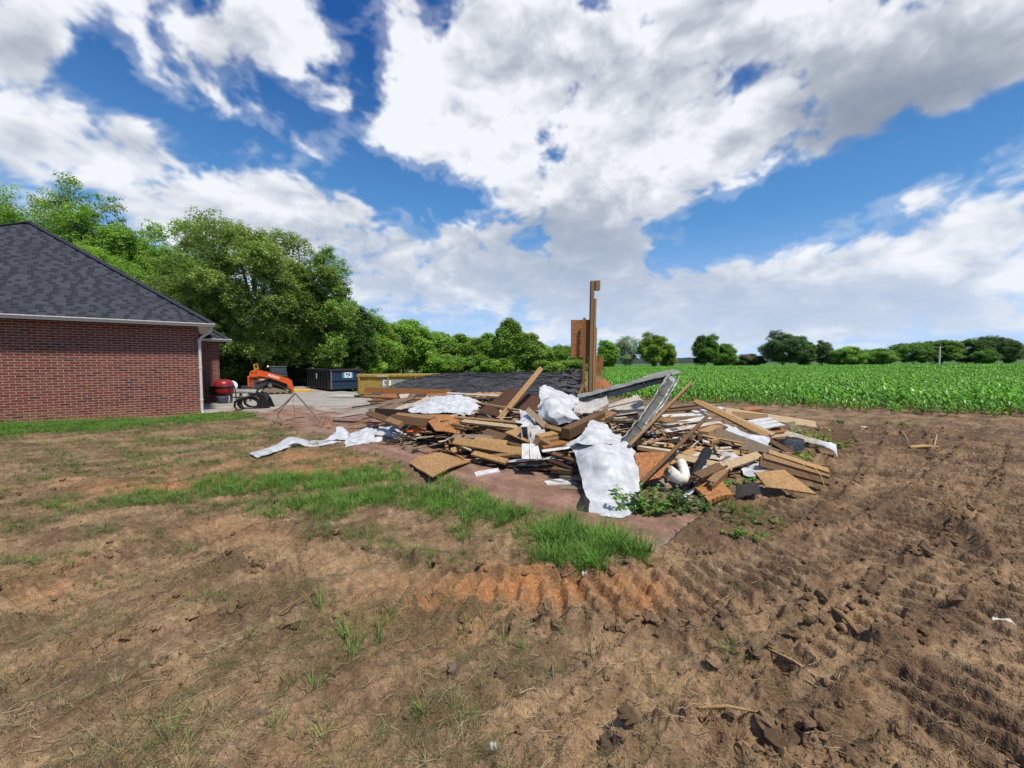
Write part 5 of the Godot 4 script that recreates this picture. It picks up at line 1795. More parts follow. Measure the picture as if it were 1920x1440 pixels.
func build_patio() -> void:
	var g := gnd(421, 757)
	var o := base("kettle_grill", g)
	o.scale = Vector3(0.78, 0.96, 0.78)
	tag(o, "large red drum grill with a domed lid on a black frame beside the brick wing", "grill")
	var lid := MB.new()
	lid.lathe(Transform3D.IDENTITY, [Vector2(0.44, 0.74), Vector2(0.44, 0.80), Vector2(0.40, 0.90), Vector2(0.30, 0.985), Vector2(0.15, 1.02), Vector2(0.0, 1.025)], 28)
	var l := obj("lid", lid, M.drum_red, o)
	part("handle", tp(0.0, 1.04, 0.0), Vector3(0.2, 0.03, 0.04), M.steel_dark, l)
	var band := MB.new()
	band.lathe(Transform3D.IDENTITY, [Vector2(0.42, 0.68), Vector2(0.465, 0.69), Vector2(0.465, 0.745), Vector2(0.42, 0.75)], 28)
	obj("rim_band", band, M.steel_dark, o)
	var tub := MB.new()
	tub.lathe(Transform3D.IDENTITY, [Vector2(0.0, 0.32), Vector2(0.28, 0.33), Vector2(0.38, 0.40), Vector2(0.425, 0.52), Vector2(0.435, 0.69)], 28)
	obj("drum", tub, M.drum_red, o)
	for q in [[-0.42, 0.2], [0.40, 0.2], [-0.34, -0.3], [0.34, -0.3]]:
		var lg := MB.new()
		lg.tube([Vector3(q[0], 0.72, q[1]), Vector3(q[0] * 1.15, 0.4, q[1]), Vector3(q[0] * 1.2, 0.0, q[1])], [0.025, 0.025, 0.025], 8)
		obj("leg", lg, M.steel_dark, o)
	part("side_shelf", tp(-0.55, 0.55, 0.0), Vector3(0.16, 0.34, 0.3), M.steel_dark, o, 0.02)
	var pb := gnd(421, 758)
	pb.z += 0.1
	var pail := base("pail", pb)
	tag(pail, "blue grey pail standing right under the red drum grill", "bucket")
	var pm := MB.new()
	pm.lathe(Transform3D.IDENTITY, [Vector2(0.0, 0.005), Vector2(0.17, 0.0), Vector2(0.205, 0.29), Vector2(0.215, 0.31), Vector2(0.2, 0.31), Vector2(0.16, 0.02), Vector2(0.0, 0.02)], 20)
	obj("body", pm, M.pail_grey, pail)
	var ph := MB.new()
	var arc := []
	var ar := []
	for k in 9:
		arc.append(Vector3(cos(PI * k / 8.0) * 0.21, 0.30 - sin(PI * k / 8.0) * 0.10, sin(PI * k / 8.0) * 0.19))
		ar.append(0.006)
	ph.tube(arc, ar, 5)
	obj("handle", ph, M.steel_dark, pail)
	var br := base("push_broom", gnd(392, 755))
	tag(br, "yellow push broom leaning upright against the brick wing", "broom")
	var bm := MB.new()
	bm.tube([Vector3(0, 0.10, 0.1), Vector3(-0.03, 1.15, -0.08)], [0.014, 0.014], 8)
	obj("handle", bm, M.tool_yellow, br)
	part("head", tp(0, 0.09, 0.1), Vector3(0.58, 0.05, 0.07), M.tool_yellow, br)
	part("bristles", tp(0, 0.035, 0.1), Vector3(0.57, 0.07, 0.06), M.tool_yellow, br, 0.0)
	for s in [-1.0, 1.0]:
		var bc := MB.new()
		bc.tube([Vector3(0.22 * s, 0.11, 0.1), Vector3(0.0, 0.34, 0.06)], [0.01, 0.01], 6)
		obj("brace", bc, M.tool_yellow, br)
	var tk := base("gas_tank", gnd(378, 753))
	tag(tk, "pale rounded gas tank half hidden behind the white downspout", "tank")
	var tm := MB.new()
	tm.lathe(Transform3D.IDENTITY, [Vector2(0.0, 0.0), Vector2(0.15, 0.0), Vector2(0.19, 0.06), Vector2(0.19, 0.24), Vector2(0.14, 0.34), Vector2(0.05, 0.37), Vector2(0.0, 0.37)], 20)
	obj("body", tm, M.lid_pale, tk)
	var tc := MB.new()
	tc.lathe(Transform3D.IDENTITY, [Vector2(0.11, 0.35), Vector2(0.11, 0.45), Vector2(0.095, 0.45), Vector2(0.095, 0.35)], 16)
	obj("collar", tc, M.lid_pale, tk)
	var pl := gnd(440, 750)
	var pld := base("round_lid", pl + Vector3(0, 0.02, 0))
	tag(pld, "pale blue round lid leaning upright behind the red drum grill", "lid")
	var plm := MB.new()
	plm.lathe(Transform3D(Basis(Vector3.RIGHT, PI / 2 - 0.25).rotated(Vector3.UP, 0.9), Vector3(-0.08, 0.70, 0)), [Vector2(0.0, 0.03), Vector2(0.12, 0.025), Vector2(0.22, 0.0), Vector2(0.23, -0.02), Vector2(0.0, 0.0)], 24)
	obj("disc", plm, M.lid_pale, pld)
	var be := base("bench", gnd(452, 754))
	be.rotation.y = -0.55
	tag(be, "low dark grey plastic bench between the red grill and the grapple bucket", "bench")
	for k in 3:
		part("slat", tp(0, 0.42, -0.16 + k * 0.16), Vector3(1.0, 0.04, 0.13), M.chair_grey, be)
	part("back_slat", tp(0, 0.62, -0.27), Vector3(1.0, 0.12, 0.04), M.chair_grey, be)
	part("shelf", tp(0, 0.2, 0), Vector3(0.9, 0.04, 0.4), M.chair_grey, be)
	for x in [-0.42, 0.42]:
		for z in [-0.18, 0.18]:
			part("leg", tp(x, 0.2, z), Vector3(0.07, 0.4, 0.07), M.chair_grey, be)
	# bent conduit standing out of the slab with torn wires
	var c := base("metal_conduit", gnd(605, 804))
	tag(c, "thin bent metal conduit slanting up out of the slab edge", "pipe")
	var tip := at(553, 737, 9.6) - c.position
	var cm := MB.new()
	cm.tube([Vector3(0, -0.02, 0), Vector3(-0.005, 0.10, 0.0), Vector3(-0.05, 0.19, 0), Vector3(-0.12, 0.26, 0), tip.lerp(Vector3(-0.12, 0.26, 0), 0.5) + Vector3(0, 0.01, 0), tip], [0.021, 0.021, 0.021, 0.020, 0.020, 0.020], 8)
	obj("tube", cm, M.conduit, c)
	var wl := [
		[[[553, 737, 9.6], [541, 750, 9.7], [528, 762, 9.9], [519, 768, 10.2], [512, 770, 10.6]], 0.011, "thick torn grey cable hanging to the left from the tip of the conduit"],
		[[[553, 737, 9.6], [538, 756, 9.7], [527, 768, 9.9], [521, 779, 10.2], [527, 787, 10.4]], 0.009, "hooked grey cable under the thick one hanging from the conduit"],
		[[[553, 737, 9.6], [549, 752, 9.6], [552, 770, 9.7], [553, 784, 9.9]], 0.004, "hair thin black wire dangling straight down from the conduit"],
	]
	for w in wl:
		var pts := []
		var rad := []
		for q in w[0]:
			pts.append(at(q[0], q[1], q[2]))
			rad.append(w[1])
		var cv := Curve3D.new()
		for k in pts.size():
			var t: Vector3 = (pts[mini(k + 1, pts.size() - 1)] - pts[maxi(k - 1, 0)]) * 0.2
			cv.add_point(pts[k], -t, t)
		cv.bake_interval = 0.06
		var bp := Array(cv.get_baked_points())
		var wr := []
		for k in bp.size(): wr.append(w[1])
		var wm := MB.new()
		wm.tube(bp, wr, 6)
		tag(obj("cable", wm, M.cable), w[2], "cable")
	# far small things
	var ys := base("road_sign", at(484, 730, 34) * Vector3(1, 0, 1) + Vector3(0, base_h(-20, 34), 0))
	tag(ys, "small yellow sign on a thin pole beyond the loader", "sign")
	var yp := MB.new()
	yp.tube([Vector3(0, 0, 0), Vector3(0, 2.1, 0)], [0.025, 0.025], 6)
	obj("pole", yp, M.steel_worn, ys)
	var yb := MB.new()
	yb.box(Transform3D(Basis(Vector3.BACK, 0.2), Vector3(-0.1, 1.95, 0.04)), Vector3(0.42, 0.5, 0.03), 0.01)
	obj("plate", yb, M.tool_yellow, ys)
	part("print_block", Transform3D(Basis(Vector3.BACK, 0.2), Vector3(-0.08, 1.95, 0.06)), Vector3(0.16, 0.26, 0.012), M.print, ys, 0.0)
	var mk := base("marker_post", at(708, 705, 46) * Vector3(1, 0, 1) + Vector3(0, base_h(-15, 46), 0))
	tag(mk, "thin pale utility marker post before the bright bush between the dumpsters", "post")
	part("stake", tp(0, 0.75, 0), Vector3(0.09, 1.5, 0.09), M.siding_cream, mk)
	part("cap", tp(0, 1.55, 0), Vector3(0.13, 0.35, 0.1), M.siding_cream, mk)
	var yk := base("yellow_bar", gnd(566, 735))
	tag(yk, "low yellow bar lying in front of the loader's lift arms", "bar")
	part("body", Transform3D(Basis(Vector3.UP, 0.1), Vector3(0, 0.1, 0)), Vector3(1.3, 0.2, 0.2), M.tool_yellow, yk, 0.04)
	var up := at(1761, 683, 108)
	var po := base("utility_pole", w3(up.x, base_h(up.x, 108), 108))
	tag(po, "white utility pole standing before the dark grove at the field's end", "pole")
	var pm2 := MB.new()
	pm2.tube([Vector3(0, -0.3, 0), Vector3(0, 5.1, 0)], [0.2, 0.16], 10)
	obj("shaft", pm2, M.white_paint, po)
	part("fitting", tp(0.3, 4.9, 0), Vector3(0.8, 0.25, 0.2), M.steel_worn, po, 0.02)
	var ws := gnd(648, 744)
	var wsm := MB.new()
	wsm.box(Transform3D(Basis(Vector3.UP, -0.25), ws + Vector3(0, 0.06, 0)), Vector3(1.9, 0.05, 1.1), 0.01)
	tag(obj("white_sheet", wsm, M.siding), "white panel lying flat on the driveway at the yellow dumpster's left corner", "panel")

# ---------- the fallen garage ----------
# x, y in the photograph and the distance; a third number under 1 is the height above the ground instead
func P(e: Array) -> Vector3:
	if e[2] < 1.0:
		var d := cam_basis * Vector3((e[0] - 960.0) / F, (720.0 - e[1]) / F, -1.0)
		return Vector3(0, EYE, 0) + d * ((e[2] - EYE) / d.y)
	return at(e[0], e[1], e[2])

# a board from one end to the other; roll 0 lies flat, 90 stands on edge
func B(called: String, label: String, cat: String, a: Array, b: Array, w: float, t: float, roll: float, m: String, broken := 0) -> Node3D:
	var pa := P(a)
	var pb := P(b)
	var tr := bar(pa, pb)
	tr.basis = tr.basis.rotated(tr.basis.z, deg_to_rad(roll))
	var l := pa.distance_to(pb)
	var mb := MB.new()
	mb.box(Transform3D.IDENTITY, Vector3(w, t, l), 0.0035)
	var r := RandomNumberGenerator.new()
	r.seed = int(a[0] * 7 + b[1] * 13)
	if broken:
		for k in broken:
			for e in [-1.0, 1.0]:
				var z: float = e * l * 0.5
				var x := r.randf_range(-0.42, 0.42) * w
				mb.box(Transform3D(Basis.from_euler(Vector3(r.randfn() * 0.15, r.randfn() * 0.15, 0)), Vector3(x, r.randf_range(-0.3, 0.3) * t, z)), Vector3(w * 0.14, t * 0.4, r.randf_range(0.06, 0.2)))
	var o := obj(called, mb, M[m])
	o.transform = tr
	tag(o, label, cat)
	return o

# several boards side by side or stacked, each its own thing
func S(called: String, label: String, cat: String, c: Array, thick: float, m: String, warp := 0.02, sd := 1, torn := 0.0) -> Node3D:
	var q := []
	for e in c: q.append(P(e))
	var mid: Vector3 = (q[0] + q[1] + q[2] + q[3]) / 4.0
	var n := noise(0.9, 2, sd)
	var tn := noise(6.0, 3, sd + 5)
	var nrm: Vector3 = ((q[1] - q[0]) as Vector3).cross(q[3] - q[0]).normalized()
	var g := []
	var k := 14
	for r in k + 1:
		var row := []
		for s in k + 1:
			var u := float(s) / k
			var v := float(r) / k
			if torn > 0.0:
				if r == k: v += torn * tn.get_noise_2d(u * 2.0, 3.0)
				if s == k: u += torn * tn.get_noise_2d(v * 2.0, 8.0)
			var p: Vector3 = (q[0] as Vector3).lerp(q[1], u).lerp((q[3] as Vector3).lerp(q[2], u), v)
			p += nrm * warp * 0.6 * (n.get_noise_2d(u * 0.8, v * 0.8) + 1.2 * (u - 0.5) * (u - 0.5) * 4.0 - 0.6)
			row.append(p - mid)
		g.append(row)
	var mb := MB.new()
	mb.sheet(g, thick)
	var o := obj(called, mb, M[m])
	# turned so that the grain runs along the sheet's long side
	o.position = mid
	tag(o, label, cat)
	return o

func cat(a: Vector3, b: Vector3, c: Vector3, d: Vector3, t: float) -> Vector3:
	return b.cubic_interpolate(c, a, d, t)

# plastic wrap: rows of control points, smoothed and crumpled
func W(called: String, label: String, category: String, ctrl: Array, amp: float, sd: int, m: String, res := 14, fold := 0.0) -> Node3D:
	var nr := ctrl.size()
	var nc: int = ctrl[0].size()
	var cp := []
	var mid := Vector3.ZERO
	for row in ctrl:
		var line := []
		for e in row:
			line.append(P(e))
			mid += line[-1]
		cp.append(line)
	mid /= nr * nc
	# creases: flat facets between straight folds that wander a little
	var wr := RandomNumberGenerator.new()
	wr.seed = sd
	var folds := []
	for k in 10:
		var dir := Vector3(wr.randfn(), wr.randfn(), wr.randfn()).normalized()
		folds.append([dir, wr.randf_range(0.25, 0.6) * (0.35 if k > 4 else 1.0), wr.randf(), (0.28 if k > 4 else 0.7) * (1.0 if wr.randf() < 0.5 else -1.0), Vector3(wr.randfn(), wr.randfn(), wr.randfn()).normalized()])
	var n1 := noise(1.5, 2, sd)
	var n3 := noise(7.0, 2, sd + 2)
	var rows := []
	for r in nr:
		var line := []
		for s in (nc - 1) * res + 1:
			var f := float(s) / res
			var k := mini(int(f), nc - 2)
			line.append(cat(cp[r][maxi(k - 1, 0)], cp[r][k], cp[r][k + 1], cp[r][mini(k + 2, nc - 1)], f - k))
		rows.append(line)
	var g := []
	var wn: int = rows[0].size()
	var hn := (nr - 1) * res + 1
	for r in hn:
		var f := float(r) / res
		var k := mini(int(f), nr - 2)
		var line := []
		for s in wn:
			var p := cat(rows[maxi(k - 1, 0)][s], rows[k][s], rows[k + 1][s], rows[mini(k + 2, nr - 1)][s], f - k)
			var wob := n1.get_noise_3dv(p)
			var d := Vector3.ZERO
			for fo in folds:
				var ph: float = p.dot(fo[0]) / fo[1] + fo[2] + wob * 0.45
				var tw := absf(fposmod(ph, 1.0) - 0.5) * 2.0
				d += (fo[4] as Vector3) * ((lerpf(tw, tw * tw, 0.25) - 0.45) * fo[3] * amp * 0.62)
			d += Vector3(wob, n1.get_noise_3dv(p + Vector3(9, 0, 0)), n1.get_noise_3dv(p + Vector3(0, 9, 0))) * amp * 0.12
			var edge := mini(mini(r, hn - 1 - r), mini(s, wn - 1 - s))
			if edge < 2: d += Vector3(n3.get_noise_3dv(p), n3.get_noise_3dv(p * 1.3 + Vector3(4, 0, 0)), 0) * amp * 0.2
			line.append(p + d - mid)
		g.append(line)
	var mb := MB.new()
	mb.sheet(g, 0.004)
	var o := obj(called, mb, M[m])
	o.position = mid
	tag(o, label, category)
	return o

func build_fallen_roof() -> void:
	var A := at(695, 741, 13.0)
	var Bq := at(835, 699, 17.0)
	var C := at(1086, 697, 14.4)
	var Dq := at(1098, 748, 10.0)
	var wave := noise(0.7, 3, 901)
	var crease := noise(2.2, 3, 902)
	var up := ((Dq - A).cross(Bq - A)).normalized()
	if up.y < 0.0: up = -up
	var surf := func(u: float, v: float) -> Vector3:
		var p := A.lerp(Dq, u).lerp(Bq.lerp(C, u), v)
		var w := wave.get_noise_2d(u * 5.0, v * 3.0) * 0.06 + crease.get_noise_2d(u * 6.0, v * 2.0) * 0.05 * sstep(0.6, 0.95, u)
		var sag := -0.28 * sstep(0.80, 1.0, u) * sstep(0.75, 0.1, v) + 0.18 * crease.get_noise_2d(u * 9.0, v * 4.0 + 5.0) * sstep(0.82, 0.98, u)
		var bow := 0.10 * sin(PI * v) - 0.10 * sin(PI * u) * (1.0 - v)
		return p + up * (w + sag + bow)
	var o := base("collapsed_roof", (A + Dq) * 0.5 * Vector3(1, 0, 1) + Vector3(0, base_h(-1.4, 11.5), 0))
	tag(o, "collapsed dark grey shingled garage roof resting low behind the pile of lumber", "roof")
	var inv := o.position
	var mb := MB.new()
	var g := []
	for r in 13:
		var line := []
		for s in 41:
			line.append(surf.call(s / 40.0, 1.0 - r / 12.0) - inv - up * 0.10)
		g.append(line)
	mb.sheet(g, 0.04)
	obj("deck", mb, M.osb, o)
	mb = MB.new()
	mb.coloured = true
	var rows := 30
	var r := RandomNumberGenerator.new()
	r.seed = 903
	for k in rows:
		var v0 := float(k) / rows
		var v1 := (k + 1.15) / rows
		var u := -0.01
		while u < 1.0:
			var w := r.randf_range(0.016, 0.045)
			var u1 := minf(u + w, 1.012 + 0.02 * r.randf())
			if not (u > 0.93 and r.randf() < 0.12):
				var lift := 0.016 + r.randf() * 0.008 + 0.05 * r.randf() * sstep(0.84, 1.0, u)
				var f := r.randf_range(0.72, 1.2)
				mb.col = Color(0.078, 0.080, 0.092) * f
				var p0: Vector3 = surf.call(u + 0.001, v0) - inv
				var p1: Vector3 = surf.call(u1 - 0.001, v0) - inv
				var p2: Vector3 = surf.call(u1 - 0.001, minf(v1, 1.0)) - inv
				var p3: Vector3 = surf.call(u + 0.001, minf(v1, 1.0)) - inv
				mb.quad(p0 + up * lift, p1 + up * lift, p2 + up * 0.004, p3 + up * 0.004)
				mb.quad(p0 - up * 0.004, p1 - up * 0.004, p1 + up * lift, p0 + up * lift)
			u = u1
	mat("shingle_old", Color.WHITE, 0.92, "speck", Vector3(5, 5, 5), true, "", 0.0, 0.0, true)
	tag(obj("shingles", mb, M.shingle_old, o), "", "", "", "stuff")
	for k in 12:
		var u := 0.04 + k * 0.083
		var a: Vector3 = surf.call(u, -0.08) - inv - up * 0.13
		var b: Vector3 = surf.call(u, 0.9) - inv - up * 0.13
		var rb := MB.new()
		rb.box(bar(a, b, up.cross(b - a)), Vector3(0.14, 0.04, a.distance_to(b)), 0.003)
		obj("rafter", rb, M.pine_aged, o)
	var ledge := MB.new()
	for k in 20:
		var a: Vector3 = surf.call(k / 20.0, 0.0) - inv - up * 0.07
		var b: Vector3 = surf.call((k + 1) / 20.0, 0.0) - inv - up * 0.07
		ledge.box(bar(a, b), Vector3(0.03, 0.05, a.distance_to(b) + 0.01))
	obj("drip_edge", ledge, M.siding_cream, o)
	# props that keep its weight off the ground
	for k in 4:
		var u := 0.1 + 0.26 * k
		var t: Vector3 = surf.call(u, 0.55) - inv - up * 0.2
		part("broken_stud", tp(t.x, t.y * 0.5, t.z), Vector3(0.09, t.y, 0.09), M.pine_aged, o)

func rubble() -> void:
	# broken lumber heaped under what can be picked out
	var r := RandomNumberGenerator.new()
	r.seed = 77
	var sets := [MB.new(), MB.new(), MB.new()]
	var c := Vector2(0.75, 7.35)
	var ax := Vector2(0.9, -0.436)
	var bx := Vector2(0.436, 0.9)
	for k in 420:
		var a := r.randf() * TAU
		var q := sqrt(r.randf())
		var p := c + ax * cos(a) * q * 3.55 + bx * sin(a) * q * 1.65
		var top := 0.50 * (1.0 - pow(q, 2.2)) + 0.04
		var h := r.randf() * top
		var l := r.randf_range(0.25, 1.1) * (1.0 - 0.45 * q)
		var b := Basis.from_euler(Vector3(r.randfn() * 0.16, r.randf() * TAU, r.randfn() * 0.25))
		sets[k % 3].box(Transform3D(b, Vector3(p.x, base_h(p.x, p.y) + 0.05 + h, -p.y)), Vector3([0.09, 0.14, 0.19][k % 3], [0.04, 0.038, 0.012][k % 3], l), 0.002)
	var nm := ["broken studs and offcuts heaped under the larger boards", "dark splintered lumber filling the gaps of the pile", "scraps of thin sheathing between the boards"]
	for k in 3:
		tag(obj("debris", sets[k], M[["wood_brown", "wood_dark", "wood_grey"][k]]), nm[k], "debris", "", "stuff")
	# thin laths and slivers lying every way over the heap
	var thin := [MB.new(), MB.new(), MB.new(), MB.new()]
	for k in 900:
		var a := r.randf() * TAU
		var q := pow(r.randf(), 0.55)
		var p := c + ax * cos(a) * q * 3.9 + bx * sin(a) * q * 1.85
		var h := 0.62 * (1.0 - pow(q, 2.4)) * r.randf_range(0.75, 1.05) + 0.06
		var l := r.randf_range(0.15, 0.9) * (1.0 - 0.5 * q)
		var b := Basis.from_euler(Vector3(r.randfn() * 0.13, -0.5 + r.randfn() * 0.9, r.randfn() * 0.4))
		thin[k % 4].box(Transform3D(b, Vector3(p.x, base_h(p.x, p.y) + h, -p.y)), Vector3(r.randf_range(0.012, 0.06), r.randf_range(0.004, 0.02), l))
	for k in 4:
		tag(obj("debris", thin[k], M[["pine", "wood_dark", "pine_aged", "siding_cream"][k]]), ["pale slivers and laths strewn over the heap", "dark splinters strewn over the heap", "brown laths strewn over the heap", "thin pale trim scraps strewn over the heap"][k], "debris", "", "stuff")
	# crumbs of wood, mulch and plaster on the slab
	var buf := PackedFloat32Array()
	for k in 2600:
		var e: Array = [[930, 880, 90, 22], [720, 830, 110, 18], [1010, 905, 110, 25], [1260, 990, 100, 25], [640, 790, 60, 20], [1180, 1000, 70, 25], [1320, 960, 70, 20], [700, 770, 60, 14]][r.randi() % 8]
		var g := gnd(e[0] + r.randfn() * e[2] * 0.6, e[1] + r.randfn() * e[3] * 0.6)
		var s := r.randf_range(0.004, 0.016)
		var b := Basis.from_euler(Vector3(r.randfn() * 0.5, r.randf() * TAU, r.randfn() * 0.5)).scaled(Vector3(s * r.randf_range(0.7, 3.5), s * 0.6, s))
		var col: Color = [Color(0.11, 0.045, 0.035), Color(0.20, 0.11, 0.06), Color(0.40, 0.27, 0.14), Color(0.07, 0.04, 0.03), Color(0.5, 0.46, 0.42)][r.randi() % 5]
		add_copy(buf, b, Vector3(g.x, g.y + (0.045 if on_slab(g.x, -g.z) else 0.0), g.z), col)
	tag(multi("chips", clod_mesh(640), M.clod, buf), "splinters, mulch and crumbs strewn on the slab round the pile", "debris", "", "stuff")

func build_debris() -> void:
	build_fallen_roof()
	rubble()
	# --- the standing corner post and what hangs on it
	var ft := at(1108, 745, 8.6)
	var post := base("corner_post", Vector3(ft.x, 0.02, ft.z))
	tag(post, "tall double wooden corner post still standing behind the pile", "post")
	post.rotation = Vector3(0.008, 0.06, -0.012)
	part("dark_plank", tp(-0.04, 1.63, 0.0), Vector3(0.07, 3.27, 0.11), M.pine_aged, post, 0.004)
	part("pale_plank", tp(0.024, 1.45, 0.0), Vector3(0.045, 2.9, 0.13), M.pine, post, 0.004)
	part("thin_plank", tp(0.062, 1.15, 0.0), Vector3(0.018, 2.3, 0.12), M.pine_pale, post, 0.003)
	part("top_block", tp(0.06, 3.17, 0.03), Vector3(0.10, 0.20, 0.10), M.pine_aged, post, 0.005)
	var bp := MB.new()
	bp.box(Transform3D.IDENTITY, Vector3(0.40, 0.80, 0.013), 0.001)
	var pan := obj("sheathing_panel", bp, M.osb)
	pan.transform = Transform3D(Basis(Vector3.UP, -0.12), at(1088, 635, 8.68))
	tag(pan, "orange sheathing square nailed high on the corner post, over the sky", "panel")
	var stud := MB.new()
	stud.box(bar(at(1096, 597, 8.55), at(1094, 745, 8.5)), Vector3(0.055, 0.04, 1.68), 0.003)
	tag(obj("stud", stud, M.wood_red), "thin upright stud nailed across the sheathing square, left of the post", "stud")
	B("brace", "short slanting brace left of the thin stud's foot", "brace", [1093, 722, 8.5], [1084, 744, 8.45], 0.05, 0.03, 0, "pine")
	B("brace", "short slanting brace between the thin stud's foot and the post", "brace", [1096, 724, 8.5], [1103, 742, 8.45], 0.05, 0.03, 0, "wood_red")
	S("sheathing_panel", "orange sheathing scrap at the right of the post, against the corn", "panel", [[1114, 669, 8.75], [1132, 669, 8.7], [1128, 705, 8.7], [1114, 704, 8.75]], 0.013, "osb", 0.0, 3, 0.15)
	S("sheathing_panel", "torn orange sheathing leaning at the right foot of the post", "panel", [[1112, 708, 8.75], [1136, 711, 8.7], [1154, 727, 8.5], [1112, 740, 8.6]], 0.013, "osb_red", 0.02, 4, 0.12)
	# --- boards under the fallen roof's edge, left
	B("fascia_board", "long orange fascia board under the left eave of the fallen roof", "board", [684, 731, 12.2], [845, 736, 11.2], 0.16, 0.04, 78, "wood_red")
	B("board", "flat board under the orange fascia, pointing at the yellow dumpster", "board", [682, 743, 11.6], [745, 746, 11.2], 0.16, 0.05, 10, "wood_red", 2)
	S("sheathing_panel", "reddish panel standing in the gap below the orange fascia board", "panel", [[716, 738, 11.4], [744, 738, 11.3], [744, 750, 11.2], [712, 750, 11.3]], 0.015, "osb_red", 0.01, 6)
	S("sheathing_panel", "pale grey panel right of the reddish one below the fascia", "panel", [[748, 739, 11.2], [778, 739, 11.1], [772, 750, 10.8], [752, 749, 10.9]], 0.015, "siding_cream", 0.02, 7, 0.1)
	B("board", "brown board end poking left from below the reddish panel", "board", [692, 752, 11.0], [760, 752, 10.6], 0.14, 0.04, 0, "wood_brown", 2)
	B("board", "orange board end right of the pale panel under the eave", "board", [778, 748, 10.8], [836, 747, 10.4], 0.14, 0.05, 20, "wood_red", 2)
	B("board", "short rusty board behind the left heap of the crumpled white sheet", "board", [800, 742, 10.9], [858, 740, 10.6], 0.12, 0.05, 30, "osb_red")
	for k in 6:
		var x := 868.0 + k * 12.0
		B("rafter_tail", ["first rafter tail from the left behind the crumpled white sheet", "second rafter tail behind the crumpled white sheet", "third rafter tail behind the crumpled white sheet", "fourth rafter tail, nearest the middle of the row", "fifth rafter tail, second from the dark sheet", "last rafter tail in the row, touching the dark leaning sheet"][k], "rafter", [x, 745, 10.3], [x + 34, 737, 11.2], 0.09, 0.04, 15, ["pine", "wood_red", "pine"][k % 3])
	B("trim_board", "white edged trim running along the rafter tails below the shingles", "board", [838, 737, 10.6], [944, 743, 9.9], 0.06, 0.03, 40, "siding_cream")
	# --- twisted felt and strips at the far left
	W("roof_felt", "long grey strip of torn felt trailing left onto the concrete", "felt", [[[616, 767, 10.6], [660, 764, 10.4], [700, 757, 10.2], [740, 752, 10.0], [772, 744, 9.9]], [[622, 768, 10.2], [664, 767, 10.0], [704, 763, 9.9], [742, 758, 9.8], [778, 750, 9.6]]], 0.04, 911, "wood_grey", 10)
	W("roof_felt", "pale curled felt strip hooking up at its right end", "felt", [[[704, 757, 9.9], [740, 748, 9.8], [762, 745, 9.7], [768, 738, 9.7]], [[706, 760, 9.7], [744, 753, 9.6], [768, 750, 9.5], [780, 740, 9.6]]], 0.03, 912, "brown_sheet", 9)
	W("roof_felt", "dark sagging felt sheet below the grey strips", "felt", [[[690, 768, 9.8], [730, 758, 9.7], [770, 757, 9.5], [802, 750, 9.5]], [[694, 774, 9.4], [734, 770, 9.2], [774, 770, 9.1], [806, 762, 9.2]]], 0.05, 913, "brown_sheet", 10)
	W("paper_strip", "buff paper strip folded over the dark felt, beside the white sheet", "paper", [[[738, 768, 9.2], [760, 758, 9.2], [784, 752, 9.1], [802, 742, 9.2]], [[742, 771, 9.1], [766, 764, 9.0], [790, 758, 8.9], [806, 748, 9.0]]], 0.03, 914, "siding_cream", 9)
	B("board", "thin dark board jutting left at the height of the felt", "board", [660, 764, 10.0], [716, 756, 9.8], 0.05, 0.03, 0, "wood_dark")
	B("board", "dark brown boxed beam with nail heads under the left sheets", "board", [704, 772, 9.0], [770, 776, 8.5], 0.16, 0.05, 80, "wood_dark")
	# --- middle left: white sheet and orange sheathing
	W("plastic_sheet", "crumpled muddy white sheet heaped on the left half of the pile", "plastic sheet", [[[784, 754, 9.3], [812, 744, 9.4], [850, 740, 9.3], [880, 744, 9.2], [900, 752, 9.0]], [[774, 762, 8.8], [810, 754, 8.8], [846, 748, 8.8], [876, 756, 8.7], [898, 764, 8.6]], [[768, 769, 8.4], [806, 766, 8.3], [842, 764, 8.3], [872, 768, 8.2], [896, 772, 8.2]], [[776, 773, 8.2], [812, 775, 8.0], [846, 776, 7.9], [876, 777, 7.9], [892, 777, 7.9]]], 0.11, 921, "wrap", 14)
	S("plywood_sheet", "long flat orange plywood sheet seen edge on below the white heap", "plywood", [[742, 776, 8.6], [905, 776, 8.3], [890, 786, 7.6], [735, 780, 8.0]], 0.018, "osb", 0.02, 8)
	B("board", "grey brown board with a notched end at the left tip of the pile", "board", [690, 774, 8.6], [738, 792, 7.7], 0.13, 0.05, 40, "wood_brown", 1)
	B("board", "wide brown plank above the orange object at the pile's left", "board", [733, 784, 7.9], [800, 794, 7.3], 0.16, 0.05, 62, "wood_brown")
	B("board", "second brown plank lying on the wide one, nailed end first", "board", [742, 778, 8.1], [812, 784, 7.6], 0.14, 0.045, 20, "pine_aged")
	B("board", "short sawn block end right of the notched board", "board", [728, 788, 7.7], [752, 797, 7.3], 0.12, 0.08, 30, "pine_aged")
	S("sheathing_panel", "bright orange sheathing sheet sloping down to the left front gap", "panel", [[800, 787, 7.6], [857, 780, 7.6], [875, 818, 6.85], [816, 807, 6.95]], 0.015, "osb", 0.02, 9)
	S("sheathing_panel", "orange sheet under the sloping one, reaching left over the brown planks", "panel", [[770, 779, 8.0], [858, 777, 7.9], [858, 789, 7.5], [786, 788, 7.6]], 0.015, "osb", 0.015, 10)
	var oc := base("orange_tub", at(782, 806, 7.5))
	tag(oc, "orange plastic tub crushed in the shade under the left planks", "tub")
	var om := put("body", clod_mesh(655), M.orange_plastic, oc)
	om.scale = Vector3(0.17, 0.11, 0.14)
	om.position = Vector3(0, -0.03, -0.05)
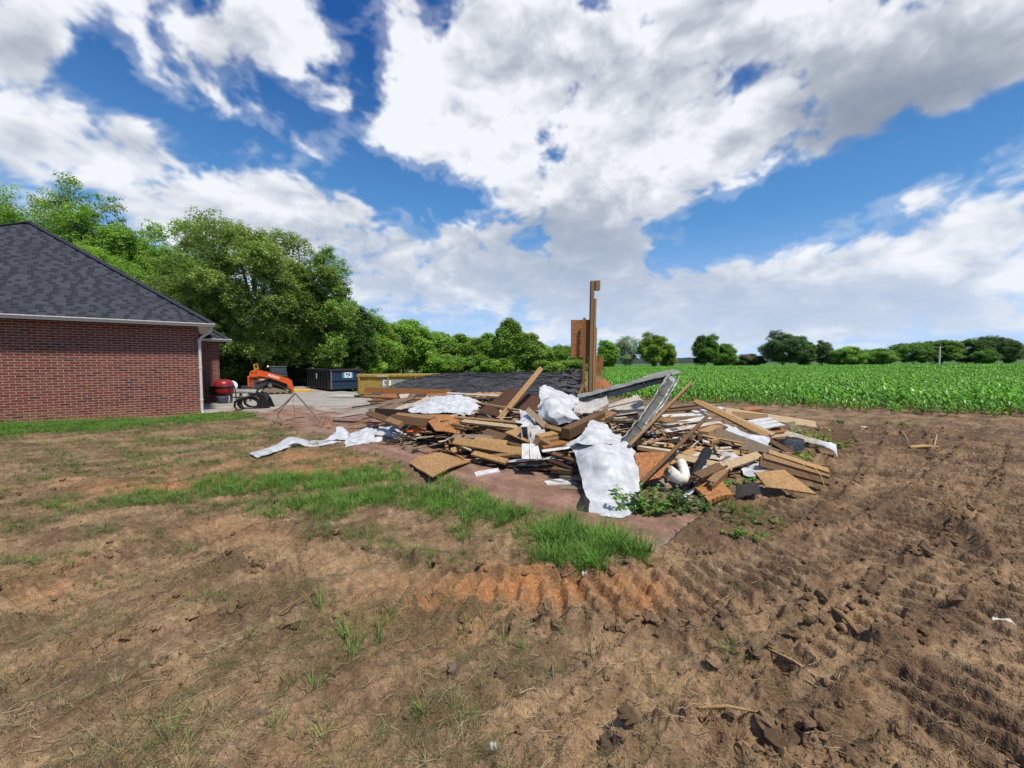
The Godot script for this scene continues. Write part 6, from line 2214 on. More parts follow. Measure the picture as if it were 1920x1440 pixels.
	# --- dark leaning sheet and long stick
	S("plywood_sheet", "big dark brown plywood sheet leaning upright in the middle of the pile", "plywood", [[956, 727, 8.3], [1012, 746, 7.9], [1006, 792, 7.2], [880, 783, 7.6]], 0.018, "ply_dark", 0.02, 12)
	S("plywood_sheet", "second dark sheet folded behind the leaning one, near the white bag", "plywood", [[972, 744, 8.3], [1018, 740, 8.1], [1016, 782, 7.6], [968, 782, 7.9]], 0.018, "ply_dark", 0.03, 13)
	B("board", "long pale stick crossing the dark sheet, its top end above the fallen roof", "board", [936, 786, 7.15], [1015, 690, 7.9], 0.095, 0.042, 60, "pine")
	B("board", "thin pale lath running left to right in front of the dark sheet", "board", [893, 755, 7.6], [958, 766, 7.25], 0.045, 0.03, 0, "pine")
	B("board", "torn lath stub continuing right of the thin pale lath", "board", [955, 766, 7.2], [978, 770, 7.0], 0.04, 0.025, 0, "pine_pale", 2)
	# --- courses of boards at the front left
	B("board", "topmost long thin board across the front left, grey at its right end", "board", [857, 783, 7.0], [990, 794, 6.7], 0.09, 0.03, 10, "pine_aged", 1)
	B("board", "pale board just below the topmost thin one", "board", [868, 790, 6.8], [972, 802, 6.4], 0.09, 0.04, 25, "pine_pale", 1)
	B("board", "brown stub between the pale board and the buff ply triangle", "board", [912, 800, 6.7], [962, 806, 6.4], 0.12, 0.04, 20, "wood_brown", 2)
	B("board", "jagged grey brown plank slanting down right under the stub", "board", [908, 811, 6.5], [1000, 838, 5.8], 0.17, 0.04, 35, "wood_brown", 3)
	S("plywood_sheet", "buff plywood triangle pointing left in the centre of the pile", "plywood", [[983, 797, 6.5], [1006, 800, 6.3], [1012, 840, 5.7], [946, 811, 6.1]], 0.018, "plywood", 0.01, 14)
	B("board", "wide board above the gap, left of the two stacked ones", "board", [848, 819, 6.6], [925, 820, 6.3], 0.14, 0.035, 15, "wood_grey", 1)
	B("board", "pale upper board of the stacked pair at the front left", "board", [890, 825, 6.2], [950, 833, 6.0], 0.12, 0.04, 40, "pine")
	B("board", "long lower board of the stacked pair, ending at the white siding", "board", [852, 826, 6.3], [980, 848, 5.7], 0.13, 0.045, 50, "pine")
	B("board", "thin board under the stacked pair, in the shade", "board", [900, 842, 6.1], [975, 855, 5.7], 0.09, 0.04, 20, "wood_brown")
	B("board", "short pale stub sticking out left over the flat plywood", "board", [846, 846, 6.5], [880, 838, 6.6], 0.10, 0.05, 45, "pine", 1)
	B("board", "stub end standing beside the flat plywood's top corner", "board", [837, 834, 6.9], [838, 848, 6.7], 0.06, 0.06, 0, "pine_aged", 1)
	B("board", "lowest pale board near the slab, left of the thin strips", "board", [887, 850, 6.0], [950, 866, 5.6], 0.10, 0.04, 25, "pine")
	B("board", "brown board crossing above the lowest pale board", "board", [926, 856, 5.8], [982, 850, 5.7], 0.09, 0.04, 15, "pine_aged", 1)
	B("board", "dark board lying flat behind the lowest pale one", "board", [880, 842, 6.4], [936, 852, 6.1], 0.12, 0.04, 0, "wood_dark")
	for k in 6:
		var y := 866.0 + k * 3.4
		B("siding_strip", ["thin white siding strip on top of the crushed stack by the slab", "grey brown strip second in the crushed stack", "white strip third in the crushed stack, poking left", "brown strip fourth in the crushed stack", "pale splintered strip fifth in the crushed stack", "dark strip lowest in the crushed stack"][k], "siding strip", [940 + (k * 37) % 31, y, 5.75], [1046 + (k * 53) % 40, y - 9 + k * 2, 5.35], 0.10, 0.008, 8.0 - k * 4.0, ["siding", "wood_grey", "siding", "wood_brown", "pine_pale", "wood_dark"][k], k % 2)
	# --- things lying on the slab
	S("plywood_sheet", "square brown plywood piece lying on the red slab, lifted at its front corner", "plywood", [[766, 867, 0.10], [838, 846, 0.14], [888, 864, 0.09], [810, 893, 0.15]], 0.018, "plywood", 0.05, 15)
	S("siding_piece", "small white siding piece lying on the slab right of the brown plywood", "siding piece", [[889, 887, 0.09], [934, 879, 0.09], [937, 886, 0.075], [892, 894, 0.075]], 0.03, "siding", 0.004, 16)
	S("white_board", "dirty white board flat on the slab below the crushed stack", "panel", [[1020, 903, 0.08], [1072, 897, 0.08], [1082, 908, 0.07], [1026, 910, 0.07]], 0.02, "siding", 0.01, 17)
	B("board", "pale board flat on the slab at the left edge of the big white sheet", "board", [1050, 915, 0.07], [1098, 916, 0.08], 0.12, 0.03, 0, "wood_grey")
	S("mat_scrap", "dark bent scrap of matting at the lower left edge of the big white sheet", "scrap", [[1092, 924, 0.16], [1104, 936, 0.16], [1104, 961, 0.07], [1080, 958, 0.06]], 0.015, "tar_felt", 0.03, 18)
	# --- centre: siding, box, beams
	S("siding_piece", "white two panelled soffit piece hanging out between the front boards", "siding piece", [[979, 832, 5.55], [1008, 833, 5.5], [1016, 861, 5.25], [978, 861, 5.3]], 0.012, "siding", 0.0, 19)
	for x in [978.0, 992.0, 1006.0]:
		B("siding_rib", ["left rib of the hanging soffit piece", "middle rib of the hanging soffit piece", "right rib of the hanging soffit piece"][int((x - 978.0) / 14.0)], "trim", [x + 1, 834, 5.50], [x + (1 if x < 980 else 3), 860, 5.24], 0.012, 0.012, 0, "white_paint")
	var vb := base("vent_box", at(987, 810, 6.0))
	vb.rotation = Vector3(0.1, -0.3, 0.08)
	tag(vb, "open white vent box end facing the viewer in the centre of the pile", "vent")
	for q in [[0, 0.105, 0.115, 0.012], [0, -0.105, 0.115, 0.012]]:
		part("flange", tp(q[0], q[1], 0), Vector3(q[2], q[3], 0.2), M.white_paint, vb, 0.002)
	for x in [-0.05, 0.05]:
		part("side", tp(x, 0, 0), Vector3(0.012, 0.196, 0.2), M.white_paint, vb, 0.002)
	part("grille", tp(0, 0, -0.04), Vector3(0.085, 0.19, 0.01), M.gutter_alu, vb, 0.0)
	W("plastic_sheet", "shredded mud flecked white scrap right of the vent box", "plastic sheet", [[[994, 803, 6.2], [1008, 802, 6.1], [1020, 806, 6.0]], [[996, 816, 5.9], [1010, 818, 5.8], [1020, 820, 5.8]], [[994, 832, 5.7], [1006, 832, 5.6], [1014, 828, 5.6]]], 0.07, 922, "wrap_dirty", 12)
	W("plastic_sheet", "small white wrap scrap with pointed top left of the white bag", "plastic sheet", [[[975, 768, 7.0], [985, 772, 6.9], [1000, 776, 6.8], [1006, 790, 6.6]], [[976, 786, 6.7], [988, 788, 6.5], [1000, 792, 6.4], [1008, 802, 6.3]], [[968, 790, 6.5], [984, 796, 6.3], [996, 800, 6.2], [1012, 806, 6.1]]], 0.06, 923, "wrap", 12)
	B("board", "short pale board slanting down right across the small white scrap", "board", [989, 768, 6.7], [1022, 798, 6.0], 0.09, 0.04, 50, "pine_pale")
	B("board", "board running right from under the slanting pale one to the big beam", "board", [1018, 798, 6.1], [1056, 808, 5.8], 0.08, 0.04, 30, "pine_aged")
	B("timber_beam", "thick square brown beam, its dark sawn end facing the viewer", "beam", [1060, 813, 5.65], [1128, 780, 6.7], 0.135, 0.15, 4, "wood_brown")
	B("timber_beam", "shorter pale beam end continuing right behind the square brown beam", "beam", [1122, 792, 6.5], [1160, 770, 7.3], 0.14, 0.10, 10, "pine_aged")
	B("board", "orange lumber crossing behind the beam ends under the aluminium gutter", "board", [1150, 779, 7.4], [1196, 776, 7.3], 0.14, 0.07, 20, "wood_red")
	B("board", "upper board of the tied stack under the square beam", "board", [1008, 820, 5.7], [1066, 808, 6.0], 0.13, 0.05, 10, "pine")
	B("board", "middle board of the tied stack under the square beam", "board", [1006, 829, 5.62], [1066, 818, 5.9], 0.15, 0.05, 4, "pine_aged")
	B("board", "lower board of the tied stack under the square beam", "board", [1014, 839, 5.5], [1070, 829, 5.7], 0.14, 0.055, 8, "wood_red")
	B("board", "round grey post end beside the tied stack", "board", [1007, 826, 5.5], [1030, 838, 5.6], 0.11, 0.12, 30, "pine_aged")
	B("siding_strip", "white edged strip running right below the tied stack", "siding strip", [1016, 846, 5.4], [1076, 838, 5.5], 0.06, 0.012, 20, "siding")
	B("board", "curved dark lath drooping behind the left edge of the big sheet", "board", [1036, 850, 5.4], [1094, 868, 4.95], 0.07, 0.03, 20, "wood_brown")
	B("board", "second dark lath below the drooping one", "board", [1030, 862, 5.35], [1092, 884, 4.95], 0.09, 0.03, 20, "wood_dark")
	B("board", "short brown block lying low between the strips and the big sheet", "board", [1036, 880, 5.2], [1076, 884, 5.05], 0.10, 0.06, 10, "wood_brown")
	B("board", "grey plank end lying low by the big sheet's left edge", "board", [1052, 892, 5.15], [1098, 896, 4.9], 0.10, 0.04, 10, "wood_grey")
	# --- the white sheets
	W("plastic_sheet", "puffed white plastic bag shape at the pile's top, left of the gutters", "plastic sheet", [
		[[1011, 724, 7.0], [1026, 724, 7.1], [1044, 732, 7.2], [1062, 738, 7.2], [1084, 748, 7.1]],
		[[1010, 742, 6.8], [1026, 740, 6.8], [1046, 738, 6.9], [1064, 744, 6.8], [1082, 754, 6.8]],
		[[1009, 762, 6.6], [1024, 760, 6.3], [1044, 754, 6.3], [1060, 758, 6.4], [1074, 768, 6.5]],
		[[1008, 780, 6.3], [1026, 778, 6.1], [1046, 776, 6.1], [1066, 778, 6.1], [1086, 786, 6.2]],
		[[1014, 796, 6.3], [1032, 796, 6.2], [1050, 794, 6.1], [1072, 790, 6.1], [1088, 790, 6.2]]], 0.085, 924, "wrap", 14)
	W("plastic_sheet", "mud stained white wrap stretched between the bag and the aluminium gutter", "plastic sheet", [[[1076, 744, 7.3], [1096, 748, 7.2], [1118, 746, 7.1], [1136, 742, 7.0]], [[1072, 760, 6.8], [1096, 764, 6.8], [1118, 760, 6.8], [1140, 756, 6.8]], [[1074, 774, 6.6], [1096, 776, 6.5], [1116, 772, 6.6], [1132, 766, 6.6]]], 0.07, 925, "wrap_dirty", 12)
	W("plastic_sheet", "great smooth white plastic sheet draped from the pile down onto the slab", "plastic sheet", [
		[[1062, 833, 5.35], [1086, 818, 5.5], [1112, 796, 5.8], [1136, 806, 5.7], [1168, 820, 5.5]],
		[[1072, 842, 5.15], [1092, 836, 5.15], [1118, 822, 5.25], [1150, 830, 5.2], [1190, 848, 5.1]],
		[[1084, 868, 4.9], [1104, 862, 4.8], [1130, 856, 4.75], [1160, 862, 4.75], [1195, 876, 4.8]],
		[[1092, 908, 4.56], [1112, 904, 4.53], [1138, 900, 4.5], [1168, 902, 4.52], [1201, 908, 4.55]],
		[[1099, 944, 0.115], [1118, 942, 0.125], [1142, 940, 0.135], [1170, 938, 0.14], [1203, 932, 0.15]],
		[[1101, 962, 0.065], [1120, 966, 0.07], [1144, 970, 0.075], [1168, 970, 0.07], [1186, 962, 0.065]]], 0.032, 926, "wrap", 14)
	W("plastic_sheet", "folded white flap lying over the top of the great sheet", "plastic sheet", [[[1106, 793, 5.7], [1120, 792, 5.75], [1140, 800, 5.7]], [[1086, 822, 5.3], [1112, 814, 5.25], [1150, 818, 5.3]], [[1058, 836, 5.15], [1096, 836, 5.05], [1152, 832, 5.05]]], 0.06, 927, "wrap", 14)
	W("plastic_sheet", "long white strip of sheet running out left over the grass to a pointed end", "plastic sheet", [[[466, 850, 0.04], [512, 836, 0.05], [545, 819, 0.15], [580, 826, 0.07], [620, 822, 0.08], [648, 812, 0.12]], [[474, 854, 0.05], [516, 841, 0.06], [549, 828, 0.14], [583, 832, 0.06], [621, 827, 0.08], [649, 819, 0.11]], [[482, 858, 0.04], [522, 846, 0.05], [554, 835, 0.06], [586, 837, 0.05], [622, 832, 0.06], [650, 825, 0.07]]], 0.03, 928, "wrap", 14)
	W("plastic_sheet", "white sheet corner standing up in a peak where the strip meets the slab", "plastic sheet", [[[628, 799, 0.28], [640, 799, 0.28], [652, 808, 0.2]], [[630, 810, 0.2], [642, 810, 0.2], [654, 815, 0.16]], [[606, 827, 0.08], [632, 826, 0.09], [656, 825, 0.08]]], 0.06, 929, "wrap", 12)
	W("plastic_sheet", "dirty white sheet bunched flat on the slab left of the planks", "plastic sheet", [[[656, 812, 0.12], [690, 803, 0.2], [730, 797, 0.26], [752, 800, 0.25], [774, 806, 0.2]], [[648, 826, 0.09], [684, 816, 0.16], [726, 810, 0.22], [752, 812, 0.2], [768, 816, 0.15]], [[646, 838, 0.05], [680, 834, 0.06], [716, 827, 0.07], [744, 825, 0.08], [764, 826, 0.07]]], 0.09, 930, "wrap", 12)
	# --- gutters
	gutter_run("long bent grey aluminium gutter reaching right over the pile", [[1085, 748, 7.2], [1150, 732, 7.0], [1208, 717, 6.8], [1260, 704, 6.6]], 0.16, 0.9, 1)
	gutter_run("open aluminium gutter sloping steeply down from the bend into the white sheet", [[1264, 704, 6.5], [1238, 745, 6.1], [1208, 788, 5.7], [1174, 834, 5.3]], 0.17, 0.2, 2)
	S("gutter_screen", "thin grey mesh gutter screen flap lying over the gutter bend", "screen", [[1206, 706, 7.0], [1262, 692, 7.2], [1280, 697, 7.0], [1214, 716, 6.8]], 0.006, "screen", 0.02, 20)
	B("screen_strip", "dark edged screen strip lying along the gutter's upper side", "screen", [1142, 732, 7.2], [1226, 702, 7.1], 0.06, 0.008, 30, "screen")
	B("board", "long stud lying along the right side of the sloping gutter", "board", [1294, 720, 6.4], [1178, 838, 5.15], 0.09, 0.04, 55, "pine_aged")
	B("board", "weathered brown stud leaning across the right front, its foot at the great sheet", "board", [1325, 782, 5.55], [1201, 907, 4.55], 0.10, 0.045, 50, "wood_brown")
	# --- behind the gutter: cream siding
	W("siding_piece", "bent cream siding panel with ribs behind the sloping gutter", "siding piece", [[[1142, 758, 7.6], [1170, 748, 7.6], [1198, 742, 7.5]], [[1140, 770, 7.2], [1176, 762, 7.2], [1208, 758, 7.1]], [[1150, 780, 7.0], [1184, 776, 6.9], [1206, 772, 6.9]]], 0.02, 931, "siding_cream", 10)
	W("plastic_sheet", "rolled white wrap end above the cream siding panel", "plastic sheet", [[[1186, 742, 7.7], [1196, 741, 7.7], [1205, 752, 7.6]], [[1186, 752, 7.5], [1200, 752, 7.5], [1206, 762, 7.4]]], 0.04, 932, "wrap", 10)
	# --- right half: white siding and studs fanned out
	var fan := [
		["siding_strip", "white siding strip highest in the fan right of the gutters", "siding strip", [1240, 780, 7.4], [1326, 776, 7.6], 0.13, 0.012, 12, "siding"],
		["siding_strip", "long white siding strip second in the fan, rising to the right", "siding strip", [1222, 803, 6.7], [1330, 782, 7.1], 0.12, 0.012, 16, "siding"],
		["siding_strip", "white strip with a dark joint third in the fan", "siding strip", [1212, 812, 6.4], [1300, 801, 6.6], 0.14, 0.012, 14, "siding"],
		["siding_strip", "cream strip fourth in the fan, passing under the weathered stud", "siding strip", [1258, 806, 6.3], [1352, 792, 6.7], 0.10, 0.012, 18, "siding_cream"],
		["siding_strip", "short white strip tucked under the tall pair of studs", "siding strip", [1300, 772, 7.6], [1356, 764, 7.9], 0.12, 0.012, 10, "siding"],
		["siding_strip", "narrow white strip lying lowest in the fan", "siding strip", [1206, 826, 5.9], [1276, 822, 6.0], 0.08, 0.012, 16, "siding"],
		["board", "brown lath behind the fan of siding", "board", [1236, 772, 8.0], [1330, 764, 8.3], 0.08, 0.03, 15, "wood_brown"],
		["board", "short red board behind the fan near the gutter", "board", [1210, 792, 7.2], [1262, 788, 7.3], 0.10, 0.04, 20, "wood_red"],
		["board", "long pale stud running right beneath the fan of siding", "board", [1192, 830, 5.7], [1402, 852, 5.6], 0.09, 0.04, 30, "pine"],
		["siding_strip", "long white strip lying under the long pale stud", "siding strip", [1194, 838, 5.5], [1372, 862, 5.35], 0.08, 0.012, 30, "siding_cream"],
		["board", "dark edged stud under the long white strip", "board", [1194, 842, 5.4], [1290, 858, 5.25], 0.09, 0.04, 20, "wood_brown"],
		["board", "straight pale stud pointing at the plank joint, right front", "board", [1266, 856, 5.2], [1372, 878, 5.0], 0.09, 0.04, 45, "pine_pale"],
		["board", "pale plank crossing the straight stud's end like an arrow", "board", [1350, 878, 4.95], [1424, 853, 5.4], 0.12, 0.035, 25, "pine_pale"],
		["board", "short buff board end behind the white elbow pipe", "board", [1252, 868, 5.1], [1300, 846, 5.5], 0.10, 0.04, 30, "pine"],
		["siding_strip", "white strip between the two pale studs", "siding strip", [1292, 848, 5.5], [1350, 858, 5.4], 0.07, 0.012, 30, "siding"],
		["board", "block ended brown beam in the dark hollow behind the white wrap", "beam", [1318, 818, 5.9], [1345, 806, 6.5], 0.15, 0.15, 0, "pine"],
		["board", "small block below the beam end in the dark hollow", "board", [1330, 829, 5.85], [1344, 826, 6.0], 0.08, 0.06, 0, "pine"],
		["board", "flat board on top of the hollow, under the white siding fan", "board", [1306, 808, 6.2], [1356, 798, 6.6], 0.16, 0.03, 15, "wood_brown"],
		["board", "left one of the tall pair of studs rising towards the corn", "board", [1303, 752, 7.8], [1440, 818, 6.4], 0.10, 0.045, 35, "pine"],
		["board", "right one of the tall pair of studs, paler along its top", "board", [1312, 754, 7.9], [1450, 816, 6.5], 0.09, 0.045, 25, "pine_pale"],
		["board", "wide brown plank sloping from the hollow to the far right tip", "board", [1340, 812, 6.1], [1500, 872, 5.6], 0.20, 0.045, 62, "wood_grey"],
		["board", "top stud of the bundle at the far right tip of the pile", "board", [1440, 848, 0.42], [1553, 884, 0.24], 0.10, 0.04, 20, "pine"],
		["board", "middle stud of the bundle at the far right tip", "board", [1430, 856, 0.38], [1553, 891, 0.20], 0.12, 0.04, 24, "pine_aged"],
		["board", "bottom stud of the bundle at the far right tip, nearly on the mud", "board", [1424, 866, 0.32], [1555, 900, 0.15], 0.15, 0.045, 50, "wood_brown"],
		["board", "long pale plywood strip stretching right towards the open soil", "board", [1360, 770, 8.6], [1530, 796, 8.0], 0.22, 0.02, 30, "pine_pale"],
		["board", "brown plank under the long plywood strip", "board", [1372, 778, 8.3], [1440, 784, 8.0], 0.18, 0.04, 40, "pine_aged"],
		["board", "short rough wood block lying behind the pile at the field's edge", "board", [1394, 773, 9.6], [1424, 770, 9.6], 0.22, 0.16, 10, "osb"],
		["board", "upright grey stub propping the long plywood strip", "board", [1483, 793, 7.9], [1494, 812, 7.4], 0.13, 0.05, 20, "wood_grey"],
		["board", "broken brown board right of the white siding panel", "board", [1436, 812, 6.9], [1468, 806, 7.1], 0.15, 0.04, 15, "wood_red", 2],
		["board", "thin split board edge below the broken brown one", "board", [1438, 820, 6.6], [1472, 816, 6.7], 0.10, 0.02, 10, "pine_pale", 2],
		["fascia_strip", "long grey fascia strip slanting down right to the hanging scrap", "board", [1446, 804, 7.2], [1548, 834, 6.5], 0.12, 0.012, 40, "siding_cream"],
		["board", "brown stud poking out low beside the black plastic", "board", [1442, 826, 6.4], [1488, 852, 6.0], 0.08, 0.04, 30, "wood_brown"],
		["board", "thin dark lath at the back edge of the pile near the corn", "board", [1256, 766, 8.6], [1310, 760, 8.8], 0.05, 0.03, 0, "wood_dark"],
		["board", "second thin lath at the back edge near the corn", "board", [1286, 772, 8.2], [1362, 756, 8.9], 0.05, 0.03, 0, "wood_grey"],
	]
	for e in fan:
		B(e[0], e[1], e[2], e[3], e[4], e[5], e[6], e[7], e[8], e[9] if e.size() > 9 else 0)
	S("siding_piece", "clean white siding panel with three laps on the right part of the pile", "siding piece", [[1376, 793, 7.4], [1444, 783, 7.6], [1472, 797, 7.0], [1408, 810, 6.8]], 0.014, "siding", 0.01, 21)
	for k in 2:
		B("lap_edge", ["upper lap line across the clean white siding panel", "lower lap line across the clean white siding panel"][k], "trim", [1386 + k * 11, 797.5 + k * 5.5, 7.2 - k * 0.2], [1453 + k * 9, 786.5 + k * 5, 7.42 - k * 0.2], 0.025, 0.012, 20, "gutter_alu")
	W("plastic_sheet", "bunched white wrap lying on the wide plank at the right", "plastic sheet", [[[1348, 800, 6.7], [1366, 797, 6.8], [1390, 808, 6.7], [1418, 814, 6.6], [1440, 818, 6.5]], [[1352, 816, 6.3], [1372, 818, 6.2], [1396, 822, 6.2], [1420, 826, 6.1], [1442, 832, 6.1]], [[1362, 824, 6.1], [1384, 830, 5.95], [1408, 836, 5.9], [1430, 842, 5.9], [1452, 850, 5.8]]], 0.075, 933, "wrap", 14)
	W("plastic_sheet", "thin white wrap flap hanging over the pointed plywood at the right", "plastic sheet", [[[1392, 868, 5.4], [1420, 864, 5.4], [1446, 866, 5.35], [1470, 870, 5.3]], [[1390, 882, 5.1], [1414, 882, 5.05], [1438, 880, 5.05], [1462, 876, 5.15]], [[1408, 893, 4.95], [1420, 891, 4.9], [1436, 884, 4.95], [1456, 880, 5.05]]], 0.05, 934, "wrap", 12)
	W("plastic_sheet", "small torn white shred on the pale studs at the right front", "plastic sheet", [[[1352, 852, 5.5], [1372, 848, 5.5], [1392, 856, 5.4]], [[1350, 864, 5.3], [1370, 862, 5.25], [1388, 868, 5.2]]], 0.05, 935, "wrap_dirty", 10)
	W("plastic_sheet", "white scrap hanging limp from the end of the grey fascia strip", "plastic sheet", [[[1530, 826, 6.6], [1544, 828, 6.5], [1556, 830, 6.5], [1568, 834, 6.5]], [[1544, 836, 6.4], [1553, 840, 6.3], [1562, 845, 6.3], [1570, 858, 6.2]]], 0.04, 936, "wrap", 10)
	W("plastic_sheet", "greyish wrap between the black pipe and the broken block", "plastic sheet", [[[1308, 880, 4.95], [1322, 874, 5.0], [1340, 878, 5.0]], [[1302, 894, 4.75], [1314, 892, 4.7], [1330, 890, 4.75]]], 0.04, 937, "wrap_dirty", 10)
	S("plywood_sheet", "pointed plywood piece lying on the mud at the right front", "plywood", [[1414, 886, 0.32], [1470, 882, 0.30], [1532, 927, 0.13], [1438, 913, 0.18]], 0.018, "plywood", 0.015, 22)
	S("brown_panel", "red brown panel in the opening between the great sheet and the weathered stud", "panel", [[1190, 850, 5.0], [1250, 848, 5.15], [1262, 892, 4.75], [1196, 906, 4.6]], 0.015, "osb_red", 0.02, 23)
	S("sheathing_panel", "crumbling particle board slab on the ground behind the dark weeds", "panel", [[1302, 914, 0.15], [1352, 902, 0.2], [1376, 930, 0.12], [1330, 944, 0.10]], 0.05, "osb", 0.02, 24, 0.09)
	B("board", "rotten split timber block above the crumbling board", "board", [1306, 896, 0.27], [1350, 876, 0.32], 0.11, 0.07, 20, "wood_brown", 4)
	B("board", "second rotten timber beside the split block", "board", [1332, 908, 0.22], [1358, 884, 0.28], 0.09, 0.08, 10, "pine_aged", 3)
	S("tar_paper", "black torn roofing felt on the mud left of the pointed plywood", "felt", [[1380, 910, 0.2], [1422, 906, 0.22], [1426, 926, 0.14], [1380, 936, 0.12]], 0.012, "tar_felt", 0.04, 25, 0.10)
	W("black_plastic", "black plastic film bulging out of the right end of the pile", "plastic sheet", [[[1456, 822, 6.9], [1480, 818, 6.9], [1508, 822, 6.8]], [[1456, 834, 6.5], [1482, 832, 6.4], [1510, 834, 6.5]], [[1460, 846, 6.3], [1484, 848, 6.2], [1504, 846, 6.3]]], 0.06, 938, "black_plastic", 12)
	# --- pipes
	var el := base("pvc_elbow", at(1270, 886, 4.75))
	tag(el, "white plastic elbow pipe with a wide socket facing left", "pipe")
	var em := MB.new()
	var o := el.position
	em.tube([at(1277, 868, 4.95) - o, at(1282, 880, 4.82) - o, at(1284, 892, 4.72) - o, at(1280, 899, 4.66) - o, at(1271, 897, 4.62) - o], [0.06, 0.06, 0.06, 0.061, 0.062], 16)
	obj("bend", em, M.pvc, el)
	var es := MB.new()
	var e0 := at(1273, 898, 4.62) - o
	var e1 := at(1253, 884, 4.60) - o
	var ed := e1 - e0
	es.tube([e0, e0 + ed * 0.3, e0 + ed * 0.32, e1, e1, e0 + ed * 0.5], [0.063, 0.063, 0.074, 0.076, 0.066, 0.06], 18, false)
	obj("socket", es, M.pvc, el)
	var bp2 := MB.new()
	var pts := []
	var rad := []
	for k in 90:
		var t := k / 89.0
		pts.append(at(1326, 846, 5.35).lerp(at(1306, 884, 4.9), minf(t * 2.0, 1.0)).lerp(at(1282, 930, 4.55), maxf(0.0, t * 2.0 - 1.0)))
		rad.append(0.058 + 0.006 * (1.0 if k % 3 == 0 else 0.0))
	bp2.tube(pts, rad, 14)
	tag(obj("drain_pipe", bp2, M.black_plastic), "black corrugated drain pipe running down beside the white elbow", "pipe")
	W("siding_strip", "white curved trim strip sticking out low, below the black pipe", "siding strip", [[[1266, 936, 4.42], [1284, 926, 4.5], [1300, 914, 4.62], [1310, 903, 4.75]], [[1270, 940, 4.36], [1289, 931, 4.42], [1304, 918, 4.54], [1313, 906, 4.68]]], 0.004, 939, "siding", 10)
	for q in [[[1505, 868, 0.36], [1502, 880, 0.28], "yellow plastic band round the bundle of studs, left"], [[1524, 872, 0.33], [1546, 912, 0.09], "yellow plastic band trailing onto the mud from the bundle"]]:
		var tw := MB.new()
		tw.tube([P(q[0]), P(q[0]).lerp(P(q[1]), 0.5) + Vector3(0.01, 0, 0.03), P(q[1])], [0.004, 0.004, 0.004], 5)
		tag(obj("band", tw, M.twine), q[2], "band")
	# --- loose wires
	for w in [[[[1018, 896, 0.12], [1036, 900, 0.10], [1052, 903, 0.10], [1068, 899, 0.12], [1086, 902, 0.10]], "thin black wire lying in a curve over the dirty white board"], [[[1118, 770, 6.5], [1150, 784, 6.4], [1180, 790, 6.3], [1212, 784, 6.5]], "thin black wire hanging between the beam end and the sloping gutter"]]:
		var wm := MB.new()
		var wp := []
		var wr := []
		for e in w[0]:
			wp.append(P(e))
			wr.append(0.005)
		wm.tube(wp, wr, 5)
		tag(obj("wire", wm, M.cable), w[1], "wire")
	# --- small scraps
	var bits := [
		[[600, 800, 9.4], [607, 786, 9.4], 0.07, 0.02, 60, "splinter", "upright torn wood splinter at the foot of the conduit"], [[614, 802, 9.2], [621, 788, 9.3], 0.06, 0.02, 50, "osb", "second torn splinter right of the conduit's foot"],
		[[653, 797, 9.2], [694, 789, 9.2], 0.10, 0.03, 0, "osb", "orange board scrap lying left of the pile's tip"], [[696, 802, 8.4], [730, 790, 8.5], 0.12, 0.03, 0, "wood_red", "red board scrap leaning on the planks left of the dirty sheet"],
		[[668, 803, 8.8], [700, 798, 8.7], 0.10, 0.02, 0, "wood_grey", "grey board scrap half under the dirty white sheet"], [[680, 786, 9.2], [704, 781, 9.2], 0.10, 0.03, 0, "wood_brown", "brown scrap on the concrete above the orange scrap"],
		[[554, 784, 10.2], [570, 782, 10.2], 0.05, 0.02, 0, "wood_dark", "dark strip lying on the slab right of the dangling wire"], [[536, 788, 9.9], [552, 785, 10.0], 0.05, 0.03, 0, "brown_sheet", "small dark scrap on the slab left of the dark strip"],
		[[596, 777, 10.8], [628, 772, 10.9], 0.04, 0.02, 0, "wood_grey", "thin lath lying on the grey concrete behind the conduit"], [[640, 783, 10.2], [676, 777, 10.2], 0.05, 0.02, 0, "wood_brown", "brown lath lying on the grey concrete left of the pile"],
		[[1338, 975, 3.95], [1243, 1046, 3.22], 0.05, 0.07, 0, "wood_brown", "old form board along the front right edge of the slab"],
	]
	for e in bits:
		B("form_board" if e[1][0] == 1243 else "wood_scrap", e[6], "board" if e[1][0] == 1243 else "scrap", e[0], e[1], e[2], e[3], e[4], e[5], 0 if e[1][0] == 1243 else 1)
	var litter := [[1882, 1168, 0.075, "white scrap of plastic alone on the ruts at the far right"], [1622, 801, 0.10, "white scrap on the muddy bank before the corn"], [1095, 1094, 0.02, "tiny white chip below the lush grass clump"], [925, 1438, 0.014, "white bit at the bottom edge near the centre"]]
	for e in litter:
		var g := gnd(e[0], e[1])
		var lm := MB.new()
		var h := ground_h(g.x, -g.z) + 0.02
		var gr := []
		for r in 4:
			var line := []
			for s in 4:
				line.append(Vector3((s - 1.5) * e[2] * 0.5, 0.02 * sin(r * 2.1 + s * 1.3), (r - 1.5) * e[2] * 0.4))
			gr.append(line)
		lm.sheet(gr, 0.004)
		var lo := obj("white_scrap", lm, M.siding)
		lo.position = Vector3(g.x, h + 0.01, g.z)
		lo.rotation = Vector3(0.1, 0.6, 0.1)
		tag(lo, e[3], "scrap")

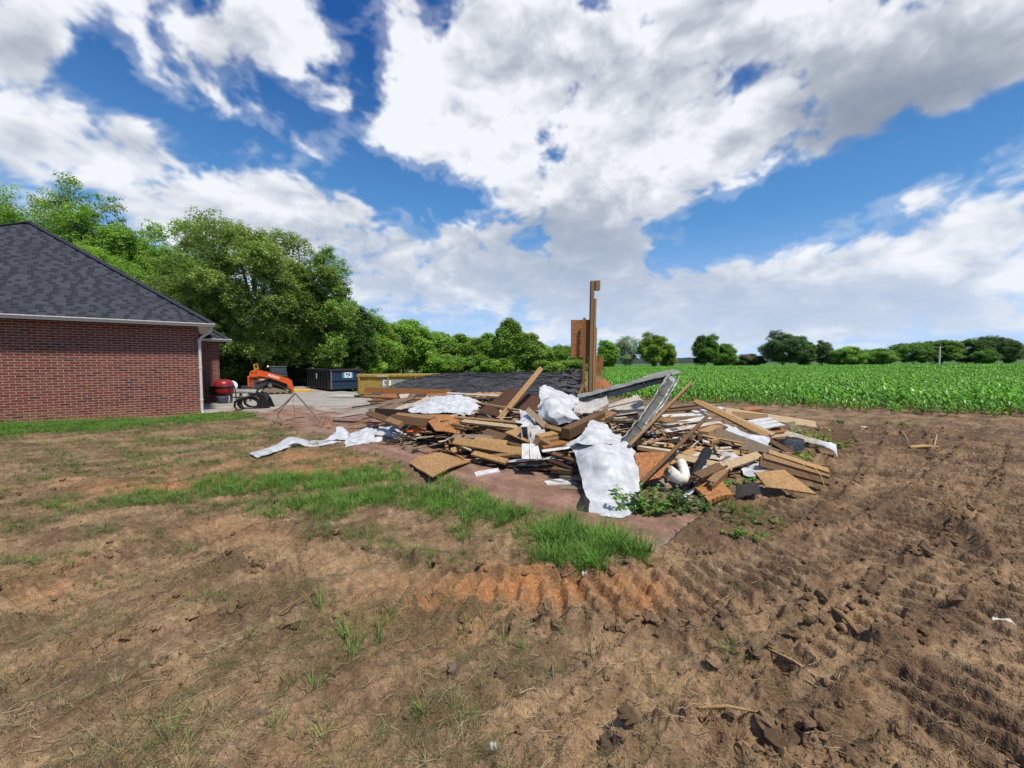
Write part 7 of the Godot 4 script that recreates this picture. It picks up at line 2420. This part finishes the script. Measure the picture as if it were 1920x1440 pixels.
# an open trough of sheet metal, bent along its run
func gutter_run(label: String, px: Array, wide: float, turn: float, sd: int) -> void:
	var o := base("gutter", P(px[px.size() / 2]))
	tag(o, label, "gutter")
	var cv := Curve3D.new()
	for k in px.size():
		var t := (P(px[mini(k + 1, px.size() - 1)]) - P(px[maxi(k - 1, 0)])) * 0.18
		cv.add_point(P(px[k]) - o.position, -t, t)
	cv.bake_interval = 0.08
	var line := cv.get_baked_points()
	var prof := [[-0.5, 0.42], [-0.44, 0.46], [-0.42, 0.40], [-0.40, -0.3], [-0.3, -0.38], [0.22, -0.38], [0.30, -0.2], [0.46, 0.1], [0.50, 0.36], [0.44, 0.42], [0.40, 0.36]]
	var n := noise(1.5, 2, 950 + sd)
	var g := []
	for k in line.size():
		var dir := (line[mini(k + 1, line.size() - 1)] - line[maxi(k - 1, 0)]).normalized()
		var side := dir.cross(Vector3(0, 0.25, 1)).normalized()
		var up := side.cross(dir).normalized()
		var row := []
		for q in prof:
			var w: float = wide * (1.0 + 0.25 * n.get_noise_2d(k * 0.09, q[0]))
			row.append(line[k] + (side * q[0] + up * (q[1] * 0.75 + 0.1 * n.get_noise_2d(k * 0.2, q[0] * 2.0))).rotated(dir, turn) * w)
		g.append(row)
	var mb := MB.new()
	mb.sheet(g, 0.004)
	obj("trough", mb, M.gutter_alu, o)
	var lin_ := MB.new()
	var g2 := []
	for k in range(2, line.size() - 1):
		var row := []
		for q in range(4, 7):
			row.append(g[k][q].lerp((g[k][2] + g[k][8]) * 0.5, 0.12))
		g2.append(row)
	lin_.sheet(g2, 0.006)
	obj("silt", lin_, M.gutter_in, o)
	for f in [0.3, 0.75]:
		var k := int(f * (line.size() - 1))
		var st := MB.new()
		st.box(bar(g[k][2], g[k][8], Vector3(0, 0, 1)), Vector3(0.02, 0.006, (g[k][2] as Vector3).distance_to(g[k][8])))
		obj("strap", st, M.steel_worn, o)

func _ready() -> void:
	var t0 := Time.get_ticks_msec()
	rng.seed = 20240611
	var cam := Camera3D.new()
	cam.name = "camera"
	cam.position = Vector3(0, EYE, 0)
	cam.rotation.x = -PITCH
	cam.fov = rad_to_deg(2.0 * atan(720.0 / F))
	cam.near = 0.05
	cam.far = 4000.0
	cam.current = true
	add_child(cam)
	var env := Environment.new()
	env.background_mode = Environment.BG_SKY
	env.sky = make_sky()
	env.tonemap_mode = Environment.TONE_MAPPER_LINEAR
	env.tonemap_exposure = 1.38
	env.sdfgi_enabled = true
	env.ssao_enabled = true
	env.ssil_enabled = true
	var we := WorldEnvironment.new()
	we.name = "world_environment"
	we.environment = env
	add_child(we)
	var sun := DirectionalLight3D.new()
	sun.name = "sun"
	sun.light_energy = 1.3
	sun.light_color = Color(1.0, 0.96, 0.89)
	sun.light_angular_distance = 5.0
	sun.shadow_enabled = true
	sun.rotation = Vector3(deg_to_rad(-62), deg_to_rad(38), 0)
	add_child(sun)
	print("sky ", Time.get_ticks_msec() - t0)
	make_textures()
	make_materials()
	print("mats ", Time.get_ticks_msec() - t0)
	build_ground()
	build_slab()
	print("ground ", Time.get_ticks_msec() - t0)
	build_house()
	print("house ", Time.get_ticks_msec() - t0)
	build_trees()
	print("trees ", Time.get_ticks_msec() - t0)
	build_corn()
	build_grass()
	build_litter()
	build_weeds()
	print("plants ", Time.get_ticks_msec() - t0)
	build_loader()
	build_grapple()
	build_bins()
	build_patio()
	build_debris()
	print("all ", Time.get_ticks_msec() - t0)
